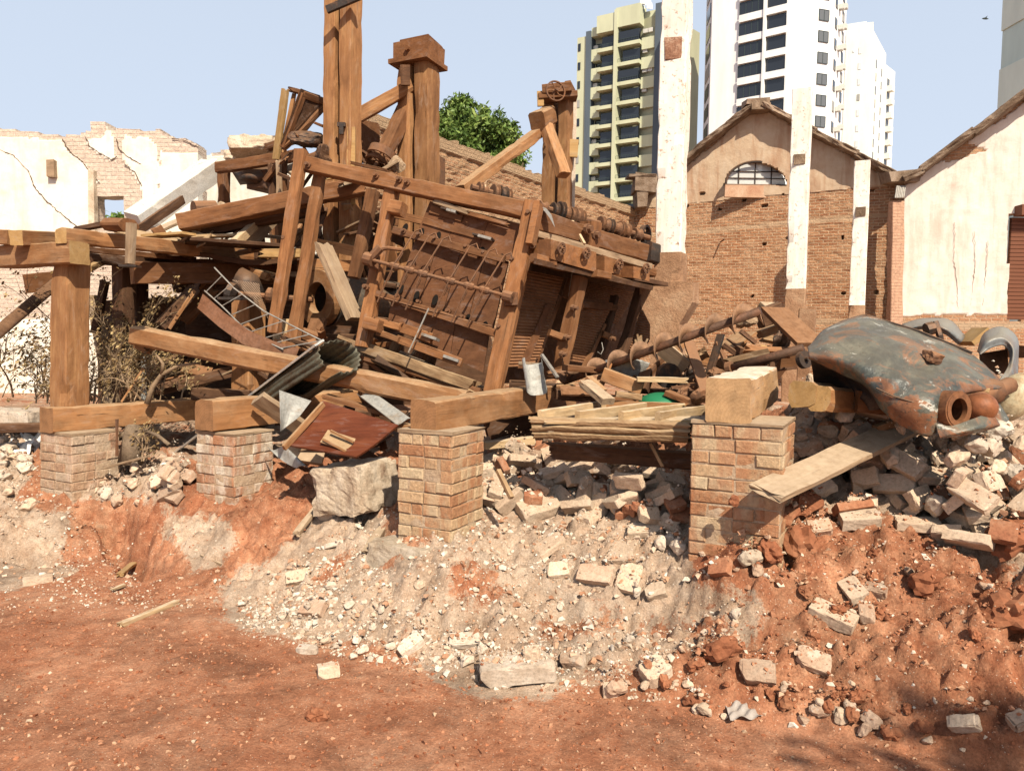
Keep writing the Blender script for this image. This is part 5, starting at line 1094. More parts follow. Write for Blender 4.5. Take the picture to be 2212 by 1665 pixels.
clutter([(560, 880), (880, 890), (860, 990), (560, 990)], 12, 7.4, 8.2, 'dark broken board in the shade under the sill beams', 'broken boards under the sill beams', [M_dark, M_red, M_grey], 77, (.3, .7))
# ================================================================ FALLEN CLEANING MACHINE
class Pl:
    def __init__(s, a, b, c):
        a, b, c = P(*a), P(*b), P(*c); s.o = a; s.n = (b - a).cross(c - a).normalized()
        if s.n.dot(CAM - a) < 0: s.n = -s.n
    def __call__(s, u, v, off=0.):
        d = MC @ Vector(((u - W / 2) / F, (H / 2 - v) / F, -1)); t = (s.o + s.n * off - CAM).dot(s.n) / d.dot(s.n); return CAM + d * t
PF = Pl((655, 355, 8.9), (1135, 450, 8.0), (1055, 840, 7.75)); PS = Pl((1150, 455, 8.0), (1412, 555, 9.7), (1065, 845, 7.8))
mc = empty('cleaning_machine', PF(900, 700), 'huge reddish wooden cleaning machine tipped over, with a rod linkage on its side panel', 'machine')
upF = (PF(1000, 500) - PF(960, 700)).normalized()
def fb_(name, a, b, w, h, mat=M_red, pl=PF, up=None, off=(0, 0), par=None, **k):
    "bar on the front (or side) plane; w = thickness in the plane, h = thickness out of it"
    return beam(name, pl(*a, off[0]), pl(*b, off[1]), h, w, mat, parent=par or mc, up=(up or (pl(*b).__sub__(pl(*a))).cross(pl.n)), **k)
fb_('top_rail', (645, 352), (1146, 458), .165, .14, M_mach)
lg = [fb_('leg', (651, 325), (592, 720), .13, .1, M_mach, off=(.08, .08), up=None), fb_('leg', (692, 370), (630, 760), .13, .1, M_mach, off=(-.12, -.12)),
      fb_('leg', (849, 408), (784, 750), .14, .14, M_mach, off=(-.05, -.05)), fb_('leg', (806, 412), (766, 600), .13, .12, M_red, off=(-.5, -.5)), fb_('leg', (1153, 438), (1064, 848), .165, .16, M_mach, off=(.03, .03))]
def bolts(pl, pts, r=.022, off=.1, par=None, l=.05):
    for (u, v) in pts:
        mb = MB(); p = pl(u, v, off); mb.tube([p - pl.n * .03, p + pl.n * l], r, 7); mb.tube([p - pl.n * .03, p + pl.n * .008], r * 1.6, 8); mb.build('bolt', M_rust, par or mc)
bolts(PF, [(812, 379), (862, 388), (879, 394), (665, 356), (1142, 460), (1150, 530), (1108, 560), (1079, 705), (790, 620), (616, 515)], off=.09)
mb = MB(); mb.bar(PF(1163, 445, .12), PF(1146, 530, .12), .07, .16, PF.n); mb.build('cheek_block', M_mach, mc)
fb_('spacer_block', (845, 449), (872, 454), .14, .16, M_mach, off=(.02, .02)); fb_('spacer_block', (792, 699), (823, 706), .13, .16, M_mach, off=(.08, .08))
fb_('cross_rail', (850, 498), (1090, 560), .075, .06, M_red, off=(-.05, .02)); fb_('cross_rail', (814, 634), (1072, 722), .075, .06, M_red, off=(0, .03))
# boarded side panel: upper, middle, lower fields of boards
M_pan = wood('panel_wood', (.06, .024, .011), (.135, .055, .023), (.2, .087, .038), (.28, .14, .07), .2)
def field(u0, v0, u1, v1, u2, v2, u3, v3, n, off, nm='side_board'):
    a, b, c, d = PF(u0, v0, off), PF(u1, v1, off), PF(u2, v2, off), PF(u3, v3, off)
    for i in range(n):
        s0, s1 = i / n + .003, (i + 1) / n - .003; e = random.uniform(-.006, .006) * PF.n
        sheet(nm, (a.lerp(b, s0) + e, a.lerp(b, s1) + e, d.lerp(c, s1) + e, d.lerp(c, s0) + e), .025, M_pan, parent=mc, nu=1, nv=2)
field(930, 436, 1128, 486, 1104, 565, 902, 505, 3, -.1); field(902, 508, 1100, 566, 1067, 712, 856, 640, 4, -.13); field(848, 640, 1060, 712, 1046, 806, 838, 702, 3, -.1)
fb_('batten', (930, 452), (1000, 470), .09, .03, off=(-.07, -.07)); fb_('batten', (915, 478), (1040, 512), .07, .03, off=(-.07, -.07))
fb_('trough', (935, 434), (1015, 462), .05, .05, M_grey, off=(0, 0), broken=3); fb_('trough', (1012, 462), (1100, 486), .04, .05, M_red, off=(0, 0), broken=3)
for (u, v, du) in ((960, 452, 26), (1028, 508, 34), (1030, 730, 0)):
    if du: 
        m1 = MB(); m1.bar(PF(u - 4, v, -.03), PF(u + du + 4, v + du * .3, -.03), .02, .11, PF.n); fr_ = m1.build('slot_plate', M_iron, mc); m1 = MB(); m1.bar(PF(u + 6, v + 2, -.0), PF(u + du, v + du * .28, -.0), .03, .06, PF.n); m1.build('slide', M_steel, fr_)
# oval black discs along rails, painting the dark inside peep holes
for (u, v) in ((875, 494), (910, 504), (946, 512), (1040, 545), (1082, 560), (866, 624), (900, 640), (940, 648), (1010, 690), (1047, 706), (1085, 722)):
    m1 = MB(); c = PF(u, v, -.07); x = (PF(u + 8, v + 2.2, -.07) - c).normalized(); y = PF.n.cross(x)
    pts = [c + x * math.cos(a) * .032 + y * math.sin(a) * .06 for a in np.linspace(0, 2 * math.pi, 12, endpoint=False)]
    m1.add(pts + [p + PF.n * .006 for p in pts], [list(range(12)), list(range(12, 24))[::-1]] + [[k, (k + 1) % 12, 12 + (k + 1) % 12, 12 + k] for k in range(12)]); m1.build('peep_hole', M_black, mc)
bolts(PF, [(872, 499), (905, 507), (940, 515), (1008, 533), (1046, 546), (860, 640), (905, 652), (968, 672), (1000, 684)], r=.018, off=.0, l=.05)
# linkage
s0, s1 = PF(797, 560, .22), PF(1107, 643, .26); mb = MB(); mb.tube([s0, s1], .019, 8); lk = mb.build('linkage_shaft', M_rust, mc)
def onshaft(u): t = (u - 797) / (1107 - 797); return s0.lerp(s1, t)
for u, r_ in ((797, .07), (1098, .055)): mb = MB(); a = onshaft(u - 9); b = onshaft(u + 9); mb.tube([a, b], r_, 10); mb.tube([a.lerp(b, .5) - PF.n * .2, a.lerp(b, .5)], .04, 8); mb.box(a.lerp(b, .5) - PF.n * .1, (.12, .1, .14), j=.01); mb.build('bearing', M_rust, lk)
mb = MB(); mb.tube([PF(815, 540, .2), PF(838, 536, .2), PF(868, 540, .1)], .022, 7); mb.tube([PF(800, 558, .22), PF(822, 535, .22)], .05, 8); mb.build('crank_arm', M_rust, lk)
for k, (u, ut, vt_, ul, vl) in enumerate(((856, 892, 505, 818, 640), (889, 935, 522, 874, 645), (919, 972, 528, 874, 648), (978, 1086, 558, 930, 664), (1018, 1092, 575, 978, 686), (1050, 1134, 573, 1005, 692))):
    # rods cross the shaft roughly parallel to the legs
    c = onshaft(u); d_ = (PF(u + 32, 525, .22) - PF(u - 32, 645, .22)).normalized(); ln = PF(u, 500).__sub__(PF(u, 585)).length
    mb = MB(); a = onshaft(u - 10); b = onshaft(u + 10); mb.tube([a, a.lerp(b, .2), a.lerp(b, .8), b], [.028, .038, .038, .028], 10); ar = mb.build('collar', M_rust, lk)
    up_, dn = c + d_ * ln * .95, c - d_ * ln * .95; up_ += PF.n * -.03; dn += PF.n * -.03
    mb = MB(); mb.tube([up_, c + PF.n * .03, dn], .009, 6); mb.bar(c.lerp(up_, .15), c.lerp(up_, .4), .028, .02); mb.bar(c.lerp(dn, .15), c.lerp(dn, .4), .028, .02); mb.build('rod', M_rust, ar)
    mb = MB(); e = (PF(u + 5, 502) - PF(u, 500)).normalized()
    mb.tube([up_, up_ + d_ * .05 + e * .05, up_ + e * .1], .008, 5); mb.build('hook', M_rust, ar)
mb = MB(); mb.tube([PF(816, 640, .05), PF(945, 676, .05)], .007, 5); mb.tube([PF(925, 668, .05), PF(1002, 690, .05)], .007, 5); mb.tube([PF(985, 688, .05), PF(1062, 704, .05)], .007, 5); mb.build('wire', M_rust, mc)
mb = MB(); mb.tube([PF(926, 666, .15), PF(905, 712, .18), PF(882, 762, .25)], .009, 6); mb.build('loose_rod', M_steel, mc)
for (a, b, w_) in (((806, 692), (865, 708), .07), ((862, 706), (934, 731), .1), ((816, 718), (862, 734), .06), ((858, 732), (998, 784), .085)): fb_('bottom_batten', a, b, w_, .05, M_mach, off=(.0, .04))
for (u, v) in ((928, 728), (975, 775)): m1 = MB(); m1.bar(PF(u - 14, v - 5, .05), PF(u + 18, v + 6, .05), .03, .1, PF.n); m1.build('latch_plate', M_steel, mc)
fb_('splintered_sill', (768, 745), (1040, 840), .12, .2, M_rot, off=(-.15, -.05), broken=3); fb_('bottom_sill', (800, 775), (1045, 850), .08, .25, M_red, off=(-.2, -.1))
# ---- side of the machine
fb_('side_rail', (1152, 475), (1405, 552), .2, .16, M_red, PS); 
mb = MB(); mb.bar(PS(1392, 543, .02), PS(1416, 551, .02), .2, .24, (0, 0, 1)); mb.build('rail_end_shoe', M_iron, mc)
fb_('short_post', (1276, 480), (1270, 545), .17, .2, M_red, PS, off=(.05, .05)); fb_('side_rail', (1152, 505), (1400, 575), .07, .12, M_grey, PS, off=(.1, .1)); fb_('side_rail', (1160, 512), (1410, 590), .1, .2, M_red, PS, off=(.0, .0))
bolts(PS, [(1271, 494), (1287, 507)], .035, .16); bolts(PS, [(1180, 520), (1300, 556)], .02, .16)
def tube_box(name, us, v0s, v1s, dep, off, mat, wheels, hole=None, openend=None):
    a, b, c, d = PS(us[0], v0s[0], off), PS(us[1], v0s[1], off), PS(us[1], v1s[1], off), PS(us[0], v1s[0], off)
    mb = MB(); mb.quad(d, c, b, a, 0, 0); n = PS.n * -dep
    mb.quad(a, b, b + n, a + n); mb.quad(b, c, c + n, b + n); mb.quad(d + n, c + n, c, d); mb.quad(a + n, d + n, d, a); mb.quad(a + n, b + n, c + n, d + n); bx = mb.build(name, mat, mc)
    for (u, v) in wheels: wheel('hand_wheel', PS(u, v, off + .05), px(11, 9), PS.n, None, .018, 4, bx, M_rust, .02, hubl=.05, spr=.009)
    if hole:
        u, v, s = hole; m1 = MB(); m1.bar(PS(u, v - s, off + .004), PS(u - 2, v + s, off + .004), .012, px(2 * s * .55, 9), PS.n); m1.build('port', M_black, bx)
        m1 = MB(); m1.bar(PS(u - s * .9, v - s * 1.2, off + .01), PS(u - s * 1.1, v + s * 1.1, off + .01), .03, .03, PS.n); m1.build('port_frame', M_mach, bx)
    return bx
tube_box('spout_box', (1218, 1288), (525, 545), (568, 588), .5, .52, M_mach, [(1267, 547)], None); tube_box('spout_box', (1190, 1217), (517, 525), (559, 567), .16, .51, M_mach, [(1213, 537)], None)
tube_box('spout_box', (1306, 1340), (552, 565), (586, 594), .6, .5, M_mach, [(1338, 571)], None); tube_box('spout_box', (1368, 1403), (575, 582), (600, 608), .6, .5, M_mach, [(1396, 580)], None)
for (us, vs_, vb_, m_) in (((1163, 1189), (520, 517), (545, 560), M_red), ((1290, 1306), (556, 553), (575, 587), M_red)): sheet('hopper_cheek', (PS(us[0], vs_[0], .1), PS(us[1], vs_[1], .3), PS(us[1], vb_[1], .3), PS(us[0], vb_[0], .1)), .03, m_, parent=mc, nu=2, nv=2)
fb_('ledge', (1152, 556), (1196, 567), .07, .12, M_mach, PS, off=(.4, .45)); fb_('ledge', (1280, 590), (1312, 596), .07, .12, M_mach, PS, off=(.5, .5)); fb_('ledge', (1340, 600), (1412, 614), .05, .4, M_dark, PS, off=(.3, .3))
m1 = MB(); m1.tube([PS(1268, 588, .3), PS(1275, 594, .35), PS(1285, 590, .35), PS(1290, 582, .35)], .012, 6); m1.build('iron_hook', M_iron, mc)
sheet('shading_roof', (PS(1155, 558, .5), PS(1412, 618, .5), PS(1412, 600, -1.4), PS(1152, 545, -1.4)), .05, M_dark, parent=mc, nu=3, nv=3)  # roof overhang shaped to throw shade on the screens below
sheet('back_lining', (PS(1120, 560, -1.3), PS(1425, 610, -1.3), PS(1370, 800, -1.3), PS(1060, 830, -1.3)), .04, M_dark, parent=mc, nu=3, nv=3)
fb_('leg', (1253, 598), (1206, 820), .13, .13, M_mach, PS, off=(.3, .28)); fb_('leg', (1328, 640), (1290, 790), .08, .1, M_dark, PS, off=(-.4, -.3)); fb_('leg', (1385, 625), (1338, 780), .1, .12, M_dark, PS, off=(-.1, -.1)); fb_('leg', (1208, 640), (1150, 800), .06, .06, M_red, PS, off=(-.3, -.2)); fb_('leg', (1304, 700), (1258, 800), .05, .06, M_red, PS, off=(-.25, -.2))
fb_('cross_bar', (1244, 656), (1328, 664), .08, .08, M_red, PS, off=(-.1, -.3)); fb_('cross_bar', (1186, 718), (1222, 732), .07, .09, M_mach, PS, off=(.2, .3)); fb_('cross_bar', (1300, 720), (1326, 731), .07, .08, M_mach, PS, off=(-.2, -.15))
bolts(PS, [(1225, 729), (1240, 665), (1216, 765)], .022, .38); bolts(PS, [(1322, 731)], .022, .0); m1 = MB(); m1.tube([PS(1243, 657, .0), PS(1256, 664, .08)], .05, 9); m1.build('axle_end', M_mach, mc)
def screen(cs, off, n, nm='slatted_screen'):
    a, b, c, d = [PS(u, v, off) for u, v in cs]; M_s = M_screen
    sheet(nm, (a, b, c, d), .02, M_s, parent=mc, nu=2, nv=n * 4, fn=lambda s, t: .006 * math.sin(t * n * 2 * math.pi))
M_screen = wood('screen_wood', (.08, .035, .016), (.17, .075, .033), (.25, .12, .055), (.3, .15, .075), .4)
screen(((1118, 580), (1215, 600), (1155, 790), (1058, 795)), -.12, 30); screen(((1248, 640), (1322, 655), (1262, 785), (1200, 775)), -.25, 24); screen(((1382, 670), (1425, 680), (1385, 770), (1338, 765)), -.25, 18); screen(((1225, 600), (1372, 630), (1330, 700), (1212, 640)), -.8, 16)
sheet('curved_flap', (PS(1178, 655, -.1), PS(1190, 658, -.1), PS(1135, 795, -.1), PS(1118, 795, -.1)), .02, M_pan, parent=mc, nu=2, nv=6)
m1 = MB(); m1.tube([PS(1300, 740, 0), PS(1303, 755, .05), PS(1298, 765, .05), PS(1291, 760, .05)], .006, 5); m1.tube([PS(1240, 560, .1), PS(1228, 640, -.1)], .004, 4); m1.build('dangling_wire', M_steel, mc)
# ---- pulley shaft on top of the machine
q0, q1 = P(1018, 404, 8.55), P(1402, 514, 9.7)
shf = empty('pulley_shaft', q0, 'long line shaft with clusters of small pulleys lying on top of the machine', 'shaft'); mb = MB(); mb.tube([q0, q1], .036, 9); mb.build('axle', M_rust, shf)
for u, rr, ww_ in ((1034, .085, .05), (1042, .06, .08), (1063, .11, .07), (1077, .115, .09), (1088, .1, .05), (1160, .075, .1), (1185, .1, .07), (1197, .13, .06), (1208, .09, .09), (1222, .1, .06), (1232, .12, .08), (1243, .1, .05), (1288, .1, .05), (1297, .085, .1), (1308, .1, .06), (1322, .09, .12), (1333, .11, .05), (1345, .1, .08), (1373, .08, .1)):
    t = (u - 1018) / (1402 - 1018); c = q0.lerp(q1, t); d = (q1 - q0).normalized(); mb = MB()
    mb.tube([c - d * ww_ / 2, c - d * ww_ * .4, c - d * ww_ * .2, c + d * ww_ * .2, c + d * ww_ * .4, c + d * ww_ / 2], [rr * .9, rr, rr * .72, rr * .72, rr, rr * .9], 16); mb.build('pulley', M_rust if int(u) % 3 else M_iron, shf)
wheel('end_wheel', P(1394, 506, 9.9), px(20, 9.8), (.8, -.6, 0), None, .03, 5, shf, M_iron, .06)
mb = MB(); pts = [P(1162, 443, 8.0), P(1180, 450, 8.0), P(1192, 465, 8.0), P(1199, 492, 7.95)]; pr = [P(1166, 448, 7.9), P(1177, 457, 7.9), P(1188, 472, 7.9), P(1199, 492, 7.9)]
v = pts + pr; mb.add(v, [(k, k + 1, 5 + k, 4 + k) for k in range(3)]); tag(mb.build('curved_steel_strip', M_steel), 'curved grey steel blade hooked behind the machine corner leg', 'blade')
T('thin stick leaning between the machine rails', (1236, 478, 8.6), (1262, 527, 8.4), .03, .03, M_pale, name='batten', cat='board')
# ================================================================ DRUM, LADDER, SHEETS
dr = empty('wooden_drum', P(690, 640, 9.8), 'big wooden drum with a round dark opening behind the crossed legs', 'drum')
c0, c1_ = P(683, 643, 9.3), P(900, 665, 10.6); ax = (c1_ - c0).normalized(); ro, ri = px(60, 9.3), px(34, 9.3)
def ring(c, ax, ro, ri, th, n=30):
    U = ax.cross(Vector((0, 0, 1))).normalized(); V2 = U.cross(ax); vs = []; fs = []
    for k in range(n):
        d = U * math.cos(2 * math.pi * k / n) + V2 * math.sin(2 * math.pi * k / n)
        vs += [c + d * ro, c + d * ro + ax * th, c + d * ri + ax * th, c + d * ri]
    for k in range(n):
        a, b = 4 * k, 4 * ((k + 1) % n)
        for q in range(4): fs.append((a + q, a + (q + 1) % 4, b + (q + 1) % 4, b + q))
    return vs, fs
mb = MB(); mb.add(*ring(c0, ax, ro, ri, .12)); mb.build('end_ring', M_tan, dr); mb = MB(); mb.add(*ring(c0 + ax * .12, ax, ro * .93, ro * .88, (c1_ - c0).length)); mb.build('barrel', rusty('drum_barrel', (.1, .08, .06), (.2, .11, .06), .5, .1, .6), dr, smooth=False)
mb = MB(); mb.add(*ring(c0 + ax * .16, ax, ro * 1.03, ro * .95, .05)); mb.build('hoop', M_iron, dr); mb = MB(); mb.add(*ring(c0 + ax * .9, ax, ro * .9, .01, .03)); mb.build('inner_disc', M_dark, dr)
T('dark floor beam under the wooden drum', (640, 728, 9.4), (800, 735, 9.2), .2, .12, M_dark)
T('reddish brown curved saddle board under the drum', (690, 690, 9.0), (668, 752, 8.8), .2, .06, M_red, name='board', cat='board')
for (a, b, w_, h_, m_, l_) in (((645, 715, 8.9), (700, 740, 8.7), .1, .12, M_red, 'broken board end at the foot of the crossed legs'), ((620, 690, 9.0), (618, 745, 8.9), .3, .04, M_pale, 'pale board scrap between the leg feet'),
    ((600, 735, 8.8), (700, 765, 8.5), .12, .05, M_tan, 'flat batten lying over the ladder end'), ((696, 525, 8.6), (768, 690, 8.4), .24, .08, M_grey, 'broad weathered plank leaning before the drum, broken top'),
    ((540, 585, 9.6), (590, 600, 9.4), .16, .1, M_tan, 'broken rafter end lit behind the wire mesh'), ((600, 590, 9.7), (700, 598, 9.6), .05, .06, M_grey, 'thin strip crossing both legs above the drum'),
    ((430, 612, 9.7), (345, 705, 9.4), .2, .12, M_dark, 'dark leaning timber left of the ladder'), ((421, 628, 9.4), (365, 710, 9.2), .02, .04, M_tan, 'thin stick leaning on the dark timber'),
    ((430, 655, 10.4), (450, 615, 10.4), .3, .05, M_tan, 'brown board fragment behind the ladder head'), ((470, 640, 10.8), (560, 680, 10.8), .1, .1, M_dark, 'black timber in the deep shade behind the ladder'),
    ((330, 845, 9.6), (510, 800, 9.8), .15, .14, M_dark, 'dark beam lying under the long fallen beam'), ((400, 760, 10.3), (520, 770, 10.3), .4, .05, M_dark, 'dark plank floor seen under the fallen beam'),
    ((297, 745, 8.5), (325, 760, 8.4), .1, .07, M_tan, 'splinter below the rounded end of the fallen beam'), ((560, 800, 9.5), (640, 850, 9.2), .12, .05, M_dark, 'shaded batten under the corrugated roll'),
    ((790, 770, 8.6), (905, 860, 8.1), .16, .05, M_red, 'long thin board between roll and machine'), ((770, 760, 8.7), (1010, 838, 8.0), .2, .04, M_rot, 'splintered board strewn with debris under the machine'), ((850, 760, 8.9), (1040, 842, 8.2), .18, .05, M_grey, 'dusty grey board under the machine panel')):
    T(l_, a, b, w_, h_, m_, name='loose_board', cat='board', broken=random.choice((0, 1, 2, 3)))
T('long fallen beam crossing in front of the post, rounded end', (294, 724, 8.3), (1010, 868, 7.2), .2, .21, M_tan, ch=.03)
# ladder-like bent steel frame
ld = empty('steel_ladder', P(560, 680, 8.4), 'bent light steel ladder frame tipped against the fallen beam', 'ladder')
r1 = [P(463, 578, 8.5), P(505, 622, 8.4), P(570, 672, 8.3), P(640, 708, 8.1), P(700, 738, 8.0)]; r2 = [P(442, 628, 8.5), P(478, 660, 8.4), P(520, 702, 8.3), P(570, 735, 8.1), P(612, 755, 8.0)]
for r_ in (r1, r2): mb = MB(); mb.tube(r_, .009, 5); mb.build('rail', M_steel, ld)
def alongp(r_, t): t *= len(r_) - 1; i = min(int(t), len(r_) - 2); return r_[i].lerp(r_[i + 1], t - i)
for k in range(9): mb = MB(); mb.tube([alongp(r1, .1 + k * .11), alongp(r2, .02 + k * .118)], .006, 5); mb.build('rung', M_steel, ld)
cu = [P(432, 650, 8.2), P(478, 690, 8.15), P(530, 728, 8.1), P(585, 752, 8.05), P(640, 768, 8.0)]; v = []
for p in cu: v += [p + Vector((.03, 0, .075)), p + Vector((-.03, 0, -.075)), p + Vector((-.03, .012, -.075)), p + Vector((.03, .012, .075))]
mb = MB(); mb.add(v, [(4 * k + a, 4 * k + (a + 1) % 4, 4 * k + 4 + (a + 1) % 4, 4 * k + 4 + a) for k in range(4) for a in range(4)] + [(0, 1, 2, 3), (19, 18, 17, 16)]); tag(mb.build('metal_strip', rusty('copper_strip', (.24, .12, .07), (.2, .09, .045), .5, .2, .5)), 'curved coppery metal strip hanging under the steel ladder', 'strip')
# drive shaft with mesh guard
ds = empty('drive_shaft', P(590, 640, 9), 'rusty drive shaft with hub running into the drum opening', 'shaft'); a, b = P(500, 634, 9.0), P(676, 648, 9.0); mb = MB(); mb.tube([a, b], .035, 9); mb.build('axle', M_rust, ds)
mb = MB(); mb.tube([P(575, 636, 9), P(579, 637, 9), P(588, 638, 9), P(592, 638, 9)], [.06, .09, .09, .06], 12); mb.tube([P(644, 644, 9), P(658, 645, 9)], .1, 12); mb.box(P(648, 630, 9), (.1, .1, .14)); mb.build('collar', M_rust, ds)
mb = MB(); mb.tube([P(488, 628, 8.95), P(493, 630, 8.95), P(505, 634, 8.95), P(512, 637, 8.95)], [.05, .12, .12, .04], 12); mb.box(P(505, 645, 8.9), (.34, .12, .03)); mb.build('bearing', M_iron, ds)
mm = NT('wire_mesh', .6); o = mm.pos(); wv_ = mm.n('SeparateXYZ', i_0=mm.map(o, (45, 45, 45))); 
fx_ = mm.math('GREATER_THAN', mm.math('FRACT', mm.math('ADD', wv_.outputs[0], wv_.outputs[2])), .72); fy_ = mm.math('GREATER_THAN', mm.math('FRACT', mm.math('SUBTRACT', wv_.outputs[0], wv_.outputs[2])), .72)
mm.L(mm.math('MAXIMUM', fx_, fy_), mm.b.inputs['Alpha']); mm.col((.26, .17, .11))
sheet('mesh_guard', (P(500, 604, 8.8), P(560, 612, 8.8), P(580, 690, 8.7), P(548, 655, 8.8)), .002, mm.mat, 'torn wire mesh hanging over the drive shaft', 'mesh', nu=10, nv=10, fn=lambda s, t: -.12 * math.sin(s * 3) * math.sin(t * 3) + .03 * math.sin(s * 9 + t * 7))
mb = MB(); mb.tube([P(515, 612, 9.2), P(540, 620, 9.2), P(562, 640, 9.2)], [.2, .17, .08], 14); tag(mb.build('mesh_cone', M_iron, smooth=True), 'dusty dark metal cone behind the torn wire mesh', 'cone')
# corrugated sheet, long and half rolled
M_cor = rusty('corrugated_sheet', (.12, .115, .085), (.09, .055, .032), .45, .3, .5)
def roll(p0, p1, rad, a0, a1, n, amp, th=.004, seed=0, up=Vector((0, 0, 1))):
    ax = (p1 - p0).normalized(); U = ax.cross(up).normalized(); V2 = U.cross(ax); vs = []; m = 14; nn = n * 6
    for i in range(m + 1):
        c = p0.lerp(p1, i / m)
        for k in range(nn + 1):
            a = a0 + (a1 - a0) * k / nn; r = rad * (1 + .1 * mnoise.noise(Vector((i * .35, a * 1.2, seed)))) + amp * math.sin(k * 2 * math.pi / 6); vs.append(c + (U * math.cos(a) + V2 * math.sin(a) * .72) * r)
    fs = [(i * (nn + 1) + k, i * (nn + 1) + k + 1, (i + 1) * (nn + 1) + k + 1, (i + 1) * (nn + 1) + k) for i in range(m) for k in range(nn)]; return vs, fs
v, f = roll(P(500, 925, 8.6), P(735, 770, 7.3), .23, R(-30), R(285), 16, .012); c_ = sum(v, Vector()) / len(v)
o = link('corrugated_sheet', mesh('corrugated_sheet', [q - c_ for q in v], f, M_cor, True), None, Matrix.Translation(c_)); tag(o, 'olive corrugated roof sheet curled into a long open roll', 'roof sheet')
sd = o.modifiers.new('thick', 'SOLIDIFY'); sd.thickness = .006
mb = MB(); mb.bar(P(335, 1012, 7.05), P(688, 742, 6.95), .1, .03, (0, -.5, 1)); mb.bar(P(345, 1015, 7.0), P(672, 765, 6.9), .07, .02, (0, -.6, 1)); mb.build('folded_edge', NT('pale_zinc', .35, .5).col((.6, .62, .62)).mat, o, Matrix.Identity(4)) if 0 else None
mb = MB(); mb.bar(P(332, 1012, 9.4), P(690, 740, 7.15), .13, .02, (0, -.5, 1)); e_ = mb.build('zinc_flashing', rusty('pale_zinc', (.62, .62, .58), (.4, .34, .26), .34, .35, .4)); tag(e_, 'pale zinc flashing strip along the curled corrugated sheet', 'flashing')
# plywood, metal sheets
ply = sheet('plywood_sheet', (P(612, 962, 6.5), P(698, 868, 6.9), P(862, 925, 6.7), P(768, 985, 6.35)), .02, wood('varnished_ply', (.07, .018, .009), (.13, .036, .016), (.2, .065, .028), None, .2, .4), 'dark red plywood sheet with a torn square patch', 'plywood', nu=10, nv=10, fn=lambda s, t: .03 * math.sin(s * 3 + t))
m1 = MB(); m1.bar(P(700, 942, 6.52), P(762, 962, 6.5), .16, .012, PF.n * 0 + Vector((.1, -.6, .8))); m1.build('torn_patch', M_rot, ply); m1 = MB(); m1.bar(P(697, 948, 6.45), P(748, 975, 6.42), .02, .02); m1.bar(P(714, 930, 6.5), P(764, 955, 6.48), .02, .02); m1.build('patch_frame', M_tan, ply)
T('edge batten under the plywood sheet', (612, 966, 6.42), (698, 872, 6.84), .03, .05, M_tan, name='batten', cat='board')
sheet('metal_sheet', (P(603, 843, 6.9), P(672, 866, 7.1), P(640, 905, 6.9), P(606, 932, 6.7)), .004, M_galv, 'bent grey metal sheet beside the plywood corner', 'metal sheet', nu=8, nv=8, fn=lambda s, t: .06 * math.sin(s * 4) * t)
sheet('metal_sheet', (P(570, 958, 7.2), P(620, 975, 7.1), P(695, 1026, 6.8), P(640, 1010, 6.9)), .004, M_galv, 'crumpled grey sheet strip under the plywood', 'metal sheet', nu=8, nv=8, fn=lambda s, t: .05 * math.sin(s * 5 + t * 3))
sheet('metal_sheet', (P(770, 850, 7.4), P(800, 850, 7.5), P(885, 910, 7.0), P(850, 912, 6.9)), .004, M_galv, 'narrow grey sheet slanting behind the plywood', 'metal sheet', nu=6, nv=6, fn=lambda s, t: .03 * math.sin(s * 5))
sheet('metal_sheet', (P(800, 776, 7.9), P(815, 772, 8), P(905, 838, 7.5), P(860, 800, 7.6)), .004, M_iron, 'dark curled sheet right of the corrugated roll', 'metal sheet', nu=6, nv=6, fn=lambda s, t: .04 * math.sin(s * 4))
T('splintered plank behind the plywood, pointing left', (700, 855, 7.5), (860, 900, 7.3), .15, .04, M_red, name='plank', cat='plank', broken=1)
T('pale thin board edge behind the plywood', (860, 922, 7.1), (905, 928, 7.0), .1, .08, M_tan, name='plank', cat='plank')
T('dark joist in the void under the sill beams', (600, 900, 8.2), (880, 905, 8.2), .2, .16, M_dark); T('dark joist in the void behind the corrugated roll', (420, 850, 9), (620, 860, 9), .2, .14, M_dark)
T('black timber behind the gap left of the rotten beam', (1050, 930, 8.2), (1160, 900, 8.3), .2, .2, M_dark); T('fallen batten in front of the dark gap', (1045, 962, 7.2), (1150, 950, 7.4), .12, .07, M_pale, name='batten', cat='board')
# ================================================================ AUGER AND SCRAP BEHIND
a, b = P(1218, 824, 7.7), P(1642, 672, 6.4); au = empty('screw_conveyor', a, 'rusty screw conveyor with eight helical flights leaning on the scrap', 'auger')
M_aug = rusty('auger_rust', (.24, .14, .085), (.3, .165, .09), .5, .1, .75); M_aug2 = rusty('auger_shaft', (.1, .055, .035), (.17, .08, .045), .5, .2, .65)
mb = MB(); mb.tube([a, b], .036, 12); mb.build('axle', M_aug2, au, smooth=True)
HAND = -1; ax = (b - a).normalized(); U_ = ax.cross(Vector((0, 0, 1))).normalized(); V_ = U_.cross(ax); L_ = (b - a).length; turns = 7.75; n = 300; vs = []
for i in range(n + 1):
    t = i / n; an = HAND * turns * 2 * math.pi * t + 2.6; d = -U_ * math.cos(an) + V_ * math.sin(an); c = a + ax * (L_ * (.05 + .95 * t)); rr = .118 + .006 * mnoise.noise(Vector((t * 22, 0, 0)))
    vs += [c + d * .034, c + d * .08 + ax * .006, c + d * rr + ax * .016]
fs = [(3 * i + k, 3 * i + k + 1, 3 * i + 4 + k, 3 * i + 3 + k) for i in range(n) for k in (0, 1)]
o = link('flight', mesh('flight', vs, fs, M_aug, True), au, Matrix.Identity(4)); sd = o.modifiers.new('t', 'SOLIDIFY'); sd.thickness = .006
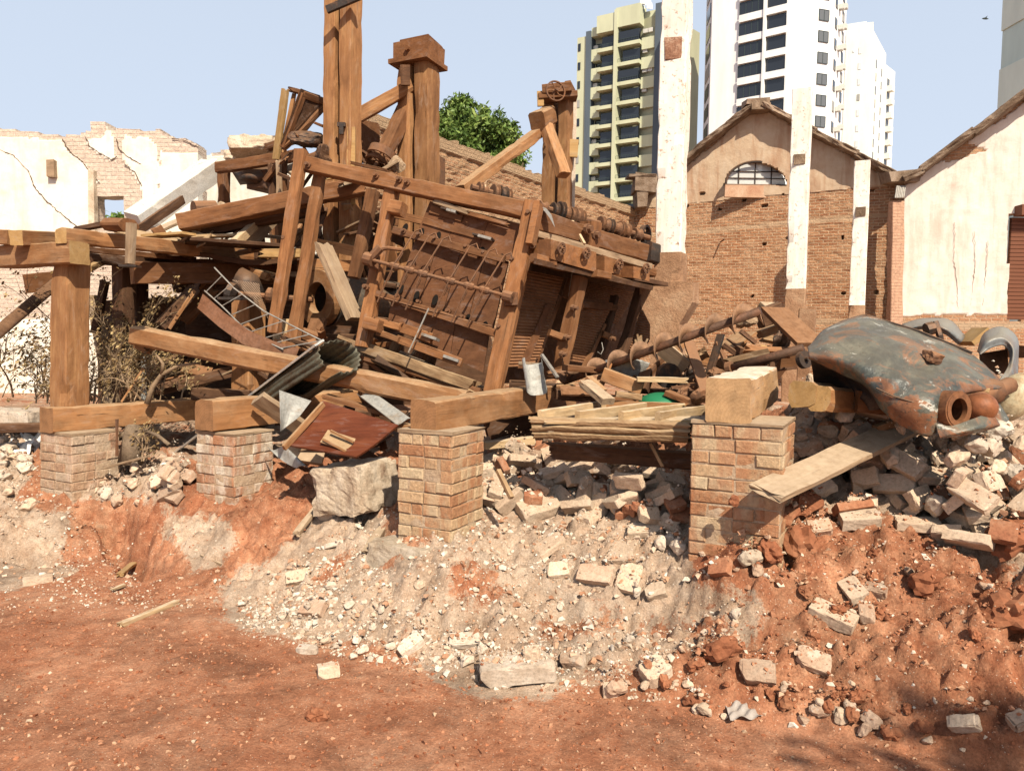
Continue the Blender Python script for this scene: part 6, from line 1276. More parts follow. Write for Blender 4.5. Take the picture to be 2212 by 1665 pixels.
mb = MB(); d0 = P(1213, 816, 7.6); mb.tube([d0, d0 + ax * .02], .055, 16); mb.build('end_disc', M_rust, au)
for (p0, p1, w_, h_, m_, nm, ct, l_) in (
    ((1487, 735, 7.3), (1531, 868, 6.7), .1, .03, M_rust, 'iron_bar', 'bar', 'flat rusty iron bar leaning under the screw conveyor'),
    ((1558, 722, 7.5), (1528, 820, 7.4), .08, .03, M_iron, 'iron_bar', 'bar', 'dark iron bar crossing behind the flat rusty one'),
    ((1548, 738, 7.5), (1574, 795, 7.4), .07, .03, M_rust, 'iron_bar', 'bar', 'short forked iron arm above the pipe bearing'),
    ((1480, 770, 7.9), (1560, 790, 7.9), .15, .1, M_tan, 'timber_scrap', 'board', 'tan board piece behind the iron bars'),
    ((1575, 792, 7.9), (1720, 772, 7.6), .05, .22, M_red, 'board', 'board', 'wide brown board lying behind the rusty pipe'),
    ((1672, 668, 7.6), (1752, 745, 7.0), .3, .04, M_red, 'board', 'board', 'propped brown board with holes beside the column foot'),
    ((1640, 690, 8.2), (1700, 668, 8.2), .25, .2, M_dark, 'timber_chunk', 'timber', 'dark timber chunk beyond the end of the screw conveyor'),
    ((1655, 660, 8.6), (1690, 690, 8.4), .25, .1, M_grey, 'board', 'board', 'dusty grey board end behind the propped board'),
    ((1640, 722, 7.8), (1700, 700, 7.8), .2, .08, M_tan, 'board', 'board', 'tan board wedged under the propped board'),
    ((1570, 752, 7.6), (1612, 718, 7.7), .3, .03, M_tan, 'box_lid', 'lid', 'square tan box lid tilted on edge below the flights'),
    ((1600, 715, 7.4), (1632, 740, 7.4), .07, .04, M_rust, 'iron_bar', 'bar', 'rusty flat bar on top of the tilted box lid'),
    ((1562, 745, 7.5), (1625, 790, 7.4), .08, .05, M_dark, 'batten', 'board', 'dark batten sloping from the lid to the pipe'),
    ((1640, 770, 7.4), (1672, 808, 7.2), .05, .03, M_red, 'batten', 'board', 'thin brown lath across the wide brown board'),
    ((1595, 760, 7.6), (1640, 812, 7.3), .04, .03, M_tan, 'batten', 'board', 'thin tan lath across the rusty pipe'),
    ((1303, 808, 7.2), (1388, 838, 7.1), .12, .13, M_tan, 'timber_scrap', 'board', 'tan cut timber with a pale top under the flights'),
    ((1262, 826, 6.9), (1314, 868, 6.6), .14, .06, M_grey, 'timber_scrap', 'board', 'grey plank end lying against the sill beam'),
    ((1268, 820, 7.1), (1300, 850, 7.0), .1, .1, M_tan, 'timber_scrap', 'board', 'short tan block under the lowest flight'),
    ((1376, 820, 7.0), (1487, 822, 7.0), .06, .05, M_pale, 'timber_scrap', 'board', 'pale split timber lying level below the conveyor'),
    ((1385, 845, 7.2), (1400, 800, 7.3), .12, .1, M_dark, 'timber_scrap', 'board', 'dark stub behind the pale split timber'),
    ((1420, 800, 7.5), (1470, 745, 7.6), .14, .05, M_tan, 'timber_scrap', 'board', 'tan stub beside the column foot'),
    ((1405, 848, 7.4), (1500, 852, 7.4), .3, .08, M_dark, 'timber_scrap', 'board', 'dark plank in shade behind the green dome'),
    ((1450, 838, 7.0), (1520, 828, 7.0), .03, .03, M_rust, 'iron_bar', 'bar', 'thin rusty rod near the foot of the flat bar'),
    ((1220, 795, 7.4), (1290, 800, 7.5), .16, .06, M_red, 'timber_scrap', 'board', 'brown board behind the first flights'),
    ((1120, 785, 7.6), (1165, 788, 7.6), .06, .03, M_grey, 'timber_scrap', 'board', 'grey slat behind the bent bucket'),
    ((1170, 765, 7.6), (1205, 815, 7.4), .03, .02, M_steel, 'iron_bar', 'bar', 'light steel strip standing by the bent bucket'),
    ((1100, 830, 7.9), (1200, 835, 7.9), .3, .08, M_dark, 'timber_scrap', 'board', 'dark board in shade behind the long sill beam'),
    ((1300, 860, 7.3), (1400, 862, 7.3), .35, .05, M_red, 'timber_scrap', 'board', 'reddish board flat behind the joist frame'),
    ((1200, 850, 7.5), (1300, 858, 7.5), .3, .1, M_dark, 'timber_scrap', 'board', 'shaded board behind the end of the long sill beam'),
    ((1440, 848, 6.9), (1490, 868, 6.8), .14, .05, M_red, 'timber_scrap', 'board', 'small reddish board right of the green dome'),
    ((1330, 850, 6.9), (1385, 858, 6.9), .1, .05, M_rot, 'timber_scrap', 'board', 'split brown stave left of the green dome')):
    T(l_, p0, p1, w_, h_, m_, name=nm, cat=ct, broken=random.choice((0, 0, 1, 2)))
mb = MB(); mb.tube([P(1572, 798, 7.1), P(1735, 752, 6.7)], .04, 12); pp_ = mb.build('pipe', M_aug2, smooth=True); tag(pp_, 'straight rusty pipe lying behind the squared block', 'pipe')
mb = MB(); mb.tube([P(1572, 798, 7.1), P(1582, 795, 7.07)], .07, 12); mb.build('pipe_flange', M_rust, pp_, Matrix.Identity(4))
mb = MB(); d0 = P(1732, 778, 6.6); mb.tube([d0, d0 + Vector((.02, -.04, .01))], px(19, 6.6), 20); mb.tube([d0, d0 + Vector((.035, -.07, .015))], .02, 8); tag(mb.build('iron_disc', M_iron), 'rusty iron disc between the pipe end and the car shell', 'disc')
mb = MB(); mb.tube([P(1440, 810, 7.2), P(1446, 812, 7.15)], .12, 16); tag(mb.build('iron_drum', M_iron), 'small dark drum end under the fifth flight', 'drum')
for (u, v, Y, d, y, l_, mt) in ((1368, 798, 7.4, (.34, .05, .26), .3, 'pale tin sheet folded below the middle flights', M_galv), (1340, 790, 7.5, (.26, .05, .22), -.3, 'grey tin piece behind the lower flights', M_galv), (1510, 856, 6.6, (.16, .1, .14), .2, 'rust eaten iron casting by the squared block', M_rust), (1655, 758, 7.4, (.18, .1, .09), .1, 'yellowish rag caught in the scrap', M_yel),
    (1500, 800, 7.5, (.2, .15, .2), .5, 'dark iron lump under the forked arm', M_iron), (1545, 808, 7.3, (.2, .15, .12), .2, 'rusty pipe bearing block', M_rust), (1690, 735, 7.3, (.3, .1, .18), .6, 'crumpled dark tin behind the pipe', M_iron), (1610, 690, 8.0, (.2, .2, .2), .4, 'dusty block beneath the last flight', M_grey), (1475, 850, 7.0, (.2, .1, .16), 1., 'round rusty plate beside the dark plank', M_rust)):
    stone_at('scrap_piece', u, v, Y, d, y, l_, 'scrap', mt, int(u), 12, (.5, .3), .15)
mb = MB()
for k in range(9): p = P(1373 + k * 2.2, 756, 8.0); mb.bar(p, p + Vector((random.uniform(-.05, .05), 0, random.uniform(.08, .17))), .015, .02)
tag(mb.build('splintered_stump', M_rot), 'bundle of torn splinters on a broken stump by the column', 'stump')
v, f = roll(P(1160, 845, 7.1), P(1150, 778, 7.3), .1, R(150), R(400), 3, .006, seed=3, up=Vector((.3, -1, 0))); c_ = sum(v, Vector()) / len(v); tag(link('bucket', mesh('bucket', [q - c_ for q in v], f, M_galv, True), None, Matrix.Translation(c_)), 'bent grey metal bucket by the machine corner leg', 'bucket')
gmt = NT('green_plastic', .5).col((.02, .17, .075)); me = rock_mesh('green_dome', (.34, .3, .17), gmt.mat, 3, 60, 3, .02); me.polygons.foreach_set('use_smooth', [True] * len(me.polygons))
tag(link('green_dome', me, None, Matrix.Translation(P(1428, 872, 7.0))), 'bright green plastic dome lying behind the joist frame', 'plastic dome')
# joist frame with rotten beam
jf = empty('joist_frame', P(1310, 930, 5.8), 'broken floor frame of pale joists on a rotten split beam', 'floor frame')
def rotten(p0, p1, w, h, mat, par, seed, amp=.02):
    M, L = frame(p0, p1); v, f = beam_geo(L, w, h, 60, .015, .004, seed, 3); out = []
    for q in v:
        lay = mnoise.noise(Vector((q.x * .7 + seed, q.z * 26, q.y * 5))); e = mnoise.noise(Vector((q.x * 6, q.z * 20, q.y * 20 + seed)))
        out.append(Vector((q.x, q.y * (1 + .18 * lay + .1 * e), q.z + amp * mnoise.noise(Vector((q.x * 1.6 + seed, 0, q.y * 3))) + .012 * e)))
    return link('rotten_beam', mesh('rotten_beam', out, f, mat), par, M)
for i, (dz, w_, h_) in enumerate(((24, .14, .055), (8, .17, .05), (-8, .15, .055), (16, .1, .04))): rotten(P(1146 + i * 4, 930 - dz, 5.95), P(1495, 941 - dz * .8, 5.55), w_, h_, M_rot, jf, 5 + i)
for (a, b, c, d) in ((1166, 890, 1312, 867), (1247, 892, 1400, 871), (1341, 893, 1481, 874), (1421, 895, 1530, 877)):
    beam('joist', P(a, b + 8, 5.95 - (a - 1166) * .0012), P(c, d + 6, 7.0 - (c - 1312) * .0012), .045, .08, M_pale, parent=jf, j=.004)
beam('back_rail', P(1300, 872, 6.95), P(1530, 880, 6.7), .03, .06, M_tan, parent=jf); beam('ceiling_lath', P(1180, 908, 5.95), P(1520, 905, 5.75), .3, .02, M_pale, parent=jf, broken=3)
T('dark second beam below the rotten split beam', (1180, 972, 6.3), (1500, 995, 5.9), .14, .13, M_dark, broken=1)
T('splinter hanging from the dark second beam', (1405, 958, 5.75), (1432, 1010, 5.7), .025, .02, M_rot, name='splinter', cat='splinter', broken=2)
T('yellow splinter standing up in front of the shaded bricks', (1076, 1015, 5.95), (1105, 1075, 5.8), .035, .03, M_rot, name='splinter', cat='splinter')
# logs and plank by the car
T('sawn yellow ended timber under the car shell, outer one', (1732, 852, 5.5), (1885, 860, 6.8), .2, .19, M_tan, endmat=M_yel, ch=.035)
T('sawn yellow ended timber under the car shell, inner one', (1770, 862, 5.42), (1925, 872, 6.4), .16, .18, M_tan, endmat=M_yel, ch=.025)
T('brown board on edge beside the yellow ended timbers', (1850, 868, 5.6), (1925, 873, 5.6), .06, .16, M_red, name='board', cat='board')
beam('leaning_plank', P(1650, 1066, 4.72), P(1952, 922, 5.75), .24, .035, M_grey, 'weathered plank leaning from the largest pier up to the bricks', 'plank', up=(-.25, -.45, .85), broken=1)
T('short board end poking out under the car nose', (1890, 925, 5.7), (1962, 900, 5.7), .1, .05, M_tan, name='board', cat='board')
# ================================================================ CAR SHELL
def bicubic(net, nu, nv):
    net = [[P(*q) for q in row] for row in net]; nr, nc = len(net), len(net[0])
    def cr(p, t):
        n_ = len(p) - 1; x = min(t * n_, n_ - 1e-6); i = int(x); f = x - i; a = p[i - 1] if i > 0 else p[0] * 2 - p[1]; b, c = p[i], p[i + 1]; d = p[i + 2] if i + 2 <= n_ else c * 2 - b
        return .5 * ((2 * b) + (c - a) * f + (2 * a - 5 * b + 4 * c - d) * f * f + (3 * b - a - 3 * c + d) * f ** 3)
    rows = [[cr(row, k / nv) for k in range(nv + 1)] for row in net]; out = []
    for i in range(nu + 1): out += [cr([r_[k] for r_ in rows], i / nu) for k in range(nv + 1)]
    return out, [(i * (nv + 1) + k, (i + 1) * (nv + 1) + k, (i + 1) * (nv + 1) + k + 1, i * (nv + 1) + k + 1) for i in range(nu) for k in range(nv)]
cm = NT('car_paint', .34, .1); o = cm.pos(); n1 = cm.noise(o, 3.2, 8, .7, .8); n2 = cm.noise(cm.map(o, (1, 1, 1), (5, 3, 2)), 6., 9, .72, .35); n3 = cm.noise(cm.map(o, (1, 1, 1), (9, 1, 4)), 2.6, 7, .7, .6)
c = cm.ramp(n3, [(.36, (.025, .03, .03)), (.47, (.05, .058, .053)), (.58, (.11, .112, .088)), (.66, (.2, .19, .145))]); c = cm.mix(cm.ramp(n1, [(.5, 0.), (.56, .9)]), c, cm.ramp(n3, [(.4, (.13, .055, .028)), (.6, (.28, .11, .045))])); c = cm.mix(cm.ramp(n2, [(.6, 0.), (.63, .85)]), c, cm.ramp(n3, [(.4, (.36, .38, .36)), (.6, (.58, .56, .48))])); c = cm.mix(cm.math('MULTIPLY', cm.ramp(cm.noise(o, 26, 7, .8), [(.56, 0.), (.62, 1.)]), .8), c, (.05, .035, .025))
nz = cm.n('SeparateXYZ', i_0=cm.n('NewGeometry').outputs['Normal']).outputs[2]; c = cm.mix(cm.math('MULTIPLY', cm.ramp(nz, [(.5, 0.), (1., .3)]), 1.), c, (.36, .3, .22)); cm.col(c); cm.L(cm.ramp(n1, [(.5, .42), (.62, .9)]), cm.b.inputs['Roughness'])
cm.b.inputs['Specular IOR Level'].default_value = .5; cm.bump(cm.noise(o, 11, 6, .65), .015, .5); M_car = cm.mat
cs = empty('car_shell', P(1950, 900, 5.4), 'wrecked grey green car front shell with rust patches lying on the bricks', 'car wreck')
NET = [[(1752, 748, 6.0), (1785, 713, 6.05), (1869, 687, 6.1), (1985, 722, 5.95), (2100, 768, 5.75), (2160, 830, 5.45)],
       [(1747, 752, 5.75), (1792, 724, 5.75), (1880, 708, 5.78), (1988, 745, 5.62), (2092, 790, 5.45), (2161, 833, 5.33)],
       [(1746, 760, 5.55), (1805, 745, 5.48), (1888, 745, 5.42), (1985, 775, 5.3), (2080, 815, 5.2), (2160, 836, 5.24)],
       [(1748, 768, 5.47), (1815, 768, 5.33), (1895, 790, 5.2), (1975, 812, 5.12), (2050, 838, 5.08), (2157, 839, 5.22)],
       [(1750, 771, 5.46), (1826, 785, 5.3), (1896, 826, 5.13), (1958, 848, 5.02), (2014, 860, 4.98), (2100, 841, 5.16)],
       [(1751, 772, 5.48), (1842, 800, 5.3), (1902, 858, 5.12), (1955, 885, 5.0), (2013, 885, 4.95), (2045, 845, 5.1)],
       [(1753, 774, 5.52), (1860, 822, 5.32), (1912, 886, 5.16), (1965, 925, 5.03), (2013, 938, 4.97), (2018, 868, 5.0)]]
v, f = bicubic(NET, 60, 80); v = [q + Vector((.3, -.8, .5)) * (.022 * mnoise.noise(q * 4.2) + .009 * mnoise.noise(q * 11) - .05 * math.exp(-((q - P(1840, 768, 5.35)).length / .12) ** 2) - .04 * math.exp(-((q - P(1985, 790, 5.2)).length / .1) ** 2)) for q in v]; c_ = sum(v, Vector()) / len(v); me = mesh('body_shell', [q - c_ for q in v], f, M_car, True); o = link('body_shell', me, cs, Matrix.Translation(c_)); sd = o.modifiers.new('t', 'SOLIDIFY'); sd.thickness = .012; sd.offset = 1
v, f = bicubic([[(1750, 772, 5.5), (1830, 788, 5.36), (1893, 840, 5.2), (1905, 880, 5.15)], [(1755, 800, 5.75), (1820, 820, 5.7), (1875, 850, 5.5), (1890, 885, 5.3)], [(1762, 825, 5.9), (1815, 845, 5.9), (1865, 862, 5.6), (1882, 886, 5.4)], [(1800, 770, 6.2), (1900, 790, 6.2), (1960, 820, 6.0), (1960, 880, 5.7)]], 16, 24)
link('wheel_arch_liner', mesh('wheel_arch_liner', v, f, M_iron, True), cs, Matrix.Identity(4))
mb = MB(); pts = [P(1839, 694, 6.1), P(1869, 685, 6.12), P(1985, 720, 5.96), P(2098, 766, 5.77)]; [mb.bar(p, q, .05, .05) for p, q in zip(pts[:-1], pts[1:])]; mb.build('lip_strip', M_iron, cs, Matrix.Identity(4))
hc = P(2062, 884, 4.97); hd_ = (Vector((.38, -.92, .02))).normalized(); hr = px(40, 5)
mb = MB(); mb.add(*ring(hc + hd_ * .03, -hd_, hr * 1.0, hr * .86, .26)); mb.add(*ring(hc + hd_ * .0, hd_, hr * .9, hr * .62, .035)); hl = mb.build('headlight_bucket', rusty('orange_rust', (.23, .1, .045), (.12, .055, .03), .45, .15, .6), cs, Matrix.Identity(4))
mb = MB(); mb.add(*ring(hc - hd_ * .16, -hd_, hr * .8, .005, .02)); mb.build('bulb_well', M_iron, hl, Matrix.Identity(4)); mb = MB(); mb.add(*ring(hc - hd_ * .08, -hd_, hr * .62, hr * .52, .1)); mb.build('inner_ring', M_iron, hl, Matrix.Identity(4))
me = rock_mesh('grille_knuckle', (.17, .16, .16), rusty('red_rust', (.26, .095, .04), (.16, .065, .03), .45, .1, .5), 8, 50, 2, .03); me.polygons.foreach_set('use_smooth', [True] * len(me.polygons)); link('grille_knuckle', me, cs, Matrix.Translation(P(2118, 880, 5.05)))
mb = MB(); mb.tube([P(2095, 868, 5.15), P(2140, 850, 5.25), P(2180, 832, 5.4)], .06, 10); mb.tube([P(2060, 855, 5.2), P(2150, 845, 5.3)], .09, 8); mb.build('grille_bar', M_rust, cs, Matrix.Identity(4), smooth=True)
v, f = bicubic([[(2018, 905, 4.98), (2050, 920, 4.92), (2100, 905, 4.95), (2140, 893, 5.0), (2160, 915, 5.0)], [(2030, 944, 4.9), (2070, 935, 4.86), (2110, 925, 4.88), (2140, 920, 4.93), (2160, 918, 4.98)], [(2032, 947, 4.95), (2075, 942, 4.92), (2115, 934, 4.95), (2145, 926, 5.0), (2160, 920, 5.05)]], 10, 24)
link('bumper_blade', mesh('bumper_blade', v, f, M_car, True), cs, Matrix.Identity(4))
stone_at('cap', 2018, 771, 5.28, (.15, .13, .07), 0, None, None, M_rust, 77, 14, (.5, .2), .2); o = bpy.data.objects['cap']; reparent(o, cs); o.name = 'crumpled_cap'
v, f = bicubic([[(2150, 860, 5.3), (2165, 880, 5.25), (2180, 905, 5.2)], [(2140, 875, 5.2), (2150, 900, 5.15), (2175, 912, 5.15)]], 6, 10); link('torn_flange', mesh('torn_flange', v, f, M_car, True), cs, Matrix.Identity(4))
mb = MB(); mb.tube([P(1893, 838, 5.1), P(1930, 856, 5.03), P(1970, 868, 4.97), P(2012, 876, 4.93)], .005, 5); mb.build('panel_seam', M_iron, cs, Matrix.Identity(4))
mb = MB(); mb.tube([P(2120, 843, 5.2), P(2135, 848, 5.18)], .03, 8); mb.build('indicator_stub', M_yel, cs, Matrix.Identity(4))
wr = empty('car_wreck', P(2020, 735, 7.2), 'crumpled grey car panel behind the big car shell', 'car wreck')
M_car2 = rusty('grey_paint', (.17, .18, .18), (.16, .085, .05), .45, .15, .42, (.3, .26, .2))
v, f = bicubic([[(1948, 700, 7.5), (1990, 688, 7.5), (2050, 690, 7.5), (2085, 725, 7.3)], [(1955, 708, 7.2), (2000, 700, 7.1), (2045, 706, 7.0), (2080, 735, 7.0)], [(1958, 714, 7.2), (2000, 712, 7.1), (2040, 722, 7.0), (2070, 745, 7.0)]], 14, 20)
o = link('panel', mesh('panel', v, f, M_car2, True), wr, Matrix.Identity(4)); sd = o.modifiers.new('t', 'SOLIDIFY'); sd.thickness = .01
v, f = bicubic([[(1960, 716, 7.4), (2000, 724, 7.4), (2040, 735, 7.4), (2075, 748, 7.3)], [(1965, 735, 7.5), (2000, 750, 7.5), (2050, 760, 7.5), (2090, 752, 7.3)]], 6, 8); link('dark_cavity', mesh('dark_cavity', v, f, M_iron, True), wr, Matrix.Identity(4))
mb = MB(); mb.tube([P(2020, 695, 7.0), P(2030, 725, 6.95), P(2033, 745, 6.95)], .03, 6); mb.tube([P(2000, 712, 7.0), P(2016, 708, 7.0)], .06, 8); mb.build('bent_strut', M_iron, wr, Matrix.Identity(4))
wr2 = empty('car_fender', P(2150, 800, 6.0), 'curled grey blue car fender arching over the shell nose at the edge', 'fender')
v, f = bicubic([[(2110, 760, 6.3), (2125, 720, 6.3), (2165, 705, 6.3), (2198, 730, 6.2), (2200, 780, 6.0), (2195, 820, 5.8), (2160, 845, 5.6)], [(2112, 760, 5.9), (2130, 732, 5.85), (2165, 722, 5.85), (2190, 745, 5.8), (2190, 785, 5.7), (2182, 815, 5.6), (2158, 838, 5.5)], [(2115, 765, 5.8), (2140, 752, 5.8), (2168, 745, 5.8), (2180, 762, 5.8), (2178, 788, 5.7), (2168, 808, 5.6), (2156, 825, 5.5)]], 16, 36)
o = link('fender_skin', mesh('fender_skin', v, f, M_car2, True), wr2, Matrix.Identity(4)); sd = o.modifiers.new('t', 'SOLIDIFY'); sd.thickness = .01
sheet('rust_plate', (P(2115, 765, 6.1), P(2175, 755, 6.1), P(2178, 805, 6.0), P(2120, 815, 6.0)), .01, M_rust, parent=wr2, nu=3, nv=3)
me = rock_mesh('pale_cylinder', (.2, .2, .3), rusty('yellowed_enamel', (.5, .42, .27), (.3, .16, .07), .46, .0, .35), 4, 60, 2, .08); me.polygons.foreach_set('use_smooth', [True] * len(me.polygons)); tag(link('enamel_housing', me, None, Matrix.Translation(P(2190, 858, 5.5)) @ Matrix.Rotation(.5, 4, 'Y')), 'yellowed enamel housing at the edge beside the shell nose', 'housing')
for (p0, p1, w_, h_, m_, l_) in (((2085, 742, 7.2), (2120, 712, 7.2), .25, .05, M_yel, 'yellow board leaning between car panel and fender'), ((2195, 760, 6.6), (2240, 760, 6.6), .3, .1, M_red, 'brown board at the edge beyond the fender'), ((2110, 940, 5.6), (2180, 925, 5.8), .05, .1, M_yel, 'yellowish board lying on bricks below the bumper')):
    T(l_, p0, p1, w_, h_, m_, name='board', cat='board')
# ================================================================ DRY BRUSH
M_twig = stony('dry_twig', [(.3, (.2, .13, .075)), (.6, (.34, .24, .15))], 8., .004); M_dleaf = NT('dry_leaf', .8); tt = M_dleaf.attr('tone'); M_dleaf.col(M_dleaf.ramp(tt, [(0., (.12, .07, .03)), (.5, (.26, .17, .075)), (1., (.42, .31, .15))])); M_dleaf = M_dleaf.mat
def dead_bush(base, n, hgt, spread, label, seed, leaves=1., cat='bush', lean=(0, 0)):
    r = random.Random(seed); rt = empty('dead_bush', base, label, cat); st = MB(); lv = MB()
    def grow(p, d, L, rad, dep):
        pts = [p]; k = 4
        for i in range(k):
            d = (d + Vector((r.gauss(0, .22), r.gauss(0, .22), r.gauss(0, .18) + .02))).normalized(); p = p + d * L / k; pts.append(p)
        st.tube(pts, rad, 4, cap=False, r1=rad * .55)
        if dep < 3:
            for q in range(r.choice((2, 3, 3))):
                i = r.randint(1, k); dd = (d + Vector((r.gauss(0, .7), r.gauss(0, .7), r.gauss(.1, .6)))).normalized(); grow(pts[i], dd, L * r.uniform(.5, .75), rad * .55, dep + 1)
        if dep >= 2:
            for q in range(int(r.uniform(2, 6) * leaves)):
                c = pts[-1] + Vector((r.gauss(0, 1), r.gauss(0, 1), r.gauss(0, 1))) * .035; a = Vector((r.gauss(0, 1), r.gauss(0, 1), r.gauss(0, 1))).normalized(); b = a.orthogonal().normalized(); c2 = a.cross(b); s = r.uniform(.012, .03)
                lv.add([c - b * s, c + c2 * s * .5 + a * s * .3, c + b * s, c - c2 * s * .5], [(0, 1, 2, 3)], r.random())
    for i in range(n):
        grow(Vector(base) + Vector((r.uniform(-1, 1) * spread, r.uniform(-1, 1) * spread * .6, 0)), Vector((r.gauss(lean[0], .45), r.gauss(lean[1], .3), 1)).normalized(), hgt * r.uniform(.45, .75), .009 * r.uniform(.7, 1.5), 0)
    st.build('stems', M_twig, rt, Matrix.Identity(4)); lv.build('dry_leaves', M_dleaf, rt, Matrix.Identity(4))
dead_bush(P(235, 870, 8.9), 17, 1.3, .35, 'tangled dead bush right of the thick post', 1, 1.6); dead_bush(P(60, 860, 9.6), 12, 1.0, .5, 'dead bush in front of the white wall left of the thick post', 2, 1.5); dead_bush(P(330, 865, 8.6), 8, .7, .3, 'low dead twigs under the rounded end of the fallen beam', 3, 1.)
dead_bush(P(150, 868, 9.4), 8, .6, .5, 'low dry twigs directly behind the thick post', 4, .8); dead_bush(P(300, 995, 7.9), 5, .35, .06, 'small dry twigs between the two dusty piers', 5, .4)
bt = empty('dead_branch', P(320, 870, 8.3), 'bare pale tree branch curving up under the fallen beam', 'branch'); mb = MB(); mb.tube([P(318, 872, 8.3), P(330, 835, 8.3), P(350, 808, 8.25), P(385, 790, 8.2), P(430, 784, 8.2)], .035, 8, r1=.012); mb.tube([P(350, 808, 8.25), P(352, 785, 8.2), P(338, 765, 8.2)], .025, 7, r1=.01); mb.build('limb', M_twig, bt, Matrix.Identity(4), smooth=True)
mb = MB(); mb.tube([P(282, 1000, 7.9), P(285, 955, 7.9), P(290, 925, 8.0)], [.13, .1, .09], 10); mb.tube([P(290, 930, 8), P(255, 945, 8)], .04, 7); mb.tube([P(300, 925, 8), P(340, 940, 7.8), P(365, 960, 7.7)], .02, 6); tag(mb.build('tree_stump', M_bark, smooth=True), 'dead tree stump between the two dusty piers', 'stump')
T('thin iron rod standing by the tree stump', (253, 905, 7.6), (253, 985, 7.6), .025, .025, M_rust, name='iron_rod', cat='rod'); T('thin board lying in front of the tree stump', (228, 1010, 7.7), (320, 985, 7.6), .06, .02, M_grey, name='batten', cat='board'); T('white pipe standing behind the dead twigs', (311, 870, 9.2), (311, 770, 9.3), .05, .05, M_white if 0 else M_galv, name='pipe', cat='pipe')
T('dark sleeper at the photo edge below the white slab', (-40, 925, 8.1), (110, 922, 8.3), .12, .1, M_dark); T('slanted stick in front of the dead bush', (262, 868, 8.4), (310, 795, 8.5), .025, .025, M_tan, name='stick', cat='stick')
for q, (u, v, l_) in enumerate(((30, 975, 'white cloth rag draped on the rubble at the edge'), (58, 955, 'white plastic rag beside the dusty pier'))):
    p = G(u, v); sheet('rag', (p + Vector((-.2, .1, .05)), p + Vector((.2, .12, .1)), p + Vector((.16, -.1, -.1)), p + Vector((-.18, -.12, -.05))), .003, NT('white_cloth', .8).col((.78, .76, .72)).mat, l_, 'rag', nu=14, nv=14, fn=lambda s, t: .05 * math.sin(s * 13 + 4 * t + q) * math.cos(t * 9 + q) + .03 * math.sin(s * 25))
# ================================================================ NAMED STONES AND BRICKS
BM = {}
def bmesh_(kind, i, brk):
    key = (kind, i, brk)
    if key not in BM:
        r = random.Random(hash(kind) % 97 + i * 7 + brk if False else i * 31 + brk * 5 + len(kind)); L = .25 * (1 if not brk else r.uniform(.5, .85)); d = (L, .122, .066)
        BM[key] = (brick_mesh('brick', *d, {'a': M_brick, 'rr': M_brickr, 'ppp': M_brickp}[kind], i * 13 + brk, brk), d)
    return BM[key]
RM = {}
def rmesh(mat, i, flat=1.):
    key = (mat.name, i, flat)
    if key not in RM: d = (.1, .1 * random.Random(i).uniform(.6, .95), .1 * random.Random(i + 5).uniform(.45, .8) * flat); RM[key] = (rock_mesh('stone', d, mat, i * 3 + 1, 14, 2, .06), d)
    return RM[key]
random.seed(11)
def slab(u, v, d, yaw, label, cat, mat, seed=None, name='slab', jag=.02, **k):
    return put(name, rough_box(name, d, mat, int(u) + int(v), 8, .004, min(.03, jag * 1.3), 1 if jag < .01 else 4, .9 if jag < .01 else .72, 14.), d, u, v, yaw, label, cat, **k)
slab(1310, 1010, (.62, .3, .07), R(-50), 'large dark slab tilted over the shaded bricks', 'slab', M_raw, tilt=.0)
slab(1120, 1468, (.46, .18, .13), R(4), 'long white plaster slab at the foot of the pale bank', 'slab', M_stone, name='plaster_slab', sink=-.05, tilt=.02)
slab(1160, 1095, (.34, .26, .1), R(30), 'big pale broken block on the bank right of the orange pier', 'block', M_brickp); slab(1260, 1088, (.36, .2, .08), R(-8), 'flat pale slab before the shaded bricks', 'slab', M_brickp)
slab(1190, 1200, (.24, .17, .05), R(20), 'thin angular slab half buried high on the pale bank', 'slab', M_brickp); slab(1345, 1205, (.24, .2, .05), R(60), 'thin rough slab above the leaning triangular one', 'slab', M_brickp)
slab(1360, 1262, (.22, .16, .05), R(65), 'triangular pale slab leaning beside the half buried brick', 'slab', M_brickp); slab(1395, 1160, (.27, .13, .06), R(-10), 'pinkish slab above the grey stones', 'slab', M_brickp)
slab(1290, 1250, (.26, .13, .07), R(-28), 'whole dusty brick half buried in the pale bank', 'brick', M_brick, name='brick', jag=.008)
slab(1205, 1238, (.16, .12, .06), R(10), 'grey brick half left of the whole dusty brick', 'brick', M_brickp, name='brick', jag=.01); slab(1417, 1285, (.14, .1, .05), R(5), 'small tan brick piece below the triangular slab', 'brick', M_brickp, name='brick', jag=.01)
slab(1797, 1335, (.27, .14, .075), R(-40), 'big white limed brick lying in red soil', 'brick', M_brickp, name='brick', jag=.008, tilt=.1); slab(1845, 1285, (.18, .12, .06), R(88), 'grey brick standing flat behind the white limed one', 'brick', M_brickp, name='brick', jag=.006)
slab(1872, 1335, (.12, .09, .06), R(70), 'small tan brick end beside the white limed brick', 'brick', M_brick, name='brick'); slab(1893, 1283, (.13, .09, .06), R(-40), 'orange brick chunk right of the standing grey brick', 'brick', M_brick, name='brick')
slab(1855, 1135, (.26, .13, .09), R(-5), 'grey faced brick stuck in the red soil', 'brick', M_galv if 0 else M_brickp, name='brick', jag=.004); slab(1845, 1100, (.26, .12, .06), R(0), 'dark red brick resting on the grey faced one', 'brick', M_brickr, name='brick', jag=.005, sink=.0)
slab(1770, 1150, (.15, .11, .06), R(4), 'tan brick piece under the plank foot', 'brick', M_brick, name='brick'); slab(1560, 1228, (.14, .11, .07), R(-20), 'red brick half below the largest pier', 'brick', M_brickr, name='brick', jag=.006)
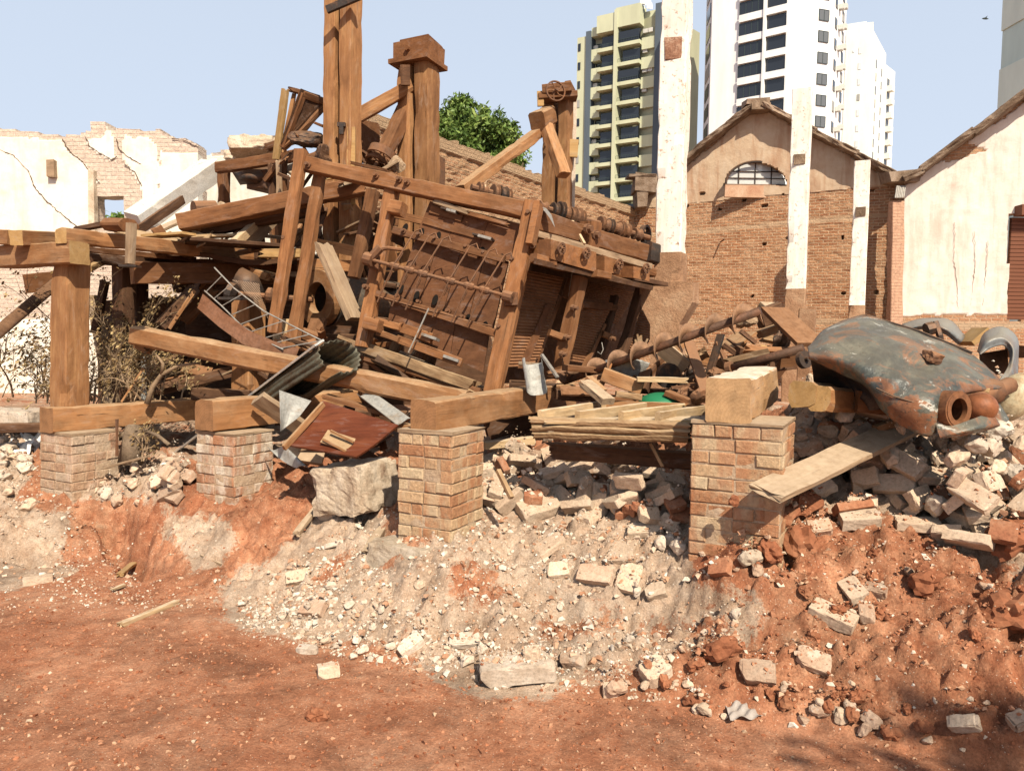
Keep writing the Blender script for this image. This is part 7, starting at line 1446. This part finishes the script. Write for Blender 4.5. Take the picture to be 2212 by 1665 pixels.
slab(1637, 1463, (.2, .13, .07), R(-15), 'tan block on the soil right of the round clod', 'brick', M_brick, name='brick', tilt=.05); slab(1417, 1470, (.17, .14, .1), R(30), 'pale cube of masonry at the bank foot', 'block', M_brickp, name='block'); slab(1755, 1440, (.19, .13, .05), R(-25), 'flat tan slab lying in the shaded gravel', 'slab', M_brick)
slab(710, 1462, (.13, .1, .08), R(20), 'lone pale brick cube on the red road', 'brick', M_brickp, name='brick', sink=.05); slab(665, 1410, (.15, .08, .04), R(-5), 'flat white stone at the edge of the road', 'stone', M_stone, name='stone'); slab(890, 1405, (.17, .1, .07), R(35), 'tilted white slab at the gravel edge', 'slab', M_stone)
slab(1003, 1395, (.2, .1, .05), R(5), 'thin grey slab at the top of the gravel edge', 'slab', M_stone); slab(1242, 1442, (.15, .11, .08), R(-20), 'tan rough block right of the plaster slab', 'block', M_brick, name='block'); slab(1150, 1418, (.1, .08, .06), R(-10), 'small pinkish cube sitting above the plaster slab', 'block', M_brickp, name='block')
slab(2088, 1590, (.15, .07, .07), R(-25), 'pale brick half on the shaded road edge', 'brick', M_brickp, name='brick'); slab(2200, 1570, (.09, .08, .06), R(10), 'ribbed orange tile piece at the right edge', 'tile', M_brick, name='tile_piece')
slab(83, 1258, (.22, .09, .06), R(28), 'long pale brick lying at the foot of the lime bank', 'brick', M_brickp, name='brick', jag=.006); slab(680, 1325, (.2, .12, .06), R(-20), 'khaki brick on the pale gravel', 'brick', M_brick, name='brick', jag=.006); slab(645, 1258, (.18, .11, .06), R(18), 'peach brick on the gravel above the khaki one', 'brick', M_brickp, name='brick', jag=.008)
slab(722, 1193, (.17, .05, .04), R(-8), 'white strip of plaster left of the stone footing', 'plaster piece', M_stone, name='plaster_piece'); slab(712, 1118, (.2, .14, .09), R(-15), 'white lump beside the foot of the wooden stake', 'stone', M_stone, name='stone'); slab(1320, 1515 - 12, (.1, .08, .07), R(0), 'yellowish stone at the road edge', 'stone', M_brickp, name='stone')
slab(1990, 1005, (.26, .13, .07), R(-10), 'red edged brick under the car bumper', 'brick', M_brickr, name='brick', jag=.01); slab(2075, 975, (.27, .14, .07), R(-3), 'smooth tan whole brick under the car bumper', 'brick', M_brick, name='brick', jag=.004); slab(2165, 1075, (.3, .14, .07), R(4), 'long grey brick at the edge of the brick heap', 'brick', M_brickp, name='brick', jag=.006)
slab(2100, 1130, (.34, .25, .12), R(15), 'big rounded grey block low in the brick heap', 'block', M_brickp, name='block', jag=.03); slab(2125, 1165, (.18, .14, .09), R(-5), 'cream brick with a hole below the rounded block', 'brick', M_brickp, name='brick')
for (u, v, s, y, l_, mt) in ((1562, 1440, 1.7, 0, 'round red brown clod on the soil below the pale bank', M_clod), (1447, 1178, 1.1, .3, 'grey stone under the largest pier, upper', M_stone), (1432, 1188, 1.2, 1., 'grey white stone under the largest pier, biggest', M_stone), (1470, 1196, 1.3, 2., 'jagged pale stone nearest the foot of the largest pier', M_stone), (1617, 1220, 1.5, .4, 'greenish grey stone below the largest pier', M_conc), (1633, 1245, .9, 1.4, 'small orange stone touching the greenish one', M_brick),
    (686, 1555, 1.0, .3, 'brown rock alone on the red road', M_clod), (1330, 1498, 1.2, .3, 'crusty yellow stone at the road edge', M_brick), (1505, 1448, .9, .4, 'dark clod left of the round clod', M_clod), (785, 1412, .8, .4, 'bright white stone on the road edge', M_stone), (1012, 1435, 1.1, .4, 'white folded stone left of the plaster slab', M_stone), (1655, 1215, 1.8, .1, 'large red clod right of the greenish stone', M_clod),
    (1770, 1545, 1., .1, 'pale stone first in the row along the shaded road edge', M_brick), (1815, 1545, .95, 1.1, 'round tan stone second in the row along the road edge', M_brickp), (1880, 1570, 1.2, 2.1, 'largest tan stone in the row along the road edge', M_brick), (1700, 1530, 1., .7, 'reddish stone starting the row along the road edge', M_clod), (1870, 1595, .8, .2, 'orange stone nearest the road in the row', M_brick), (1925, 1590, .9, 3.1, 'brown stone ending the row along the road edge', M_clod),
    (1585, 1085, .0, 0, '', M_clod), (2195, 1190, 3.6, .3, 'huge red clod at the right edge below the brick heap', M_clod), (2180, 1330, 3.4, .9, 'dark red earth lump at the right edge of the bank', M_clod), (1995, 1275, 2., .9, 'deep red clod in the middle of the soil bank', M_clod), (1735, 1105, 2.2, .5, 'orange earth lump against the largest pier', M_clod), (1725, 1180, 2.6, 1.5, 'big sandy earth lump right of the largest pier', M_clod), (1700, 1120, 1.8, .5, 'crumbly red lump under the leaning plank', M_clod)):
    if s: me, d = rmesh(mt, int(u) % 7); put('stone' if mt is not M_clod else 'clod', me, d, u, v, y, l_, 'stone' if mt is not M_clod else 'clod', sc=s, sink=.12)
me, d = rmesh(M_clod, 3); tag(link('clod', me, None, Matrix.Translation(P(1587, 1083, 4.88)) @ Matrix.Diagonal((.7, .5, 1.2, 1))), 'red clod stuck to the face of the largest pier', 'clod')
def stick(u0, v0, u1, v1, w, h, label, mat, lift=.03, cat='stick'): p, q = G(u0, v0), G(u1, v1); z = Vector((0, 0, lift)); beam('wood_stick', p + z, q + z, w, h, mat, label, cat, broken=3, j=.006)
stick(256, 1358, 385, 1305, .05, .03, 'pale splintered stick lying on the red road', M_pale); stick(638, 1163, 705, 1072, .06, .035, 'weathered stake lying down the bank', M_grey); stick(790, 1213, 826, 1155, .08, .07, 'rotten log end against the orange pier', M_grey, .05, 'log'); stick(258, 1250, 288, 1225, .06, .03, 'small tan wood chip by the red hollow', M_yel); stick(480, 1228, 432, 1205, .02, .02, 'thin twig by the lime footing', M_grey)
stick(240, 1283, 270, 1270, .04, .02, 'white chip below the red hollow', M_pale)
p = G(1605, 1548); sheet('plastic_bag', (p + Vector((-.08, .07, .03)), p + Vector((.07, .1, .06)), p + Vector((.1, -.04, .02)), p + Vector((-.09, -.06, .02))), .001, M_pbag if 'M_pbag' in globals() else NT('plastic_film', .3).col((.36, .31, .27)).mat, 'crumpled translucent plastic bag on the road edge', 'bag', nu=14, nv=14, fn=lambda s, t: .014 * math.sin(s * 11 + 4 * t) * math.cos(t * 9))
# ================================================================ LOOSE BRICKS AND STONES
RS = np.random.RandomState(5)
def scatter(poly, n, fn):
    for x, y in zip(*spots(poly, n, RS)): fn(float(x), float(y))
KW = {'a': 'tan', 'rr': 'red', 'ppp': 'pale'}
LMK = [('the plaster slab', 1120, 1468), ('the khaki brick', 680, 1325), ('the stone footing', 884, 1196), ('the lime footing', 436, 1148), ('the triangular slab', 1360, 1262), ('the half buried dusty brick', 1290, 1250), ('the white limed brick', 1797, 1335), ('the round clod', 1562, 1440), ('the pale masonry cube', 1417, 1470), ('the greenish grey stone', 1617, 1220), ('the flat tan slab', 1755, 1440),
       ('the row of road edge stones', 1860, 1555), ('the lime stained pier', 486, 1090), ('the dusty pier', 146, 1090), ('the car headlight', 2062, 890), ('the rounded grey block', 2100, 1130), ('the long grey brick', 2165, 1075), ('the plastic bag', 1605, 1548), ('the deep red clod', 1995, 1275), ('the orange pier', 936, 1170), ('the largest pier', 1600, 1190), ('the wooden stake', 670, 1120), ('the leaning plank', 1800, 990), ('the thin angular slab', 1190, 1200), ('the tilted white slab', 890, 1405), ('the pale half brick', 2088, 1590), ('the white plastic rag', 58, 955), ('the yellow splinter', 1090, 1045), ('the red topped grey brick', 1850, 1130), ('the dark red earth lump', 2180, 1330)]
def near(x, y, z):
    u, v = [float(q) for q in project(np.array(x), np.array(y), np.array(z))]; n, a, b = min(LMK, key=lambda q: (q[1] - u) ** 2 + ((q[2] - v) * 1.3) ** 2)
    return ('just ' if math.hypot(u - a, v - b) < 45 else '') + (('above ' if v < b else 'below ') if abs(v - b) > abs(u - a) * .6 else 'beside ') + n
def where(x, y, z):
    u, v = [float(q) for q in project(np.array(x), np.array(y), np.array(z))]
    if u < 450: return 'against the lime stained pier'
    if u < 1500:
        a = 'close to the orange pier' if u < 1160 else ('between the two big piers' if u < 1370 else 'close to the largest pier'); return a + (', under the joist frame' if v < 1045 else ', on the sunlit front')
    pv = 1060 - (u - 1627) * .435
    a = 'behind the leaning plank' if (u < 1960 and v < pv) else ('just below the leaning plank' if u < 1860 else ('under the car shell nose' if u < 2030 else ('below the car headlight' if u < 2130 else 'beyond the car shell nose')))
    return a + (', near the top' if v < 1010 else (', midway down' if v < 1090 else ', at the bottom edge'))
def loose_brick(kinds, label, group, tilt, up=0., brk=.45, sc=1.):
    def f(u, v):
        kd = random.choice(kinds); bk = 1 if random.random() < brk else 0; me, d = bmesh_(kd, random.randint(0, 4), bk); edge = False; p = Vector((u, v, 0))
        if random.random() < .25: d2 = (d[0], d[2], d[1]); Rx = Matrix.Rotation(math.pi / 2, 4, 'X'); edge = True
        else: d2, Rx = d, Matrix.Identity(4)
        M = rest([q * sc for q in d2], p.x, p.y, random.uniform(-.9, .9) + (math.pi / 2 if random.random() < .35 else 0), tilt, random.uniform(-.05, .2), True, 55); tag(link('loose_brick', me, None, M @ Rx @ Matrix.Scale(sc, 4)), KW[kd] + (' broken' if bk else ' whole') + ' brick ' + ('on edge ' if edge else '') + where(*M.translation), 'brick', group)
    return f
def loose_stone(mats, lo, hi, label, group, cat='stone', flat=1., sink=.2):
    def f(u, v):
        mt = random.choice(mats); me, d = rmesh(mt, random.randint(0, 6), flat); s = math.exp(random.uniform(math.log(lo), math.log(hi))); p = Vector((u, v, 0))
        M = rest([q * s for q in d], p.x, p.y, random.uniform(0, 6.28), .3, sink, True, 55); nm_ = {'red_clod': 'red clod', 'loose_brick': 'tan brick chip', 'pale_brick': 'pinkish chunk', 'pale_rubble': 'pale plaster chunk'}[mt.name]; tag(link('loose_stone', me, None, M @ Matrix.Scale(s, 4)), ('small ' if s < .55 else ('large ' if s > 1.05 else '')) + nm_ + ' ' + near(*M.translation) + (' at the edge' if 'edge' in group else (' on the gravel' if 'gravel' in group else (' at the bank foot' if 'foot of' in group else ''))), cat, group)
    return f
HEAP_A = [(1040, 985), (1180, 965), (1480, 1000), (1484, 1150), (1400, 1150), (1250, 1105), (1130, 1110), (1045, 1100)]
HEAP_B = [(1715, 915), (1900, 945), (2000, 985), (2212, 975), (2240, 1215), (2100, 1210), (1950, 1120), (1800, 1075), (1700, 1050)]
scatter(HEAP_A, 112, loose_brick(['a', 'a', 'ppp', 'ppp', 'ppp', 'rr'], 'loose brick in the heap between the orange pier and the largest pier', 'loose bricks heaped under the joist frame', .5))
scatter([(1080, 1040), (1450, 1090), (1450, 1150), (1250, 1110), (1060, 1120)], 14, loose_brick(['ppp'], 'pale loose brick on the front of the heap between the two bigger piers', 'loose bricks heaped under the joist frame', .3))
scatter(HEAP_B, 176, loose_brick(['a', 'ppp', 'ppp', 'ppp', 'ppp', 'ppp', 'rr'], 'loose dusty brick in the heap below the car shell', 'loose bricks heaped below the car shell', .45, sc=1.13))
scatter(HEAP_B, 75, loose_stone([M_brickp, M_brickp, M_stone], .7, 2.0, 'pale chunk of rubble among the bricks below the car shell', 'rubble chunks among the right brick heap'))
scatter([(200, 1000), (400, 1005), (395, 1080), (350, 1110), (210, 1080), (170, 1075)], 50, loose_stone([M_brickp, M_stone, M_brick], .5, 1.7, 'pale rubble chunk between the two dusty piers', 'rubble chunks between the dusty piers'))
scatter([(-60, 930), (66, 940), (72, 1090), (-60, 1090)], 36, loose_stone([M_stone, M_brickp], .6, 2.0, 'white rubble chunk heaped at the left edge', 'white rubble at the left edge'))
scatter([(340, 1040), (395, 1020), (395, 1110), (350, 1100)], 12, loose_brick(['a', 'ppp'], 'loose brick against the lime stained pier', 'bricks beside the lime stained pier', .4, brk=.8))
scatter([(520, 1310), (760, 1200), (830, 1290), (1000, 1380), (1000, 1420), (780, 1430), (560, 1370)], 34, loose_stone([M_stone, M_brickp], .35, .9, 'pale stone on the gravel slope left of the plaster slab', 'stones on the pale gravel slope', sink=.1))
scatter([(760, 1130), (1450, 1180), (1640, 1330), (1500, 1430), (1080, 1440), (800, 1320)], 30, loose_stone([M_stone, M_brickp], .3, .9, 'pale stone scattered on the lime bank', 'stones scattered on the lime bank'))
scatter([(1560, 1230), (1720, 1150), (1990, 1180), (2212, 1260), (2212, 1560), (1900, 1600), (1600, 1500)], 30, loose_stone([M_clod, M_clod, M_brick], .35, 1.0, 'clod or brick chip in the red soil bank', 'clods in the red soil bank', 'clod'))
scatter([(1250, 1440), (2100, 1540), (2150, 1640), (1500, 1540)], 26, loose_stone([M_clod, M_brick, M_brickp], .35, .9, 'small stone along the foot of the bank', 'stones along the foot of the bank', sink=.1))
# ---- gravel: nobody could count it
def gravel(name, label, polys, mats_cols, lo, hi, seed):
    r = np.random.RandomState(seed); base = []
    for k in range(5):
        me = rock_mesh('tmp', (1, .8, .6), M_stone, 50 + k, 8, 0, 0); base.append((np.array([v.co[:] for v in me.vertices]), [tuple(p.vertices) for p in me.polygons])); bpy.data.meshes.remove(me)
    V_, F_, T_ = [], [], []; n0 = 0
    for poly, n in polys:
        xs, ys = spots(poly, n, r)
        for x, y in zip(xs, ys):
            s = lo * (hi / lo) ** (r.rand() ** 2.4); b, fs = base[r.randint(5)]; q = Matrix.Rotation(r.uniform(0, 6.28), 3, 'Z') @ Matrix.Rotation(r.uniform(-.6, .6), 3, 'X'); vv = b @ np.array(q).T * s + np.array([x, y, hz(x, y) + s * .1])
            V_.append(vv); F_ += [tuple(i + n0 for i in f) for f in fs]; T_ += [r.rand()] * len(vv); n0 += len(vv)
    m = NT(name + '_mat', .95); t = m.attr('tone'); c = m.ramp(t, mats_cols); c = m.mix(1., c, m.ramp(m.noise(m.pos(), 60, 4, .7), [(.3, .7), (.6, 1.1)]), 'MULTIPLY'); m.col(c)
    me = mesh(name, np.concatenate(V_), F_, m.mat, attrs={'tone': T_}); tag(link(name, me), label, None, None, 'stuff')
gravel('gravel', 'pale gravel and plaster crumbs spilling down the bank', [([(520, 1300), (760, 1180), (850, 1250), (1000, 1380), (1020, 1440), (780, 1430), (520, 1370)], 4800), ([(760, 1110), (1450, 1130), (1640, 1330), (1500, 1450), (1080, 1480), (800, 1320)], 6080), ([(900, 1380), (1500, 1430), (1560, 1530), (1080, 1480)], 2240),
    ([(150, 1100), (480, 1180), (480, 1320), (100, 1300)], 800), ([(0, 1250), (420, 1290), (420, 1340), (0, 1320)], 350), ([(0, 930), (180, 1060), (180, 1230), (0, 1230)], 1280), ([(1700, 900), (2212, 930), (2212, 1200), (1730, 1090)], 2880), ([(200, 1000), (400, 1000), (400, 1110), (160, 1080)], 1280), ([(1040, 1000), (1480, 1010), (1480, 1150), (1040, 1110)], 1280)],
    [(0., (.3, .18, .11)), (.4, (.48, .35, .25)), (.75, (.6, .49, .38)), (1., (.72, .66, .57))], .006, .034, 1)
gravel('rubble_bits', 'fist sized bits of plaster and brick strewn through the pale bank', [([(520, 1290), (760, 1110), (1040, 1060), (1480, 1150), (1640, 1330), (1500, 1470), (1080, 1490), (780, 1430)], 3800), ([(500, 1300), (700, 1260), (900, 1370), (1000, 1400), (1010, 1440), (780, 1425), (520, 1350)], 420), ([(150, 1080), (480, 1120), (480, 1320), (100, 1300)], 160), ([(0, 930), (180, 1060), (180, 1260), (0, 1250)], 260), ([(1700, 900), (2212, 930), (2212, 1230), (1730, 1120)], 500), ([(1500, 1190), (1720, 1100), (2212, 1200), (2212, 1640), (1500, 1540)], 500), ([(200, 1000), (400, 1000), (400, 1110), (160, 1080)], 150), ([(1040, 1000), (1480, 1010), (1480, 1150), (1040, 1110)], 200)], [(0., (.34, .15, .08)), (.25, (.48, .28, .17)), (.5, (.56, .43, .32)), (1., (.68, .6, .5))], .014, .07, 4)
leaf_tree('leafy_tree', (6.6, -5.2, 0), [((5.1, -3.9, 6.9), 1.0), ((5.9, -4.6, 7.1), 1.1), ((4.3, -4.2, 6.3), .5), ((2.2, -4.6, 6.6), .35)], 800, .1, 'tree standing outside the picture that shades the bottom right corner', 4., 9)
gravel('soil_crumbs', 'red soil crumbs and brick chips over the bank and road', [([(1480, 1190), (1720, 1080), (2212, 1200), (2212, 1640), (1500, 1530)], 8320), ([(150, 1080), (700, 1020), (700, 1110), (480, 1330), (150, 1290)], 2880), ([(0, 1300), (2212, 1640), (2212, 1665), (0, 1665)], 2600), ([(0, 1290), (600, 1370), (1500, 1530), (2100, 1640), (2212, 1665), (0, 1665)], 1500)],
    [(0., (.22, .075, .035)), (.5, (.38, .15, .075)), (.85, (.5, .27, .16)), (.97, (.5, .34, .22)), (1., (.62, .5, .38))], .006, .036, 2)

for q, pts in enumerate(([(905, 1590), (915, 1605), (925, 1612), (922, 1625), (932, 1632)], [(1032, 1618), (1045, 1635), (1060, 1645), (1085, 1652)], [(1505, 1560), (1490, 1580), (1478, 1592), (1468, 1600)], [(1262, 1520), (1268, 1535), (1285, 1548)])):
    mk_ = MB(); w3 = [G(*p) + Vector((0, 0, .004)) for p in pts]
    for a, b in zip(w3[:-1], w3[1:]): d = (b - a).normalized(); s_ = Vector((-d.y, d.x, 0)) * random.uniform(.004, .009); mk_.add([a - s_ * .6, a + s_ * .7, b + s_, b - s_], [(0, 3, 2, 1)])
    tag(mk_.build('ground_crack', NT('crack_soil', 1.).col((.09, .03, .015)).mat), 'thin dry crack in the trodden red road', None, None, 'structure')
